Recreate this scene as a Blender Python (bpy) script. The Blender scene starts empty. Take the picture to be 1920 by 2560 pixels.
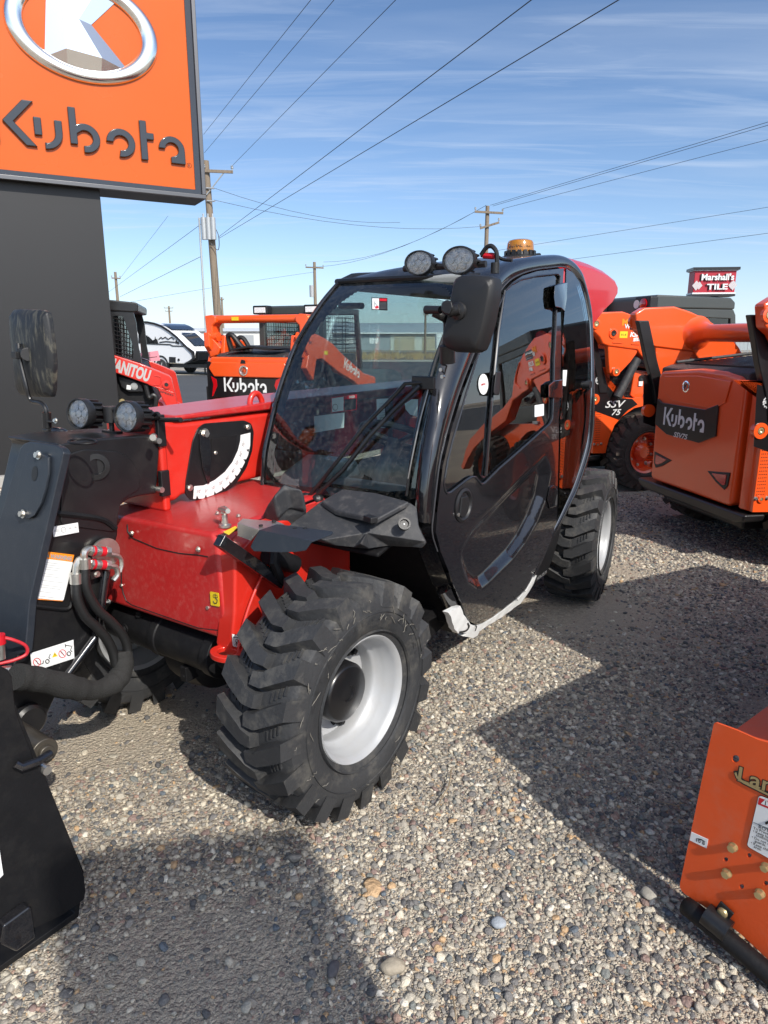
import bpy, bmesh, math, random
import numpy as np
from mathutils import Vector, Matrix
from mathutils.geometry import delaunay_2d_cdt
random.seed(7)
rng = np.random.default_rng(11)
R = math.radians
C = bpy.context.scene.collection
sc = bpy.context.scene

# ------------------------------------------------------------------ camera
CAM_F, CAM_H = 1740.0, 1.6                      # focal length in pixels of a 1920 px wide frame, eye height
PITCH = math.atan(430.0 / CAM_F)
cd = bpy.data.cameras.new('camera'); cam = bpy.data.objects.new('camera', cd); C.objects.link(cam)
cam.location = (0, 0, CAM_H); cam.rotation_euler = (math.pi/2 - PITCH, 0, 0)
cd.sensor_fit = 'HORIZONTAL'; cd.sensor_width = 36; cd.lens = 36 * CAM_F / 1920
cd.clip_start = 0.05; cd.clip_end = 3000
sc.camera = cam

# ------------------------------------------------------------------ light
SUN_AZ, SUN_EL = 150.0, 39.0                    # compass azimuth (0 = +Y, 90 = +X)
sd = bpy.data.lights.new('sun', 'SUN'); sun = bpy.data.objects.new('sun', sd); C.objects.link(sun)
sd.energy = 4.9; sd.angle = R(0.53); sd.color = (1.0, 0.945, 0.86)
sv = Vector((math.sin(R(SUN_AZ))*math.cos(R(SUN_EL)), math.cos(R(SUN_AZ))*math.cos(R(SUN_EL)), math.sin(R(SUN_EL))))
sun.rotation_euler = sv.to_track_quat('Z', 'Y').to_euler()
sun.location = (3, -4, 12)
w = bpy.data.worlds.new('World'); sc.world = w; w.use_nodes = True
nt = w.node_tree; nt.nodes.clear()
def N(nt, t, **k):
    n = nt.nodes.new(t)
    for a, b in k.items(): setattr(n, a, b)
    return n
out = N(nt, 'ShaderNodeOutputWorld'); bg = N(nt, 'ShaderNodeBackground')
sky = N(nt, 'ShaderNodeTexSky', sky_type='NISHITA', sun_disc=False)
sky.sun_elevation = R(SUN_EL); sky.sun_rotation = R(SUN_AZ); sky.altitude = 1400
sky.air_density = 1.0; sky.dust_density = 0.35; sky.ozone_density = 4.0
# thin streaky cirrus, laid out on a plane far overhead (direction / height)
tc = N(nt, 'ShaderNodeTexCoord'); sep = N(nt, 'ShaderNodeSeparateXYZ')
nt.links.new(tc.outputs['Generated'], sep.inputs[0])
def M_(op, a, b=None, clamp=False):
    n = N(nt, 'ShaderNodeMath', operation=op, use_clamp=clamp)
    for i, v in enumerate((a, b)):
        if v is None: continue
        if isinstance(v, (int, float)): n.inputs[i].default_value = v
        else: nt.links.new(v, n.inputs[i])
    return n.outputs[0]
zz = M_('MAXIMUM', M_('ADD', sep.outputs[2], 0.06), 0.03)
comb = N(nt, 'ShaderNodeCombineXYZ')
nt.links.new(M_('DIVIDE', sep.outputs[0], zz), comb.inputs[0]); nt.links.new(M_('DIVIDE', sep.outputs[1], zz), comb.inputs[1])
mp = N(nt, 'ShaderNodeMapping'); mp.inputs['Rotation'].default_value = (0, 0, R(-14)); mp.inputs['Scale'].default_value = (0.22, 1.15, 1)
nt.links.new(comb.outputs[0], mp.inputs[0])
n1 = N(nt, 'ShaderNodeTexNoise'); n1.inputs['Scale'].default_value = 1.3; n1.inputs['Detail'].default_value = 9; n1.inputs['Roughness'].default_value = 0.58; n1.inputs['Distortion'].default_value = 0.5
nt.links.new(mp.outputs[0], n1.inputs[0])
mp2 = N(nt, 'ShaderNodeMapping'); mp2.inputs['Rotation'].default_value = (0, 0, R(-30)); mp2.inputs['Scale'].default_value = (0.5, 3.4, 1); mp2.inputs['Location'].default_value = (3.1, 1.7, 0)
nt.links.new(comb.outputs[0], mp2.inputs[0])
n2 = N(nt, 'ShaderNodeTexNoise'); n2.inputs['Scale'].default_value = 1.5; n2.inputs['Detail'].default_value = 7; n2.inputs['Roughness'].default_value = 0.62; n2.inputs['Distortion'].default_value = 0.9
nt.links.new(mp2.outputs[0], n2.inputs[0])
c1 = M_('MULTIPLY', M_('SUBTRACT', n1.outputs[0], 0.43), 3.4, True)
c2_ = M_('MULTIPLY', M_('SUBTRACT', n2.outputs[0], 0.50), 3.0, True)
low = M_('SUBTRACT', 1.0, M_('MULTIPLY', M_('MAXIMUM', sep.outputs[2], 0.0), 1.5), True)       # denser towards the horizon
cl = M_('MULTIPLY', M_('ADD', M_('MULTIPLY', c1, 0.40), M_('MULTIPLY', c2_, 0.55)), M_('ADD', M_('MULTIPLY', low, 0.75), 0.28), True)
hz = M_('POWER', M_('SUBTRACT', 1.0, M_('MAXIMUM', sep.outputs[2], 0.0), True), 14.0)
cl = M_('MAXIMUM', cl, M_('MULTIPLY', hz, 0.75))
mixc = N(nt, 'ShaderNodeMix', data_type='RGBA')
nt.links.new(cl, mixc.inputs[0]); nt.links.new(sky.outputs[0], mixc.inputs[6]); mixc.inputs[7].default_value = (5.2, 5.9, 7.0, 1)
# bright veil of thin cloud around the sun
dp = N(nt, 'ShaderNodeVectorMath', operation='DOT_PRODUCT'); nt.links.new(tc.outputs['Generated'], dp.inputs[0]); dp.inputs[1].default_value = tuple(sv)
au = M_('ADD', M_('MULTIPLY', M_('POWER', M_('MAXIMUM', dp.outputs['Value'], 0.0), 5.0), 1.0), M_('MULTIPLY', M_('POWER', M_('MAXIMUM', dp.outputs['Value'], 0.0), 60.0), 2.5))
addc = N(nt, 'ShaderNodeMix', data_type='RGBA', blend_type='ADD', clamp_result=False); addc.inputs[0].default_value = 1.0
aus = N(nt, 'ShaderNodeMix', data_type='RGBA', blend_type='MULTIPLY'); aus.inputs[0].default_value = 1.0; nt.links.new(au, aus.inputs[6]); aus.inputs[7].default_value = (9.0, 8.6, 8.0, 1)
nt.links.new(mixc.outputs[2], addc.inputs[6]); nt.links.new(aus.outputs[2], addc.inputs[7])
nt.links.new(addc.outputs[2], bg.inputs[0]); bg.inputs[1].default_value = 0.148
nt.links.new(bg.outputs[0], out.inputs[0])
sc.view_settings.view_transform = 'Standard'; sc.view_settings.look = 'None'; sc.view_settings.gamma = 1.0
sc.view_settings.exposure = 0.0; sc.view_settings.use_curve_mapping = False
sc.cycles.max_bounces = 8; sc.cycles.transparent_max_bounces = 16; sc.cycles.glossy_bounces = 4; sc.cycles.diffuse_bounces = 3
sc.cycles.caustics_reflective = False; sc.cycles.caustics_refractive = False

# ------------------------------------------------------------------ survey helpers: sight line through a photo pixel met with a real plane
_c, _s = math.cos(PITCH), math.sin(PITCH)
FW, UP, RT, EYE = np.array([0, _c, -_s]), np.array([0, _s, _c]), np.array([1., 0, 0]), np.array([0, 0, CAM_H])
def ray(u, v): return FW + RT*(u-960)/CAM_F - UP*(v-1280)/CAM_F
def at_z(u, v, z=0.0):
    r = ray(u, v); return EYE + r*(z-CAM_H)/r[2]
def at_y(u, v, y):
    r = ray(u, v); return EYE + r*y/r[1]
class Frame:
    """a machine's own axes: x forward, y to its left, z up; az = compass heading"""
    def __init__(s, x, y, az):
        a = R(az); s.az = a; s.o = np.array([x, y, 0.])
        s.B = np.array([[math.sin(a), math.cos(a), 0], [-math.cos(a), math.sin(a), 0], [0, 0, 1.]])
    def U(s, u, v, ax, val):
        o = s.B @ (EYE - s.o); q = s.B @ ray(u, v)
        return o + q*(val-o[ax])/q[ax]
    def P(s, pts, ax, val):                      # many pixels -> 2D coordinates on the plane axis=val
        k = [i for i in range(3) if i != ax]
        return [tuple(s.U(u, v, ax, val)[k]) for u, v in pts]
    def shift(s, dx, dy):
        o = s.o + s.B[0]*dx + s.B[1]*dy
        return Frame(o[0], o[1], math.degrees(s.az))
    def rz(s): return math.pi/2 - s.az
def crop(x0, y0, k): return lambda pts: [(x0+x/k, y0+y/k) for x, y in pts]
CA = crop(640, 560, 2.592); CB = crop(1000, 560, 2.9625); CR = crop(1400, 640, 3.073); C2 = crop(240, 640, 2.592)
C3 = crop(0, 740, 3.318); C4 = crop(0, 1240, 3.318); C5 = crop(0, 1740, 3.318); C6 = crop(1040, 1160, 2.9625)
CE = crop(540, 1180, 2.765); C7 = crop(1640, 1760, 2.99); CS = crop(0, 0, 2.592); CN = crop(900, 820, 4.1475); CM = crop(260, 740, 5.53)

# ------------------------------------------------------------------ materials
def mat(name, col, rough=0.5, metal=0.0, coat=0.0, coat_rough=0.05, var=0.0, vscale=8.0, bump=0.0, bscale=60.0, dirt=None, dirt_amt=0.0, dscale=5.0, spec=0.5, col2=None, stretch=None):
    m = bpy.data.materials.new(name); m.use_nodes = True; nt = m.node_tree; L = nt.links
    b = nt.nodes['Principled BSDF']
    b.inputs['Base Color'].default_value = (*col, 1); b.inputs['Roughness'].default_value = rough
    b.inputs['Metallic'].default_value = metal; b.inputs['Coat Weight'].default_value = coat
    b.inputs['Coat Roughness'].default_value = coat_rough; b.inputs['Specular IOR Level'].default_value = spec
    tc = N(nt, 'ShaderNodeTexCoord'); src = tc.outputs['Object']
    if stretch:
        mpn = N(nt, 'ShaderNodeMapping'); mpn.inputs['Scale'].default_value = stretch; L.new(src, mpn.inputs[0]); src = mpn.outputs[0]
    cur = None
    if var > 0 or col2:
        n = N(nt, 'ShaderNodeTexNoise'); n.inputs['Scale'].default_value = vscale; n.inputs['Detail'].default_value = 6; L.new(src, n.inputs[0])
        mx = N(nt, 'ShaderNodeMix', data_type='RGBA'); L.new(n.outputs[0], mx.inputs[0])
        a = col; c = col2 if col2 else tuple(x*(1-var) for x in col); a2 = col if col2 else tuple(min(1, x*(1+var)) for x in col)
        mx.inputs[6].default_value = (*c, 1); mx.inputs[7].default_value = (*a2, 1); cur = mx.outputs[2]
        r = N(nt, 'ShaderNodeMapRange'); r.inputs[3].default_value = max(0, rough-0.07); r.inputs[4].default_value = min(1, rough+0.09); L.new(n.outputs[0], r.inputs[0]); L.new(r.outputs[0], b.inputs['Roughness'])
    if dirt_amt > 0:
        n = N(nt, 'ShaderNodeTexNoise'); n.inputs['Scale'].default_value = dscale; n.inputs['Detail'].default_value = 10; n.inputs['Roughness'].default_value = 0.7; L.new(src, n.inputs[0])
        cr = N(nt, 'ShaderNodeMapRange'); cr.inputs[1].default_value = 0.5; cr.inputs[2].default_value = 0.75; cr.inputs[3].default_value = 0; cr.inputs[4].default_value = dirt_amt; L.new(n.outputs[0], cr.inputs[0])
        mx = N(nt, 'ShaderNodeMix', data_type='RGBA'); L.new(cr.outputs[0], mx.inputs[0])
        if cur: L.new(cur, mx.inputs[6])
        else: mx.inputs[6].default_value = (*col, 1)
        mx.inputs[7].default_value = (*(dirt or (0.35, 0.30, 0.24)), 1); cur = mx.outputs[2]
    if cur: L.new(cur, b.inputs['Base Color'])
    if bump > 0:
        n = N(nt, 'ShaderNodeTexNoise'); n.inputs['Scale'].default_value = bscale; n.inputs['Detail'].default_value = 5; L.new(src, n.inputs[0])
        bp = N(nt, 'ShaderNodeBump'); bp.inputs['Strength'].default_value = bump; bp.inputs['Distance'].default_value = 0.01; L.new(n.outputs[0], bp.inputs['Height']); L.new(bp.outputs[0], b.inputs['Normal'])
    return m
MT = {}
MT['red'] = mat('red_paint', (0.56, 0.022, 0.012), 0.38, coat=0.5, coat_rough=0.12, var=0.08, vscale=3, bump=0.04, bscale=25, dirt=(0.45, 0.2, 0.16), dirt_amt=0.10, dscale=9)
MT['red_dusty'] = mat('dusty_red_paint', (0.46, 0.018, 0.017), 0.42, coat=0.4, coat_rough=0.2, var=0.12, vscale=6, bump=0.05, bscale=30, dirt=(0.50, 0.30, 0.24), dirt_amt=0.20, dscale=45)
MT['orange'] = mat('orange_paint', (0.82, 0.092, 0.012), 0.34, coat=0.8, coat_rough=0.10, var=0.05, vscale=2.5, bump=0.03, bscale=18, dirt=(0.45, 0.22, 0.12), dirt_amt=0.08, dscale=6)
MT['orange_flat'] = mat('powder_coated_orange', (0.72, 0.085, 0.012), 0.5, coat=0.15, coat_rough=0.3, var=0.10, vscale=9, bump=0.05, bscale=120, dirt=(0.42, 0.28, 0.2), dirt_amt=0.25, dscale=7)
MT['gloss_black'] = mat('gloss_black_paint', (0.010, 0.010, 0.012), 0.16, coat=1.0, coat_rough=0.03, bump=0.015, bscale=7, dirt=(0.10, 0.09, 0.08), dirt_amt=0.10, dscale=40)
MT['satin_black'] = mat('satin_black_paint', (0.009, 0.009, 0.010), 0.36, coat=0.15, coat_rough=0.25, var=0.2, vscale=12, bump=0.05, bscale=50, dirt=(0.07, 0.065, 0.055), dirt_amt=0.16, dscale=8)
MT['black_steel'] = mat('black_steel', (0.007, 0.007, 0.008), 0.55, spec=0.28, var=0.3, vscale=10, bump=0.08, bscale=90, dirt=(0.05, 0.046, 0.04), dirt_amt=0.22, dscale=11)
MT['grey_steel'] = mat('slate_grey_plate', (0.017, 0.022, 0.030), 0.5, coat=0.1, var=0.08, vscale=5, bump=0.05, bscale=140, dirt=(0.10, 0.10, 0.10), dirt_amt=0.12, dscale=30)
MT['plastic'] = mat('dark_grain_plastic', (0.028, 0.029, 0.032), 0.55, var=0.15, vscale=20, bump=0.25, bscale=420, dirt=(0.22, 0.20, 0.18), dirt_amt=0.30, dscale=26)
MT['plastic_black'] = mat('black_plastic', (0.014, 0.014, 0.015), 0.42, var=0.2, vscale=14, bump=0.12, bscale=300)
MT['rubber'] = mat('tyre_rubber', (0.030, 0.031, 0.033), 0.62, var=0.25, vscale=9, bump=0.22, bscale=70, dirt=(0.145, 0.135, 0.115), dirt_amt=0.62, dscale=11)
MT['rubber_brown'] = mat('muddy_tyre_rubber', (0.045, 0.036, 0.030), 0.8, var=0.3, vscale=9, bump=0.5, bscale=40, dirt=(0.13, 0.095, 0.07), dirt_amt=0.8, dscale=9)
MT['matte_black'] = mat('matte_black', (0.006, 0.006, 0.007), 0.7, spec=0.2, dirt=(0.05, 0.045, 0.04), dirt_amt=0.2, dscale=30)
MT['hub_black'] = mat('hub_black', (0.008, 0.008, 0.009), 0.30, coat=0.25, coat_rough=0.1, bump=0.03, bscale=12)
MT['hose'] = mat('hose_rubber', (0.012, 0.012, 0.012), 0.45, bump=0.1, bscale=80)
MT['sleeve'] = mat('woven_hose_sleeve', (0.020, 0.020, 0.019), 0.85, var=0.2, vscale=30, bump=0.5, bscale=220)
MT['rim'] = mat('silver_rim_paint', (0.41, 0.42, 0.43), 0.42, metal=0.15, coat=0.3, coat_rough=0.2, var=0.06, vscale=14, bump=0.03, bscale=60, dirt=(0.40, 0.36, 0.30), dirt_amt=0.25, dscale=12)
MT['zinc'] = mat('zinc_plated_steel', (0.62, 0.60, 0.55), 0.32, metal=0.9, var=0.15, vscale=40, bump=0.05, bscale=90)
MT['brass'] = mat('yellow_zinc_bolt', (0.58, 0.48, 0.26), 0.38, metal=0.8, var=0.25, vscale=60)
MT['emblem'] = mat('emblem_chrome', (0.93, 0.92, 0.90), 0.17, metal=1.0, bump=0.05, bscale=3)
MT['arm_grey'] = mat('grey_arm_lettering', (0.42, 0.42, 0.41), 0.45)
MT['chrome'] = mat('chrome', (0.85, 0.86, 0.88), 0.07, metal=1.0, bump=0.02, bscale=2.5)
MT['white'] = mat('white_vinyl', (0.76, 0.77, 0.76), 0.5, var=0.03, vscale=10)
MT['tape'] = mat('white_protective_tape', (0.80, 0.81, 0.80), 0.38, bump=0.3, bscale=22, var=0.03)
MT['decal_grey'] = mat('silver_lettering', (0.66, 0.66, 0.66), 0.45)
MT['decal_black'] = mat('black_decal', (0.008, 0.008, 0.009), 0.30, coat=0.5)
MT['ink'] = mat('black_ink', (0.012, 0.012, 0.012), 0.5)
MT['ink_grey'] = mat('grey_print', (0.30, 0.30, 0.30), 0.5)
MT['yellow'] = mat('yellow_label', (0.80, 0.56, 0.02), 0.45)
MT['warn_orange'] = mat('orange_label', (0.90, 0.26, 0.01), 0.45)
MT['label_red'] = mat('red_label', (0.55, 0.01, 0.02), 0.45)
MT['pink'] = mat('pink_card', (0.78, 0.30, 0.36), 0.7)
MT['seat'] = mat('grey_seat_fabric', (0.10, 0.11, 0.12), 0.8, var=0.2, vscale=20, bump=0.2, bscale=150)
MT['cab_int'] = mat('cab_interior_plastic', (0.28, 0.30, 0.31), 0.7, var=0.2, vscale=8)
MT['olive'] = mat('mustard_plastic', (0.30, 0.17, 0.02), 0.5)
MT['red_reflector'] = mat('red_reflector', (0.50, 0.005, 0.01), 0.15, coat=1.0)
MT['sign_frame'] = mat('dark_grey_sign_metal', (0.015, 0.015, 0.016), 0.50, metal=0.25, coat=0.2, coat_rough=0.3, var=0.05, vscale=1.5, bump=0.02, bscale=300)
MT['sign_orange'] = mat('orange_sign_acrylic', (0.55, 0.095, 0.005), 0.25, spec=0.3, coat=0.15, coat_rough=0.03, var=0.03, vscale=0.8, bump=0.035, bscale=1.6)
MT['sign_letter'] = mat('black_acrylic_letter', (0.014, 0.014, 0.014), 0.13, coat=1.0, coat_rough=0.03, bump=0.02, bscale=3)
MT['wood'] = mat('weathered_pole_wood', (0.21, 0.165, 0.12), 0.85, var=0.25, vscale=3, bump=0.3, bscale=12, stretch=(6, 6, 0.6))
MT['galv'] = mat('galvanised_grey', (0.40, 0.42, 0.43), 0.5, metal=0.3)
MT['wire'] = mat('overhead_wire', (0.06, 0.065, 0.075), 0.6)
MT['rust'] = mat('rusty_post', (0.13, 0.075, 0.055), 0.85, var=0.3, vscale=12, bump=0.2, bscale=50)
MT['cab_grey'] = mat('dark_green_grey_cab_paint', (0.045, 0.050, 0.047), 0.45, coat=0.3, coat_rough=0.25, var=0.08, vscale=4)
MT['white_fg'] = mat('white_fibreglass', (0.78, 0.79, 0.80), 0.3, coat=0.3, var=0.02, vscale=2)
MT['tinted'] = mat('dark_window', (0.02, 0.025, 0.035), 0.08, coat=1.0)
MT['skin'] = mat('skin', (0.42, 0.25, 0.18), 0.5)
MT['cloth'] = mat('dark_jacket', (0.03, 0.035, 0.05), 0.85, bump=0.2, bscale=30)
MT['dust_crease'] = mat('dried_grass_smear', (0.15, 0.14, 0.12), 0.9)

def glass_mat(name, tint, refl=1.0, rough=0.0, haze=0.0, ior=1.5):
    m = bpy.data.materials.new(name); m.use_nodes = True; nt = m.node_tree; nt.nodes.clear(); L = nt.links
    o = N(nt, 'ShaderNodeOutputMaterial'); t = N(nt, 'ShaderNodeBsdfTransparent'); t.inputs[0].default_value = (*tint, 1)
    g = N(nt, 'ShaderNodeBsdfGlossy'); g.inputs['Roughness'].default_value = rough; g.inputs[0].default_value = (1, 1, 1, 1)
    f = N(nt, 'ShaderNodeFresnel'); f.inputs[0].default_value = ior
    mu = N(nt, 'ShaderNodeMath', operation='MULTIPLY', use_clamp=True); mu.inputs[1].default_value = refl; L.new(f.outputs[0], mu.inputs[0])
    mx = N(nt, 'ShaderNodeMixShader'); L.new(mu.outputs[0], mx.inputs[0])
    body = t.outputs[0]
    if haze > 0:
        d = N(nt, 'ShaderNodeBsdfDiffuse'); d.inputs[0].default_value = (0.5, 0.48, 0.43, 1)
        tcn = N(nt, 'ShaderNodeTexCoord'); n = N(nt, 'ShaderNodeTexNoise'); n.inputs['Scale'].default_value = 55; n.inputs['Detail'].default_value = 12; n.inputs['Roughness'].default_value = 0.75; L.new(tcn.outputs['Object'], n.inputs[0])
        mr = N(nt, 'ShaderNodeMapRange'); mr.inputs[1].default_value = 0.45; mr.inputs[2].default_value = 0.8; mr.inputs[4].default_value = haze; L.new(n.outputs[0], mr.inputs[0])
        m2 = N(nt, 'ShaderNodeMixShader'); L.new(mr.outputs[0], m2.inputs[0]); L.new(t.outputs[0], m2.inputs[1]); L.new(d.outputs[0], m2.inputs[2]); body = m2.outputs[0]
    L.new(body, mx.inputs[1]); L.new(g.outputs[0], mx.inputs[2]); L.new(mx.outputs[0], o.inputs[0])
    return m
MT['glass'] = glass_mat('tinted_cab_glass', (0.83, 0.97, 0.96), 1.25, 0.0, 0.10)
MT['side_glass'] = glass_mat('side_cab_glass', (0.84, 0.93, 0.92), 1.7, 0.0, 0.04, 1.6)
MT['film'] = glass_mat('clear_plastic_film', (0.85, 0.92, 0.91), 4.0, 0.22, 0.55)
MT['lens'] = glass_mat('lamp_lens', (0.96, 0.96, 0.97), 1.5, 0.05, 0.5)
MT['far_glass'] = glass_mat('machine_cab_glass', (0.42, 0.50, 0.50), 1.8)
MT['amber'] = mat('amber_lens', (0.85, 0.33, 0.01), 0.12, coat=1.0)
MT['amber'].node_tree.nodes['Principled BSDF'].inputs['Transmission Weight'].default_value = 0.55
MT['reflector'] = mat('lamp_reflector', (0.85, 0.85, 0.84), 0.4, metal=0.1, bump=0.6, bscale=70)

# ------------------------------------------------------------------ objects
def tag(o, label=None, cat=None, group=None, kind=None):
    if label: o['label'] = label
    if cat: o['category'] = cat
    if group: o['group'] = group
    if kind: o['kind'] = kind
    return o
def thing(name, label, cat, fr=None, loc=None, rz=0.0, group=None):
    o = bpy.data.objects.new(name, None); C.objects.link(o); o.empty_display_size = 0.2
    if fr is not None: o.location = tuple(fr.o); o.rotation_euler = (0, 0, fr.rz())
    else: o.location = loc or (0, 0, 0); o.rotation_euler = (0, 0, rz)
    return tag(o, label, cat, group)
def link_mesh(name, vs, fs, mats, parent=None, mi=None, smooth=35, bevel=0.0, bseg=2, loc=None, rot=None, sub=0):
    me = bpy.data.meshes.new(name); me.from_pydata([tuple(map(float, v)) for v in vs], [], [list(map(int, f)) for f in fs])
    if not isinstance(mats, (list, tuple)): mats = [mats]
    for m in mats: me.materials.append(MT[m] if isinstance(m, str) else m)
    if mi is not None: me.polygons.foreach_set('material_index', np.array(mi, dtype=np.int32))
    me.validate(); me.update()
    bm = bmesh.new(); bm.from_mesh(me); bmesh.ops.recalc_face_normals(bm, faces=bm.faces); bm.to_mesh(me); bm.free()
    o = bpy.data.objects.new(name, me); C.objects.link(o)
    if parent is not None: o.parent = parent
    if loc is not None: o.location = loc
    if rot is not None: o.rotation_euler = rot
    if smooth:
        me.shade_smooth(); me.set_sharp_from_angle(angle=R(smooth))
    if bevel > 0:
        b = o.modifiers.new('bevel', 'BEVEL'); b.width = bevel; b.segments = bseg; b.limit_method = 'ANGLE'; b.angle_limit = R(35); b.harden_normals = True; b.use_clamp_overlap = True
    if sub:
        s = o.modifiers.new('sub', 'SUBSURF'); s.levels = sub; s.render_levels = sub
    return o
def nrm(v): v = np.asarray(v, float); return v/(np.linalg.norm(v)+1e-12)
def basis(a):
    a = nrm(a); h = np.array([0, 0, 1.]) if abs(a[2]) < 0.9 else np.array([1., 0, 0])
    u = nrm(np.cross(h, a)); v = np.cross(a, u); return a, u, v
class MB:
    def __init__(s): s.v = []; s.f = []; s.m = []; s.cur = 0
    def mi(s, i): s.cur = i; return s
    def add(s, vs, fs):
        b = len(s.v); s.v += [tuple(map(float, x)) for x in vs]; s.f += [[b+i for i in f] for f in fs]; s.m += [s.cur]*len(fs); return s
    def box(s, c, d, rz=0.0, ry=0.0, rx=0.0):
        M = Matrix.Rotation(rz, 3, 'Z') @ Matrix.Rotation(ry, 3, 'Y') @ Matrix.Rotation(rx, 3, 'X')
        vs = [Vector(c) + M @ Vector((x*d[0]/2, y*d[1]/2, z*d[2]/2)) for x in (-1, 1) for y in (-1, 1) for z in (-1, 1)]
        return s.add(vs, [(0, 1, 3, 2), (4, 6, 7, 5), (0, 4, 5, 1), (2, 3, 7, 6), (0, 2, 6, 4), (1, 5, 7, 3)])
    def prism(s, pts, ax, a, b):
        n = len(pts); k = [i for i in range(3) if i != ax]; vs = []
        for val in (a, b):
            for i, p in enumerate(pts):
                q = [0, 0, 0]; q[k[0]] = p[0]; q[k[1]] = p[1]; q[ax] = val; vs.append(q)
        return s.add(vs, [list(range(n)), list(range(2*n-1, n-1, -1))] + [(i, (i+1) % n, n+(i+1) % n, n+i) for i in range(n)])
    def hull2(s, A, B):                           # two matching rings of 3D points
        n = len(A); return s.add(list(A)+list(B), [list(range(n)), list(range(2*n-1, n-1, -1))] + [(i, (i+1) % n, n+(i+1) % n, n+i) for i in range(n)])
    def cyl(s, p0, p1, r0, r1=None, n=16, caps=True):
        r1 = r0 if r1 is None else r1; p0 = np.array(p0, float); p1 = np.array(p1, float); a, u, v = basis(p1-p0)
        vs = [p + r*(math.cos(t)*u+math.sin(t)*v) for p, r in ((p0, r0), (p1, r1)) for t in np.linspace(0, 2*math.pi, n, endpoint=False)]
        fs = [(i, (i+1) % n, n+(i+1) % n, n+i) for i in range(n)]
        if caps: fs += [list(range(n))[::-1], list(range(n, 2*n))]
        return s.add(vs, fs)
    def tube(s, path, r, n=10, caps=True):
        P = [np.array(p, float) for p in path]; vs = []; T = []
        for i in range(len(P)):
            T.append(nrm(P[min(i+1, len(P)-1)]-P[max(i-1, 0)]))
        a, u, v = basis(T[0]); rr = r if hasattr(r, '__len__') else [r]*len(P)
        for i, p in enumerate(P):
            if i: u = nrm(u - np.dot(u, T[i])*T[i]); v = np.cross(T[i], u)
            vs += [p + rr[i]*(math.cos(t)*u+math.sin(t)*v) for t in np.linspace(0, 2*math.pi, n, endpoint=False)]
        fs = [(i*n+j, i*n+(j+1) % n, (i+1)*n+(j+1) % n, (i+1)*n+j) for i in range(len(P)-1) for j in range(n)]
        if caps: fs += [list(range(n))[::-1], [(len(P)-1)*n+j for j in range(n)]]
        return s.add(vs, fs)
    def lathe(s, prof, o, axis, n=40, closed=False):   # prof: (radius, height along axis)
        a, u, v = basis(axis); o = np.array(o, float)
        ts = np.linspace(0, 2*math.pi, n, endpoint=False)
        vs = [o + a*h + r*(math.cos(t)*u+math.sin(t)*v) for r, h in prof for t in ts]; m = len(prof)
        fs = [(i*n+j, i*n+(j+1) % n, (i+1) % m*n+(j+1) % n, (i+1) % m*n+j) for i in range(m if closed else m-1) for j in range(n)]
        if not closed:
            if prof[0][0] > 1e-4: fs.append(list(range(n))[::-1])
            if prof[-1][0] > 1e-4: fs.append([(m-1)*n+j for j in range(n)])
        return s.add(vs, fs)
    def bolt(s, p, axis, r=0.009, h=0.008):
        a, u, v = basis(axis); p = np.array(p, float)
        s.cyl(p, p+a*h*0.3, r*1.45, n=14); s.cyl(p+a*h*0.3, p+a*h*1.2, r, n=6); return s
    def grid(s, G):                               # G[i][j] 3D points
        n, m = len(G), len(G[0]); return s.add([p for r in G for p in r], [(i*m+j, i*m+j+1, (i+1)*m+j+1, (i+1)*m+j) for i in range(n-1) for j in range(m-1)])
    def build(s, name, mats, parent=None, **k): return link_mesh(name, s.v, s.f, mats, parent, mi=s.m, **k)
def bez(P, n=24):                                 # Catmull-Rom through the points
    P = [np.array(p, float) for p in P]; out = []
    Q = [2*P[0]-P[1]]+P+[2*P[-1]-P[-2]]
    per = max(1, n//(len(P)-1))
    for i in range(1, len(Q)-2):
        a, b, c, d = Q[i-1], Q[i], Q[i+1], Q[i+2]
        for k in range(per):
            t = k/per; out.append(0.5*((2*b)+(-a+c)*t+(2*a-5*b+4*c-d)*t*t+(-a+3*b-3*c+d)*t**3))
    out.append(P[-1]); return out
def rs(P, n):                                     # resample polyline to n points by arc length
    P = np.array(P, float); d = np.r_[0, np.cumsum(np.linalg.norm(np.diff(P, axis=0), axis=1))]
    t = np.linspace(0, d[-1], n); return [np.array([np.interp(x, d, P[:, k]) for k in range(P.shape[1])]) for x in t]
def inside(p, poly):
    x, y = p; c = False; n = len(poly)
    for i in range(n):
        x1, y1 = poly[i]; x2, y2 = poly[i-1]
        if (y1 > y) != (y2 > y) and x < (x2-x1)*(y-y1)/(y2-y1)+x1: c = not c
    return c
def rounded(poly, r, n=4):
    out = []; P = [np.array(p[:2], float) for p in poly]
    for i in range(len(P)):
        a, b, c = P[i-1], P[i], P[(i+1) % len(P)]; d1, d2 = np.linalg.norm(a-b), np.linalg.norm(c-b); q = min(r, d1*0.45, d2*0.45)
        s, e = b+(a-b)/d1*q, b+(c-b)/d2*q
        for k in range(n+1):
            t = k/n; out.append(tuple((1-t)**2*s+2*t*(1-t)*b+t*t*e))
    return out
def dens(poly, step):
    out = []
    for i in range(len(poly)):
        a, b = np.array(poly[i], float), np.array(poly[(i+1) % len(poly)], float); k = max(1, int(np.linalg.norm(b-a)/step))
        out += [tuple(a+(b-a)*j/k) for j in range(k)]
    return out
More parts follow.
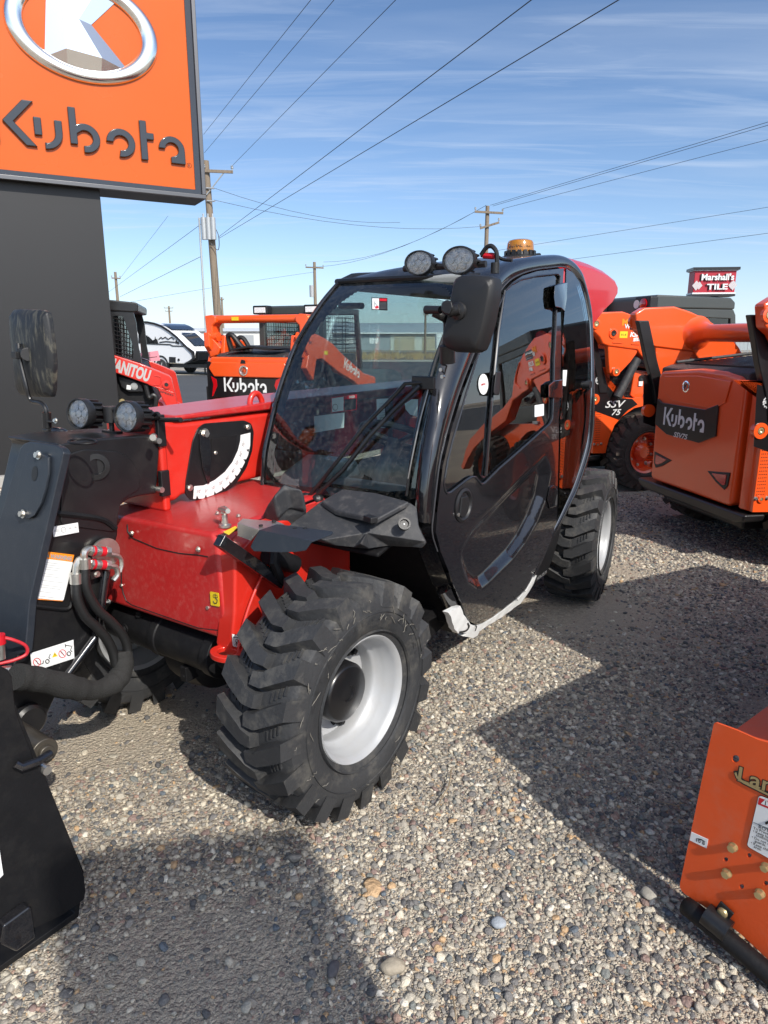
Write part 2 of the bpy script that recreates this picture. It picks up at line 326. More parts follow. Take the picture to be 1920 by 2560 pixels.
def sheet(name, outer, holes, fn, step, thick, mats, parent, nrm_axis, smooth=50, off=0.0):
    """a panel on a curved surface: 2D outline (+ holes) meshed, lifted by fn(p,q) -> 3D, given thickness along -axis"""
    loops = [dens(outer, step)] + [dens(h, step) for h in holes]
    V = []; E = []
    for lp in loops:
        b = len(V); V += [Vector(p) for p in lp]; E += [(b+i, b+(i+1) % len(lp)) for i in range(len(lp))]
    xs = [p[0] for p in loops[0]]; ys = [p[1] for p in loops[0]]
    j = 0; y = min(ys)+step*0.5
    while y < max(ys):
        x = min(xs)+step*(0.5 if j % 2 else 0.25)
        while x < max(xs):
            if inside((x, y), loops[0]) and not any(inside((x, y), h) for h in loops[1:]): V.append(Vector((x, y)))
            x += step
        y += step*0.87; j += 1
    vo, eo, fo, *_ = delaunay_2d_cdt(V, E, [], 0, 1e-6)
    tri = []
    for f in fo:
        c = sum((vo[i] for i in f), Vector((0, 0)))/len(f); c = (c.x, c.y)
        if inside(c, loops[0]) and not any(inside(c, h) for h in loops[1:]): tri.append(list(f))
    ax = np.zeros(3); ax[nrm_axis[0]] = nrm_axis[1]
    top = [np.array(fn(p.x, p.y), float)+ax*off for p in vo]; n = len(top)
    vs = top + [p-ax*thick for p in top]; fs = [list(f) for f in tri] + [[n+i for i in f][::-1] for f in tri]
    cnt = {}
    for f in tri:
        for i in range(len(f)):
            e = (f[i], f[(i+1) % len(f)]); cnt[e] = cnt.get(e, 0)+1
    for (a, b) in cnt:
        if (b, a) not in cnt: fs.append([b, a, n+a, n+b])
    return link_mesh(name, vs, fs, mats, parent, smooth=smooth)
# lettering -------------------------------------------------
def text_verts(s, size=1.0, bold=0.0, shear=0.0, align='CENTER', extrude=0.0):
    cu = bpy.data.curves.new('t', 'FONT'); cu.body = s; cu.size = size; cu.offset = bold*size; cu.shear = shear; cu.align_x = align; cu.align_y = 'CENTER'; cu.extrude = extrude; cu.resolution_u = 3
    ob = bpy.data.objects.new('t', cu); C.objects.link(ob); bpy.context.view_layer.update()
    me = bpy.data.meshes.new_from_object(ob); vs = [tuple(v.co) for v in me.vertices]; fs = [list(p.vertices) for p in me.polygons]
    bpy.data.objects.remove(ob); bpy.data.curves.remove(cu); bpy.data.meshes.remove(me)
    return vs, fs
def put(mb, vs, fs, o, ex, ey, ez=None):
    o, ex, ey = np.array(o, float), np.array(ex, float), np.array(ey, float); ez = nrm(np.cross(ex, ey)) if ez is None else np.array(ez, float)
    mb.add([o+ex*v[0]+ey*v[1]+ez*(v[2] if len(v) > 2 else 0) for v in vs], fs)
def text(mb, s, o, ex, ey, size, width=None, lift=0.0, **k):
    """write s centred on o, reading along ex, up along ey; width squeezes it to a given length"""
    vs, fs = text_verts(s, 1.0, **k); xs = [v[0] for v in vs]; wd = max(xs)-min(xs); cx = (max(xs)+min(xs))/2; ys = [v[1] for v in vs]; cy = (max(ys)+min(ys))/2; hh = max(ys)-min(ys)
    sy = size/hh; sx = (width/wd) if width else sy
    vs = [((v[0]-cx)*sx, (v[1]-cy)*sy, v[2]*sy+lift) for v in vs]; put(mb, vs, fs, o, nrm(ex), nrm(ey))
def arc(cx, cy, r, a0, a1, n=12): return [(cx+r*math.cos(R(a0+(a1-a0)*i/n)), cy+r*math.sin(R(a0+(a1-a0)*i/n))) for i in range(n+1)]
def wordmark():
    """the machine maker's word, drawn stroke by stroke; x-height 1, origin at the centre"""
    S = 0.25; P = []
    P.append([(-0.42, 0), (-0.17, 0), (-0.17, 1.5), (-0.42, 1.5)])
    P.append([(-0.05, 0.75), (0.62, 1.5), (0.97, 1.5), (0.30, 0.75), (0.97, 0), (0.62, 0)])
    P.append([(0.90, 0.40), (1.15, 0.40), (1.15, 1.0), (0.90, 1.0)])
    P.append([(1.55, 0.98), (1.55, 0.55)] + arc(1.20, 0.52, 0.35, 0, -90, 8)[1:-1] + [(1.20, 0.21), (1.20, -0.04)] + arc(1.22, 0.54, 0.58, -90, 0, 8)[1:] + [(1.80, 0.98)])
    P.append([(2.02, 0.25), (2.27, 0.25), (2.27, 0.62)] + arc(2.52, 0.5, 0.25, 110, -90, 14) + [(2.45, 0.25), (2.45, 0.0), (2.52, 0.0)] + arc(2.52, 0.5, 0.5, -90, 110, 18)[1:] + [(2.27, 0.93), (2.27, 1.5), (2.02, 1.5)])
    P.append([(3.22, 0.5)] + arc(3.72, 0.5, 0.5, 180, -100, 24)[1:] + arc(3.72, 0.5, 0.25, -100, 180, 20))
    P.append([(4.40, 0), (4.65, 0), (4.65, 0.74), (4.90, 0.74), (4.90, 0.99), (4.65, 0.99), (4.65, 1.4), (4.40, 1.4)])
    P.append([(5.05, 0.5)] + arc(5.53, 0.5, 0.48, 180, 0, 16)[1:] + [(6.02, 0.0), (5.48, 0.0), (5.48, 0.24)] + arc(5.53, 0.5, 0.24, -78, 180, 16))
    return [[((x-2.8), (y-0.72)) for x, y in p] for p in P]
def logo(mb, o, ex, ey, width, height, depth):
    ez = nrm(np.cross(ex, ey)); o, ex, ey = np.array(o, float), nrm(ex), nrm(ey)
    for p in wordmark():
        A = [o+ex*x*width/6.44+ey*y*height/1.54 for x, y in p]; mb.hull2([q+ez*depth for q in A], A)
# ------------------------------------------------------------------ ground
def ground_material():
    m = bpy.data.materials.new('gravel_bed'); m.use_nodes = True; nt = m.node_tree; L = nt.links; b = nt.nodes['Principled BSDF']
    b.inputs['Roughness'].default_value = 0.9; b.inputs['Specular IOR Level'].default_value = 0.2
    tc = N(nt, 'ShaderNodeTexCoord')
    v1 = N(nt, 'ShaderNodeTexVoronoi'); v1.inputs['Scale'].default_value = 75; L.new(tc.outputs['Object'], v1.inputs[0])
    v2 = N(nt, 'ShaderNodeTexVoronoi'); v2.inputs['Scale'].default_value = 190; L.new(tc.outputs['Object'], v2.inputs[0])
    r1 = N(nt, 'ShaderNodeValToRGB'); e = r1.color_ramp.elements; e[0].color = (0.16, 0.145, 0.13, 1); e[1].color = (0.60, 0.52, 0.40, 1)
    for p, c in ((0.25, (0.25, 0.23, 0.20, 1)), (0.45, (0.38, 0.34, 0.275, 1)), (0.6, (0.48, 0.41, 0.31, 1)), (0.8, (0.30, 0.225, 0.19, 1))):
        q = r1.color_ramp.elements.new(p); q.color = c
    sp = N(nt, 'ShaderNodeSeparateColor'); L.new(v1.outputs['Color'], sp.inputs[0]); L.new(sp.outputs[0], r1.inputs[0])
    n = N(nt, 'ShaderNodeTexNoise'); n.inputs['Scale'].default_value = 0.9; n.inputs['Detail'].default_value = 7; L.new(tc.outputs['Object'], n.inputs[0])
    mr = N(nt, 'ShaderNodeMapRange'); mr.inputs[1].default_value = 0.40; mr.inputs[2].default_value = 0.62; mr.inputs[3].default_value = 0.35; mr.inputs[4].default_value = 0.95; L.new(n.outputs[0], mr.inputs[0])
    fine = N(nt, 'ShaderNodeTexNoise'); fine.inputs['Scale'].default_value = 260; fine.inputs['Detail'].default_value = 6; L.new(tc.outputs['Object'], fine.inputs[0])
    fr_ = N(nt, 'ShaderNodeValToRGB'); fr_.color_ramp.elements[0].color = (0.27, 0.23, 0.18, 1); fr_.color_ramp.elements[0].position = 0.3; fr_.color_ramp.elements[1].color = (0.66, 0.57, 0.44, 1); fr_.color_ramp.elements[1].position = 0.72; L.new(fine.outputs[0], fr_.inputs[0])
    mx = N(nt, 'ShaderNodeMix', data_type='RGBA'); L.new(mr.outputs[0], mx.inputs[0]); L.new(r1.outputs[0], mx.inputs[6]); L.new(fr_.outputs[0], mx.inputs[7])
    # far away: pale hard-standing
    L.new(mx.outputs[2], b.inputs['Base Color'])
    a1 = N(nt, 'ShaderNodeMath', operation='MULTIPLY'); L.new(v1.outputs['Distance'], a1.inputs[0]); a1.inputs[1].default_value = -0.9
    a2 = N(nt, 'ShaderNodeMath', operation='MULTIPLY_ADD'); L.new(v2.outputs['Distance'], a2.inputs[0]); a2.inputs[1].default_value = -0.5; L.new(a1.outputs[0], a2.inputs[2])
    bp = N(nt, 'ShaderNodeBump'); bp.inputs['Strength'].default_value = 0.9; bp.inputs['Distance'].default_value = 0.012; L.new(a2.outputs[0], bp.inputs['Height']); L.new(bp.outputs[0], b.inputs['Normal'])
    return m
MT['gravel'] = ground_material()
MT['asphalt'] = mat('asphalt', (0.060, 0.063, 0.067), 0.85, var=0.12, vscale=0.35, bump=0.4, bscale=120, dirt=(0.10, 0.10, 0.10), dirt_amt=0.5, dscale=0.25, stretch=(1, 5, 1))
MT['pale_gravel'] = mat('pale_gravel', (0.36, 0.32, 0.26), 0.95, var=0.35, vscale=9, bump=0.6, bscale=20, dirt=(0.12, 0.11, 0.09), dirt_amt=0.6, dscale=2)
MT['dirt'] = mat('verge_dirt', (0.20, 0.17, 0.13), 0.95, var=0.3, vscale=2, bump=0.5, bscale=10)
mb = MB(); nx = 60
g = [[(x, y, 0) for y in np.r_[np.linspace(-40, 14, 40), np.linspace(20, 1500, 20)]] for x in np.linspace(-1200, 1200, 41)]
mb.grid(g); tag(mb.build('ground', 'gravel', smooth=0), kind='structure')
mb = MB(); mb.add([(-400, 13.0, 0.005), (400, 10.5, 0.005), (400, 54, 0.005), (-400, 54, 0.005)], [(0, 1, 2, 3)])
tag(mb.build('road', 'asphalt', smooth=0), kind='structure')
pts = [(-60, 31.5), (-24, 31.0), (-12.5, 32.5), (-6.5, 33.5), (-5.5, 40), (-9, 47), (-60, 53)]
mb = MB(); mb.add([(x, y, 0.011) for x, y in pts], [list(range(len(pts)))])
tag(mb.build('gravel_lot', 'pale_gravel', smooth=0), kind='structure')
mb = MB(); mb.add([(-400, 54, 0.009), (400, 54, 0.009), (400, 120, 0.009), (-400, 120, 0.009)], [(0, 1, 2, 3)])
tag(mb.build('verge', 'dirt', smooth=0), kind='structure')
# kerb in front of the verge
mb = MB(); mb.box((0, 53.9, 0.07), (800, 0.25, 0.14)); tag(mb.build('kerb', mat('kerb_concrete', (0.36, 0.34, 0.31), 0.9, var=0.1, vscale=1), bevel=0.02), kind='structure')

# ------------------------------------------------------------------ pebbles: real stones, instanced on points
def stone_material():
    m = bpy.data.materials.new('river_pebbles'); m.use_nodes = True; nt = m.node_tree; L = nt.links; b = nt.nodes['Principled BSDF']
    oi = N(nt, 'ShaderNodeObjectInfo'); r = N(nt, 'ShaderNodeValToRGB'); r.color_ramp.interpolation = 'CONSTANT'
    cols = [(0.0, (0.12, 0.118, 0.118)), (0.08, (0.18, 0.172, 0.165)), (0.18, (0.27, 0.25, 0.22)), (0.32, (0.37, 0.335, 0.28)), (0.46, (0.47, 0.43, 0.35)), (0.59, (0.58, 0.52, 0.41)), (0.69, (0.68, 0.61, 0.48)), (0.77, (0.26, 0.185, 0.16)), (0.82, (0.40, 0.27, 0.21)), (0.85, (0.20, 0.21, 0.195)), (0.90, (0.72, 0.67, 0.57)), (0.94, (0.55, 0.37, 0.21)), (0.965, (0.14, 0.165, 0.19))]
    e = r.color_ramp.elements; e[0].position = 0; e[0].color = (*cols[0][1], 1); e[1].position = cols[1][0]; e[1].color = (*cols[1][1], 1)
    for p, c in cols[2:]:
        q = e.new(p); q.color = (*c, 1)
    L.new(oi.outputs['Random'], r.inputs[0])
    tc = N(nt, 'ShaderNodeTexCoord'); n = N(nt, 'ShaderNodeTexNoise'); n.inputs['Scale'].default_value = 2.6; n.inputs['Detail'].default_value = 8; n.noise_dimensions = '4D'; L.new(tc.outputs['Object'], n.inputs[0]); L.new(oi.outputs['Random'], n.inputs['W'])
    mr = N(nt, 'ShaderNodeMapRange'); mr.inputs[3].default_value = 0.46; mr.inputs[4].default_value = 1.36; L.new(n.outputs[0], mr.inputs[0])
    hs = N(nt, 'ShaderNodeMix', data_type='RGBA', blend_type='MULTIPLY'); hs.inputs[0].default_value = 1.0; L.new(r.outputs[0], hs.inputs[6]); L.new(mr.outputs[0], hs.inputs[7]); L.new(hs.outputs[2], b.inputs['Base Color'])
    bp = N(nt, 'ShaderNodeBump'); bp.inputs['Strength'].default_value = 0.35; bp.inputs['Distance'].default_value = 0.06; L.new(n.outputs[0], bp.inputs['Height']); L.new(bp.outputs[0], b.inputs['Normal'])
    b.inputs['Roughness'].default_value = 0.72; b.inputs['Specular IOR Level'].default_value = 0.35
    return m
MT['stone'] = stone_material()
lib = bpy.data.collections.new('pebble_library')          # source shapes, not linked to the scene
for k in range(14):
    bm = bmesh.new(); bmesh.ops.create_icosphere(bm, subdivisions=2 if k < 10 else 2, radius=1.0)
    r = random.Random(k); sx, sy, sz = r.uniform(0.85, 1.35), r.uniform(0.65, 1.0), r.uniform(0.42, 0.72)
    pl = [(Vector((r.gauss(0, 1), r.gauss(0, 1), r.gauss(0, 1))).normalized(), r.uniform(0.52, 0.86)) for _ in range(9 if k % 3 else 14)]
    for v in bm.verts:
        c = v.co.copy()
        for nn, d in pl:
            q = c.dot(nn)
            if q > d: c -= nn*(q-d)*0.92
        v.co = Vector((c.x*sx, c.y*sy, c.z*sz))
    me = bpy.data.meshes.new('pebble'); bm.to_mesh(me); bm.free(); me.shade_smooth(); me.materials.append(MT['stone'])
    lib.objects.link(bpy.data.objects.new('pebble', me))
def bare(x, y):                                            # where sandy dirt shows between the stones
    return (np.sin(x*1.7+0.6)*np.cos(y*1.3-0.4)+0.6*np.sin(x*3.9-y*2.7+1.2)+0.4*np.sin(y*6.1+x*2.2))/2.0
def pebble_points(cell, y1, rmin, rmax, keep, seed, y0=0.95, soft=1.0):
    g = np.random.default_rng(seed); xs = np.arange(-5.5, 6.2, cell); ys = np.arange(y0, y1, cell)
    X, Y = np.meshgrid(xs, ys); X = X.ravel()+g.uniform(-.5, .5, X.size)*cell; Y = Y.ravel()+g.uniform(-.5, .5, X.size)*cell
    vis = np.abs(X) < 0.60*Y+0.95
    b = bare(X, Y); p = keep*np.clip(1.05-1.1*np.clip(b-0.02, 0, 1)*2.4, 0.10, 1)*np.clip((y1-Y)/soft, 0.0, 1)
    # the worn patch below the cab door is sandy
    p *= (1-0.78*np.exp(-((X-1.15)**2/0.5+(Y-3.9)**2/0.5)))*(1-0.55*np.exp(-((X+0.75)**2/0.10+(Y-2.25)**2/0.12)))
    ok = vis & (g.random(X.size) < p); X, Y = X[ok], Y[ok]
    s = rmin+(rmax-rmin)*g.random(X.size)**1.8
    big = g.random(X.size) < 0.0016; s[big] *= 1.9
    return X, Y, s*g.uniform(-0.15, 0.30, X.size), s
sets = [pebble_points(0.0215, 8.5, 0.0072, 0.0178, 0.93, 1, soft=2.5), pebble_points(0.0150, 5.2, 0.0045, 0.0092, 0.9, 2, soft=2.0), pebble_points(0.0095, 3.1, 0.0028, 0.0048, 0.9, 3, soft=1.0)]
X, Y, Z, S = [np.concatenate([s[i] for s in sets]) for i in range(4)]
fx = [(1130, 2050, 0.019), (1078, 1845, 0.019)]
FX2 = [(983, 2417, 0.034, (0.30, 0.26, 0.20), 'flat tan grey stone at the bottom centre of the gravel', 10, 0.62), (833, 2424, 0.027, (0.10, 0.095, 0.10), 'dark oblong stone left of the flat tan stone', 75, 0.55), (1246, 2309, 0.022, (0.30, 0.33, 0.36), 'bluish grey stone in the sunlit gravel at the bottom', 0, 0.8), (1622, 2235, 0.024, (0.30, 0.28, 0.24), 'round grey stone left of the orange plate', 0, 0.95)]
for u, v, r_, col, lb_, ang, asp in FX2:
    bm = bmesh.new(); bmesh.ops.create_icosphere(bm, subdivisions=3, radius=r_); q = at_z(u, v, 0.01)
    for vv in bm.verts: c = vv.co; k_ = 1+0.06*math.sin(c.x*130+c.y*90)+0.05*math.sin(c.y*170-c.z*60); vv.co = Vector((c.x*k_, c.y*asp*k_, c.z*0.55*k_))
    me = bpy.data.meshes.new('stone'); bm.to_mesh(me); bm.free(); me.shade_smooth(); me.materials.append(mat('stone_grain', col, 0.8, var=0.35, vscale=60, bump=0.3, bscale=150)); o = bpy.data.objects.new('stone', me); C.objects.link(o); o.location = (q[0], q[1], 0.012); o.rotation_euler = (0.1, 0.05, R(ang)); tag(o, lb_, 'stone')
for u, v, rr in fx:
    if rr: q = at_z(u, v, 0.012); X = np.r_[X, q[0]]; Y = np.r_[Y, q[1]]; Z = np.r_[Z, 0.010]; S = np.r_[S, rr]
me = bpy.data.meshes.new('pebbles'); me.vertices.add(len(X)); me.vertices.foreach_set('co', np.stack([X, Y, Z], 1).ravel())
a = me.attributes.new('size', 'FLOAT', 'POINT'); a.data.foreach_set('value', S)
g_ = np.random.default_rng(5); rot = np.stack([g_.normal(0, .35, len(X)), g_.normal(0, .35, len(X)), g_.uniform(0, 6.283, len(X))], 1)
a = me.attributes.new('rot', 'FLOAT_VECTOR', 'POINT'); a.data.foreach_set('vector', rot.ravel())
po = bpy.data.objects.new('pebbles', me); C.objects.link(po); tag(po, kind='stuff'); po['label'] = 'loose mixed river pebbles covering the gravel yard'; po['category'] = 'gravel'
ng = bpy.data.node_groups.new('scatter', 'GeometryNodeTree')
ng.interface.new_socket('Geometry', in_out='INPUT', socket_type='NodeSocketGeometry'); ng.interface.new_socket('Geometry', in_out='OUTPUT', socket_type='NodeSocketGeometry')
gi, go = ng.nodes.new('NodeGroupInput'), ng.nodes.new('NodeGroupOutput'); m2p = ng.nodes.new('GeometryNodeMeshToPoints'); iop = ng.nodes.new('GeometryNodeInstanceOnPoints'); ci = ng.nodes.new('GeometryNodeCollectionInfo')
ci.inputs['Collection'].default_value = lib; ci.inputs['Separate Children'].default_value = True; ci.inputs['Reset Children'].default_value = True
iop.inputs['Pick Instance'].default_value = True
s1 = ng.nodes.new('GeometryNodeInputNamedAttribute'); s1.data_type = 'FLOAT'; s1.inputs['Name'].default_value = 'size'
s2 = ng.nodes.new('GeometryNodeInputNamedAttribute'); s2.data_type = 'FLOAT_VECTOR'; s2.inputs['Name'].default_value = 'rot'
Lk = ng.links.new; Lk(gi.outputs[0], m2p.inputs[0]); Lk(m2p.outputs[0], iop.inputs['Points']); Lk(ci.outputs[0], iop.inputs['Instance'])
Lk(s1.outputs[0], iop.inputs['Scale']); e2r = ng.nodes.new('FunctionNodeEulerToRotation'); Lk(s2.outputs[0], e2r.inputs[0]); Lk(e2r.outputs[0], iop.inputs['Rotation']); Lk(iop.outputs[0], go.inputs[0])
md = po.modifiers.new('scatter', 'NODES'); md.node_group = ng
print('pebbles', len(X))
# dry twigs and straw on the gravel
def twig(pts, r, label):
    mb = MB(); mb.tube(bez([at_z(u, v, 0.02+0.01*(i % 2)) for i, (u, v) in enumerate(pts)], 18), r, 6)
    tag(mb.build('twig', mat('dry_twig', (0.26, 0.20, 0.13), 0.8)), label, 'twig')
twig([(1128, 1925), (1122, 1965), (1110, 1985), (1096, 2012)], 0.0025, 'thin brown bent twig on the gravel right of the front tyre')
twig([(1608, 1990), (1640, 2002), (1700, 2016)], 0.0018, 'pale dry stalk lying in the shaded gravel left of the orange plate')
twig([(1132, 2490), (1138, 2530), (1142, 2558)], 0.0020, 'dry straw stalk at the bottom edge of the gravel')

# ------------------------------------------------------------------ pylon sign
SF = Frame(-4.33, 7.7, 60)                       # x along the face to the right, -y towards the viewer
sgn = thing('pylon_sign', 'tall roadside sign with dark grey pillar and orange face carrying the chrome oval K emblem', 'sign', SF)
mb = MB(); mb.box((0.375, 0.22, 1.70), (1.95, 0.42, 3.40)); mb.build('pillar', 'sign_frame', sgn, bevel=0.006)
mb = MB(); mb.box((0.375, 0.22, 0.04), (2.15, 0.62, 0.16)); mb.build('plinth', mat('plinth_concrete', (0.33, 0.32, 0.30), 0.9, var=0.1), sgn, bevel=0.01)
cab_ = MB(); X0, X1, Z0, Z1 = 0.115, 2.515, 3.215, 6.10
cab_.box(((X0+X1)/2, 0.16, (Z0+Z1)/2), (X1-X0, 0.44, Z1-Z0)); cab_.build('cabinet', 'sign_frame', sgn, bevel=0.004)
fr = MB()
for (a, b, c, d) in ((X0, X1, Z0, Z0+0.045), (X0, X1, Z1-0.045, Z1), (X0, X0+0.045, Z0+0.045, Z1-0.045), (X1-0.045, X1, Z0+0.045, Z1-0.045)):
    fr.prism([(a, c), (b, c), (b, d), (a, d)], 1, -0.112, -0.060)
fr.build('face_frame', mat('satin_grey_extrusion', (0.13, 0.13, 0.135), 0.35, metal=0.7), sgn, bevel=0.006)
fr = MB()
for (a, b, c, d) in ((X0+.045, X1-.045, Z0+.045, Z0+.095), (X0+.045, X1-.045, Z1-.095, Z1-.045), (X0+.045, X0+.115, Z0+.095, Z1-.095), (X1-.115, X1-.045, Z0+.095, Z1-.095)):
    fr.prism([(a, c), (b, c), (b, d), (a, d)], 1, -0.085, -0.060)
fr.build('retainer', 'gloss_black', sgn)
mb = MB(); mb.prism([(X0+.115, Z0+.095), (X1-.115, Z0+.095), (X1-.115, Z1-.095), (X0+.115, Z1-.095)], 1, -0.078, -0.062); mb.build('panel', 'sign_orange', sgn, bevel=0.004)
# emblem: bulging chrome oval with the K inside
EX, EZ, EA, EB = 1.325, 4.755, 0.665, 0.44
em = MB(); n, m = 96, 14; vs = []; fs = []
for i in range(n):
    t = 2*math.pi*i/n; c = np.array([EX+EA*math.cos(t), -0.078, EZ+EB*math.sin(t)]); nn = nrm([math.cos(t)/EA, 0, math.sin(t)/EB])
    wd = 0.078+0.012*math.cos(2*t)
    for j in range(m): a = math.pi*j/(m-1); vs.append(c+nn*wd*math.cos(a)+np.array([0, -0.062*math.sin(a), 0]))
for i in range(n):
    for j in range(m-1): fs.append((i*m+j, (i+1) % n*m+j, (i+1) % n*m+j+1, i*m+j+1))
em.add(vs, fs); em.build('emblem_ring', 'emblem', sgn, smooth=60)
# K: faceted, ridge lines higher than the rim
kk = MB()
OUT = [(1.00, 5.10), (0.915, 4.435), (1.13, 4.355), (1.45, 4.315), (1.755, 4.425), (1.40, 4.815), (1.765, 5.175), (1.52, 5.20), (1.26, 5.21)]
ridge = {'a': (1.13, 5.16), 'b': (1.10, 4.42), 'c': (1.27, 4.82)}
vs = [(x, -0.085, z) for x, z in OUT] + [(ridge['a'][0], -0.135, ridge['a'][1]), (1.125, -0.140, 4.53), (ridge['c'][0], -0.152, ridge['c'][1]), (1.47, -0.142, 4.50)]
fs = [(0, 1, 10, 9), (1, 2, 10), (2, 3, 12, 10), (3, 4, 12), (12, 4, 5, 11), (10, 12, 11), (5, 6, 7, 11), (11, 7, 8, 9), (9, 10, 11), (8, 0, 9)]
kk.add(vs, fs); kk.build('emblem_letter', 'emblem', sgn, smooth=0, bevel=0.006)
mb = MB(); logo(mb, (1.318, -0.078, 3.768), (1, 0, 0), (0, 0, 1), 1.965, 0.445, 0.035)
mb.build('lettering', 'sign_letter', sgn, bevel=0.010)
mb = MB(); mb.tube([(2.345+.026*math.cos(a), -.079, 3.565+.026*math.sin(a)) for a in np.linspace(0, 6.28, 24)], .002, 4); text(mb, 'R', (2.345, -0.082, 3.565), (1, 0, 0), (0, 0, 1), 0.026); mb.build('registered_mark', 'sign_letter', sgn, smooth=0)

# ------------------------------------------------------------------ utility poles and wires
def pole(u, vtop, Yp, label, arms=(), rad=0.15, xoff=0.0, extra=None, mats='wood', lean=0.0):
    p = at_y(u, vtop, Yp); x, z = p[0], p[2]
    t = thing('utility_pole', label, 'utility pole', loc=(x, Yp, 0), group='utility poles')
    mb = MB(); mb.cyl((-lean, 0, -0.5), (0, 0, z), rad*1.15, rad*0.8, 14); mb.build('pole', mats, t)
    for (ul, ur, va, vb) in arms:
        a = at_y(ul, va, Yp-0.2); b = at_y(ur, vb, Yp-0.2); a = a-[x, Yp, 0]; b = b-[x, Yp, 0]
        mb = MB(); mid = (a+b)/2; ang = math.atan2(b[2]-a[2], b[0]-a[0]); ln = np.linalg.norm(b-a); mb.box((mid[0], -0.2, mid[2]), (ln, 0.10, 0.13), ry=-ang); mb.build('crossarm', mats, t)
        for f in (0.02, 0.98):
            q = a+(b-a)*f; mi_ = MB(); mi_.lathe([(0.03, 0), (0.03, .08), (.07, .09), (.07, .14), (.04, .15), (.06, .17), (.06, .21), (.02, .23)], (q[0], -0.2, q[2]+0.06), (0, 0, 1), 10); mi_.build('insulator', 'galv', t)
    if extra: extra(t, x, z)
    return t, np.array([x, Yp, z])
def p1x(t, x, z):
    o = np.array([x, 37., 0]); A = lambda u, v, y=36.8: at_y(u, v, y)-o
    mb = MB(); a, b = A(519, 545), A(527, 600)
    for dx in (-0.23, 0.0, 0.23): mb.cyl((dx+a[0]+.05, -0.33, b[2]), (dx+a[0]+.05, -0.33, a[2]), 0.13, n=14); mb.cyl((dx+a[0]+.05, -0.33, a[2]), (dx+a[0]+.05, -0.33, a[2]+.18), 0.04, n=8)
    mb.build('transformer', 'galv', t)
    mb = MB(); b0 = A(531, 437); mb.tube([(0, -0.2, b0[2]-0.9), (0.95, -0.2, b0[2]+0.15)], 0.03, 6); mb.build('arm_brace', 'galv', t)
    for v in (470, 502): q = A(523, v); mb = MB(); mb.cyl((0, -.2, q[2]), (0.42, -.3, q[2]-0.04), 0.035, n=8); mb.build('bracket', 'galv', t)
    mb = MB(); mb.tube(bez([(0.25, -.3, A(0, 560)[2]), (0.5, -.3, A(0, 590)[2]), (0.45, -.3, A(0, 625)[2]), (0.1, -.3, A(0, 610)[2])], 18), 0.02, 6); mb.build('jumper_cable', 'wire', t)
    mb = MB(); mb.cyl((-0.42, -0.25, 0), (-0.42, -0.25, A(0, 545)[2]), 0.05, n=8); mb.build('riser_pipe', 'galv', t)
P1, p1 = pole(514, 402, 37.0, 'nearest wooden pole with transformer cans and a one sided crossarm, beside the orange sign', [(509, 582, 427, 430)], rad=0.19, extra=p1x, lean=-0.25)
P2, p2 = pole(1219, 515, 50.0, 'wooden pole with two crossarms standing above the telehandler cab roof', [(1187, 1258, 529, 533), (1200, 1248, 571, 556)], rad=0.16)
P3, p3 = pole(786, 655, 72.0, 'wooden pole with a small transformer left of the cab windscreen top', [(764, 809, 668, 670)], rad=0.17, extra=lambda t, x, z: MB().cyl((-0.3, -0.3, z-3.3), (-0.3, -0.3, z-2.2), 0.22).build('transformer', 'galv', t))
P4, p4 = pole(288, 680, 83.0, 'distant wooden pole right of the dark sign pillar', [(279, 301, 695, 696)], rad=0.18)
P5, p5 = pole(422, 765, 150.0, 'tiny far pole with two crossarms above the white travel trailer', [(410, 433, 770, 770), (413, 431, 778, 778)], rad=0.22)
P6, p6 = pole(554, 743, 125.0, 'slim far pole just right of the nearest pole, above the orange loader arms', [(548, 560, 749, 749)], rad=0.2)
P7, p7 = pole(1064, 776, 90.0, 'far pole seen through the upper right of the windscreen', [(1058, 1071, 787, 787)], rad=0.16)
def wire(a, b, label, sag=0.0, r=0.014, ext=1.0, k=10):
    r *= 0.6; a, b = np.array(a, float), np.array(b, float); b = a+(b-a)*ext
    mb = MB(); mb.tube([a+(b-a)*t-np.array([0, 0, 4*sag*t*(1-t)]) for t in np.linspace(0, 1, k)], r, 5)
    tag(mb.build('overhead_wire', 'wire'), label, 'wire', 'overhead wires')
def over(u, v, z=9.0): return at_z(u, v, z)
W1 = lambda u, v: at_y(u, v, 36.8)
wire(W1(579, 416), over(989, 0, 9.4), 'wire from the crossarm end of the nearest pole, third from left', ext=1.35)
wire(W1(509, 336), over(777, 0, 10.2), 'leftmost wire rising from behind the orange sign', ext=1.3)
wire(W1(511, 382), over(835, 0, 9.8), 'second wire from the left rising from behind the orange sign', ext=1.3)
wire(W1(547, 592), over(1328, 0, 7.2), 'upper of the two long wires fanning from the transformer across the sky', ext=1.4, r=0.016)
wire(W1(547, 596), over(1546, 0, 7.0), 'lower of the two long wires fanning from the transformer across the sky', ext=1.4, r=0.016)
W2 = lambda u, v: at_y(u, v, 49.8)
wire(W2(1226, 513), over(1920, 305, 11.0), 'topmost wire running right from the pole behind the cab', ext=1.5, r=0.02)
wire(W2(1232, 515), over(1920, 313, 11.0), 'second wire running right from the pole behind the cab', ext=1.5, r=0.02)
wire(W2(1256, 522), over(1920, 349, 11.0), 'third wire running right from the pole behind the cab', ext=1.5, r=0.02)
wire(W2(1245, 626), over(1920, 518, 8.4), 'low wire crossing the sky to the right edge', ext=1.4, r=0.018)
wire(at_y(1400, 652, 49.8), over(1920, 583, 6.9), 'lowest wire at right above the machines', ext=1.4, r=0.018)
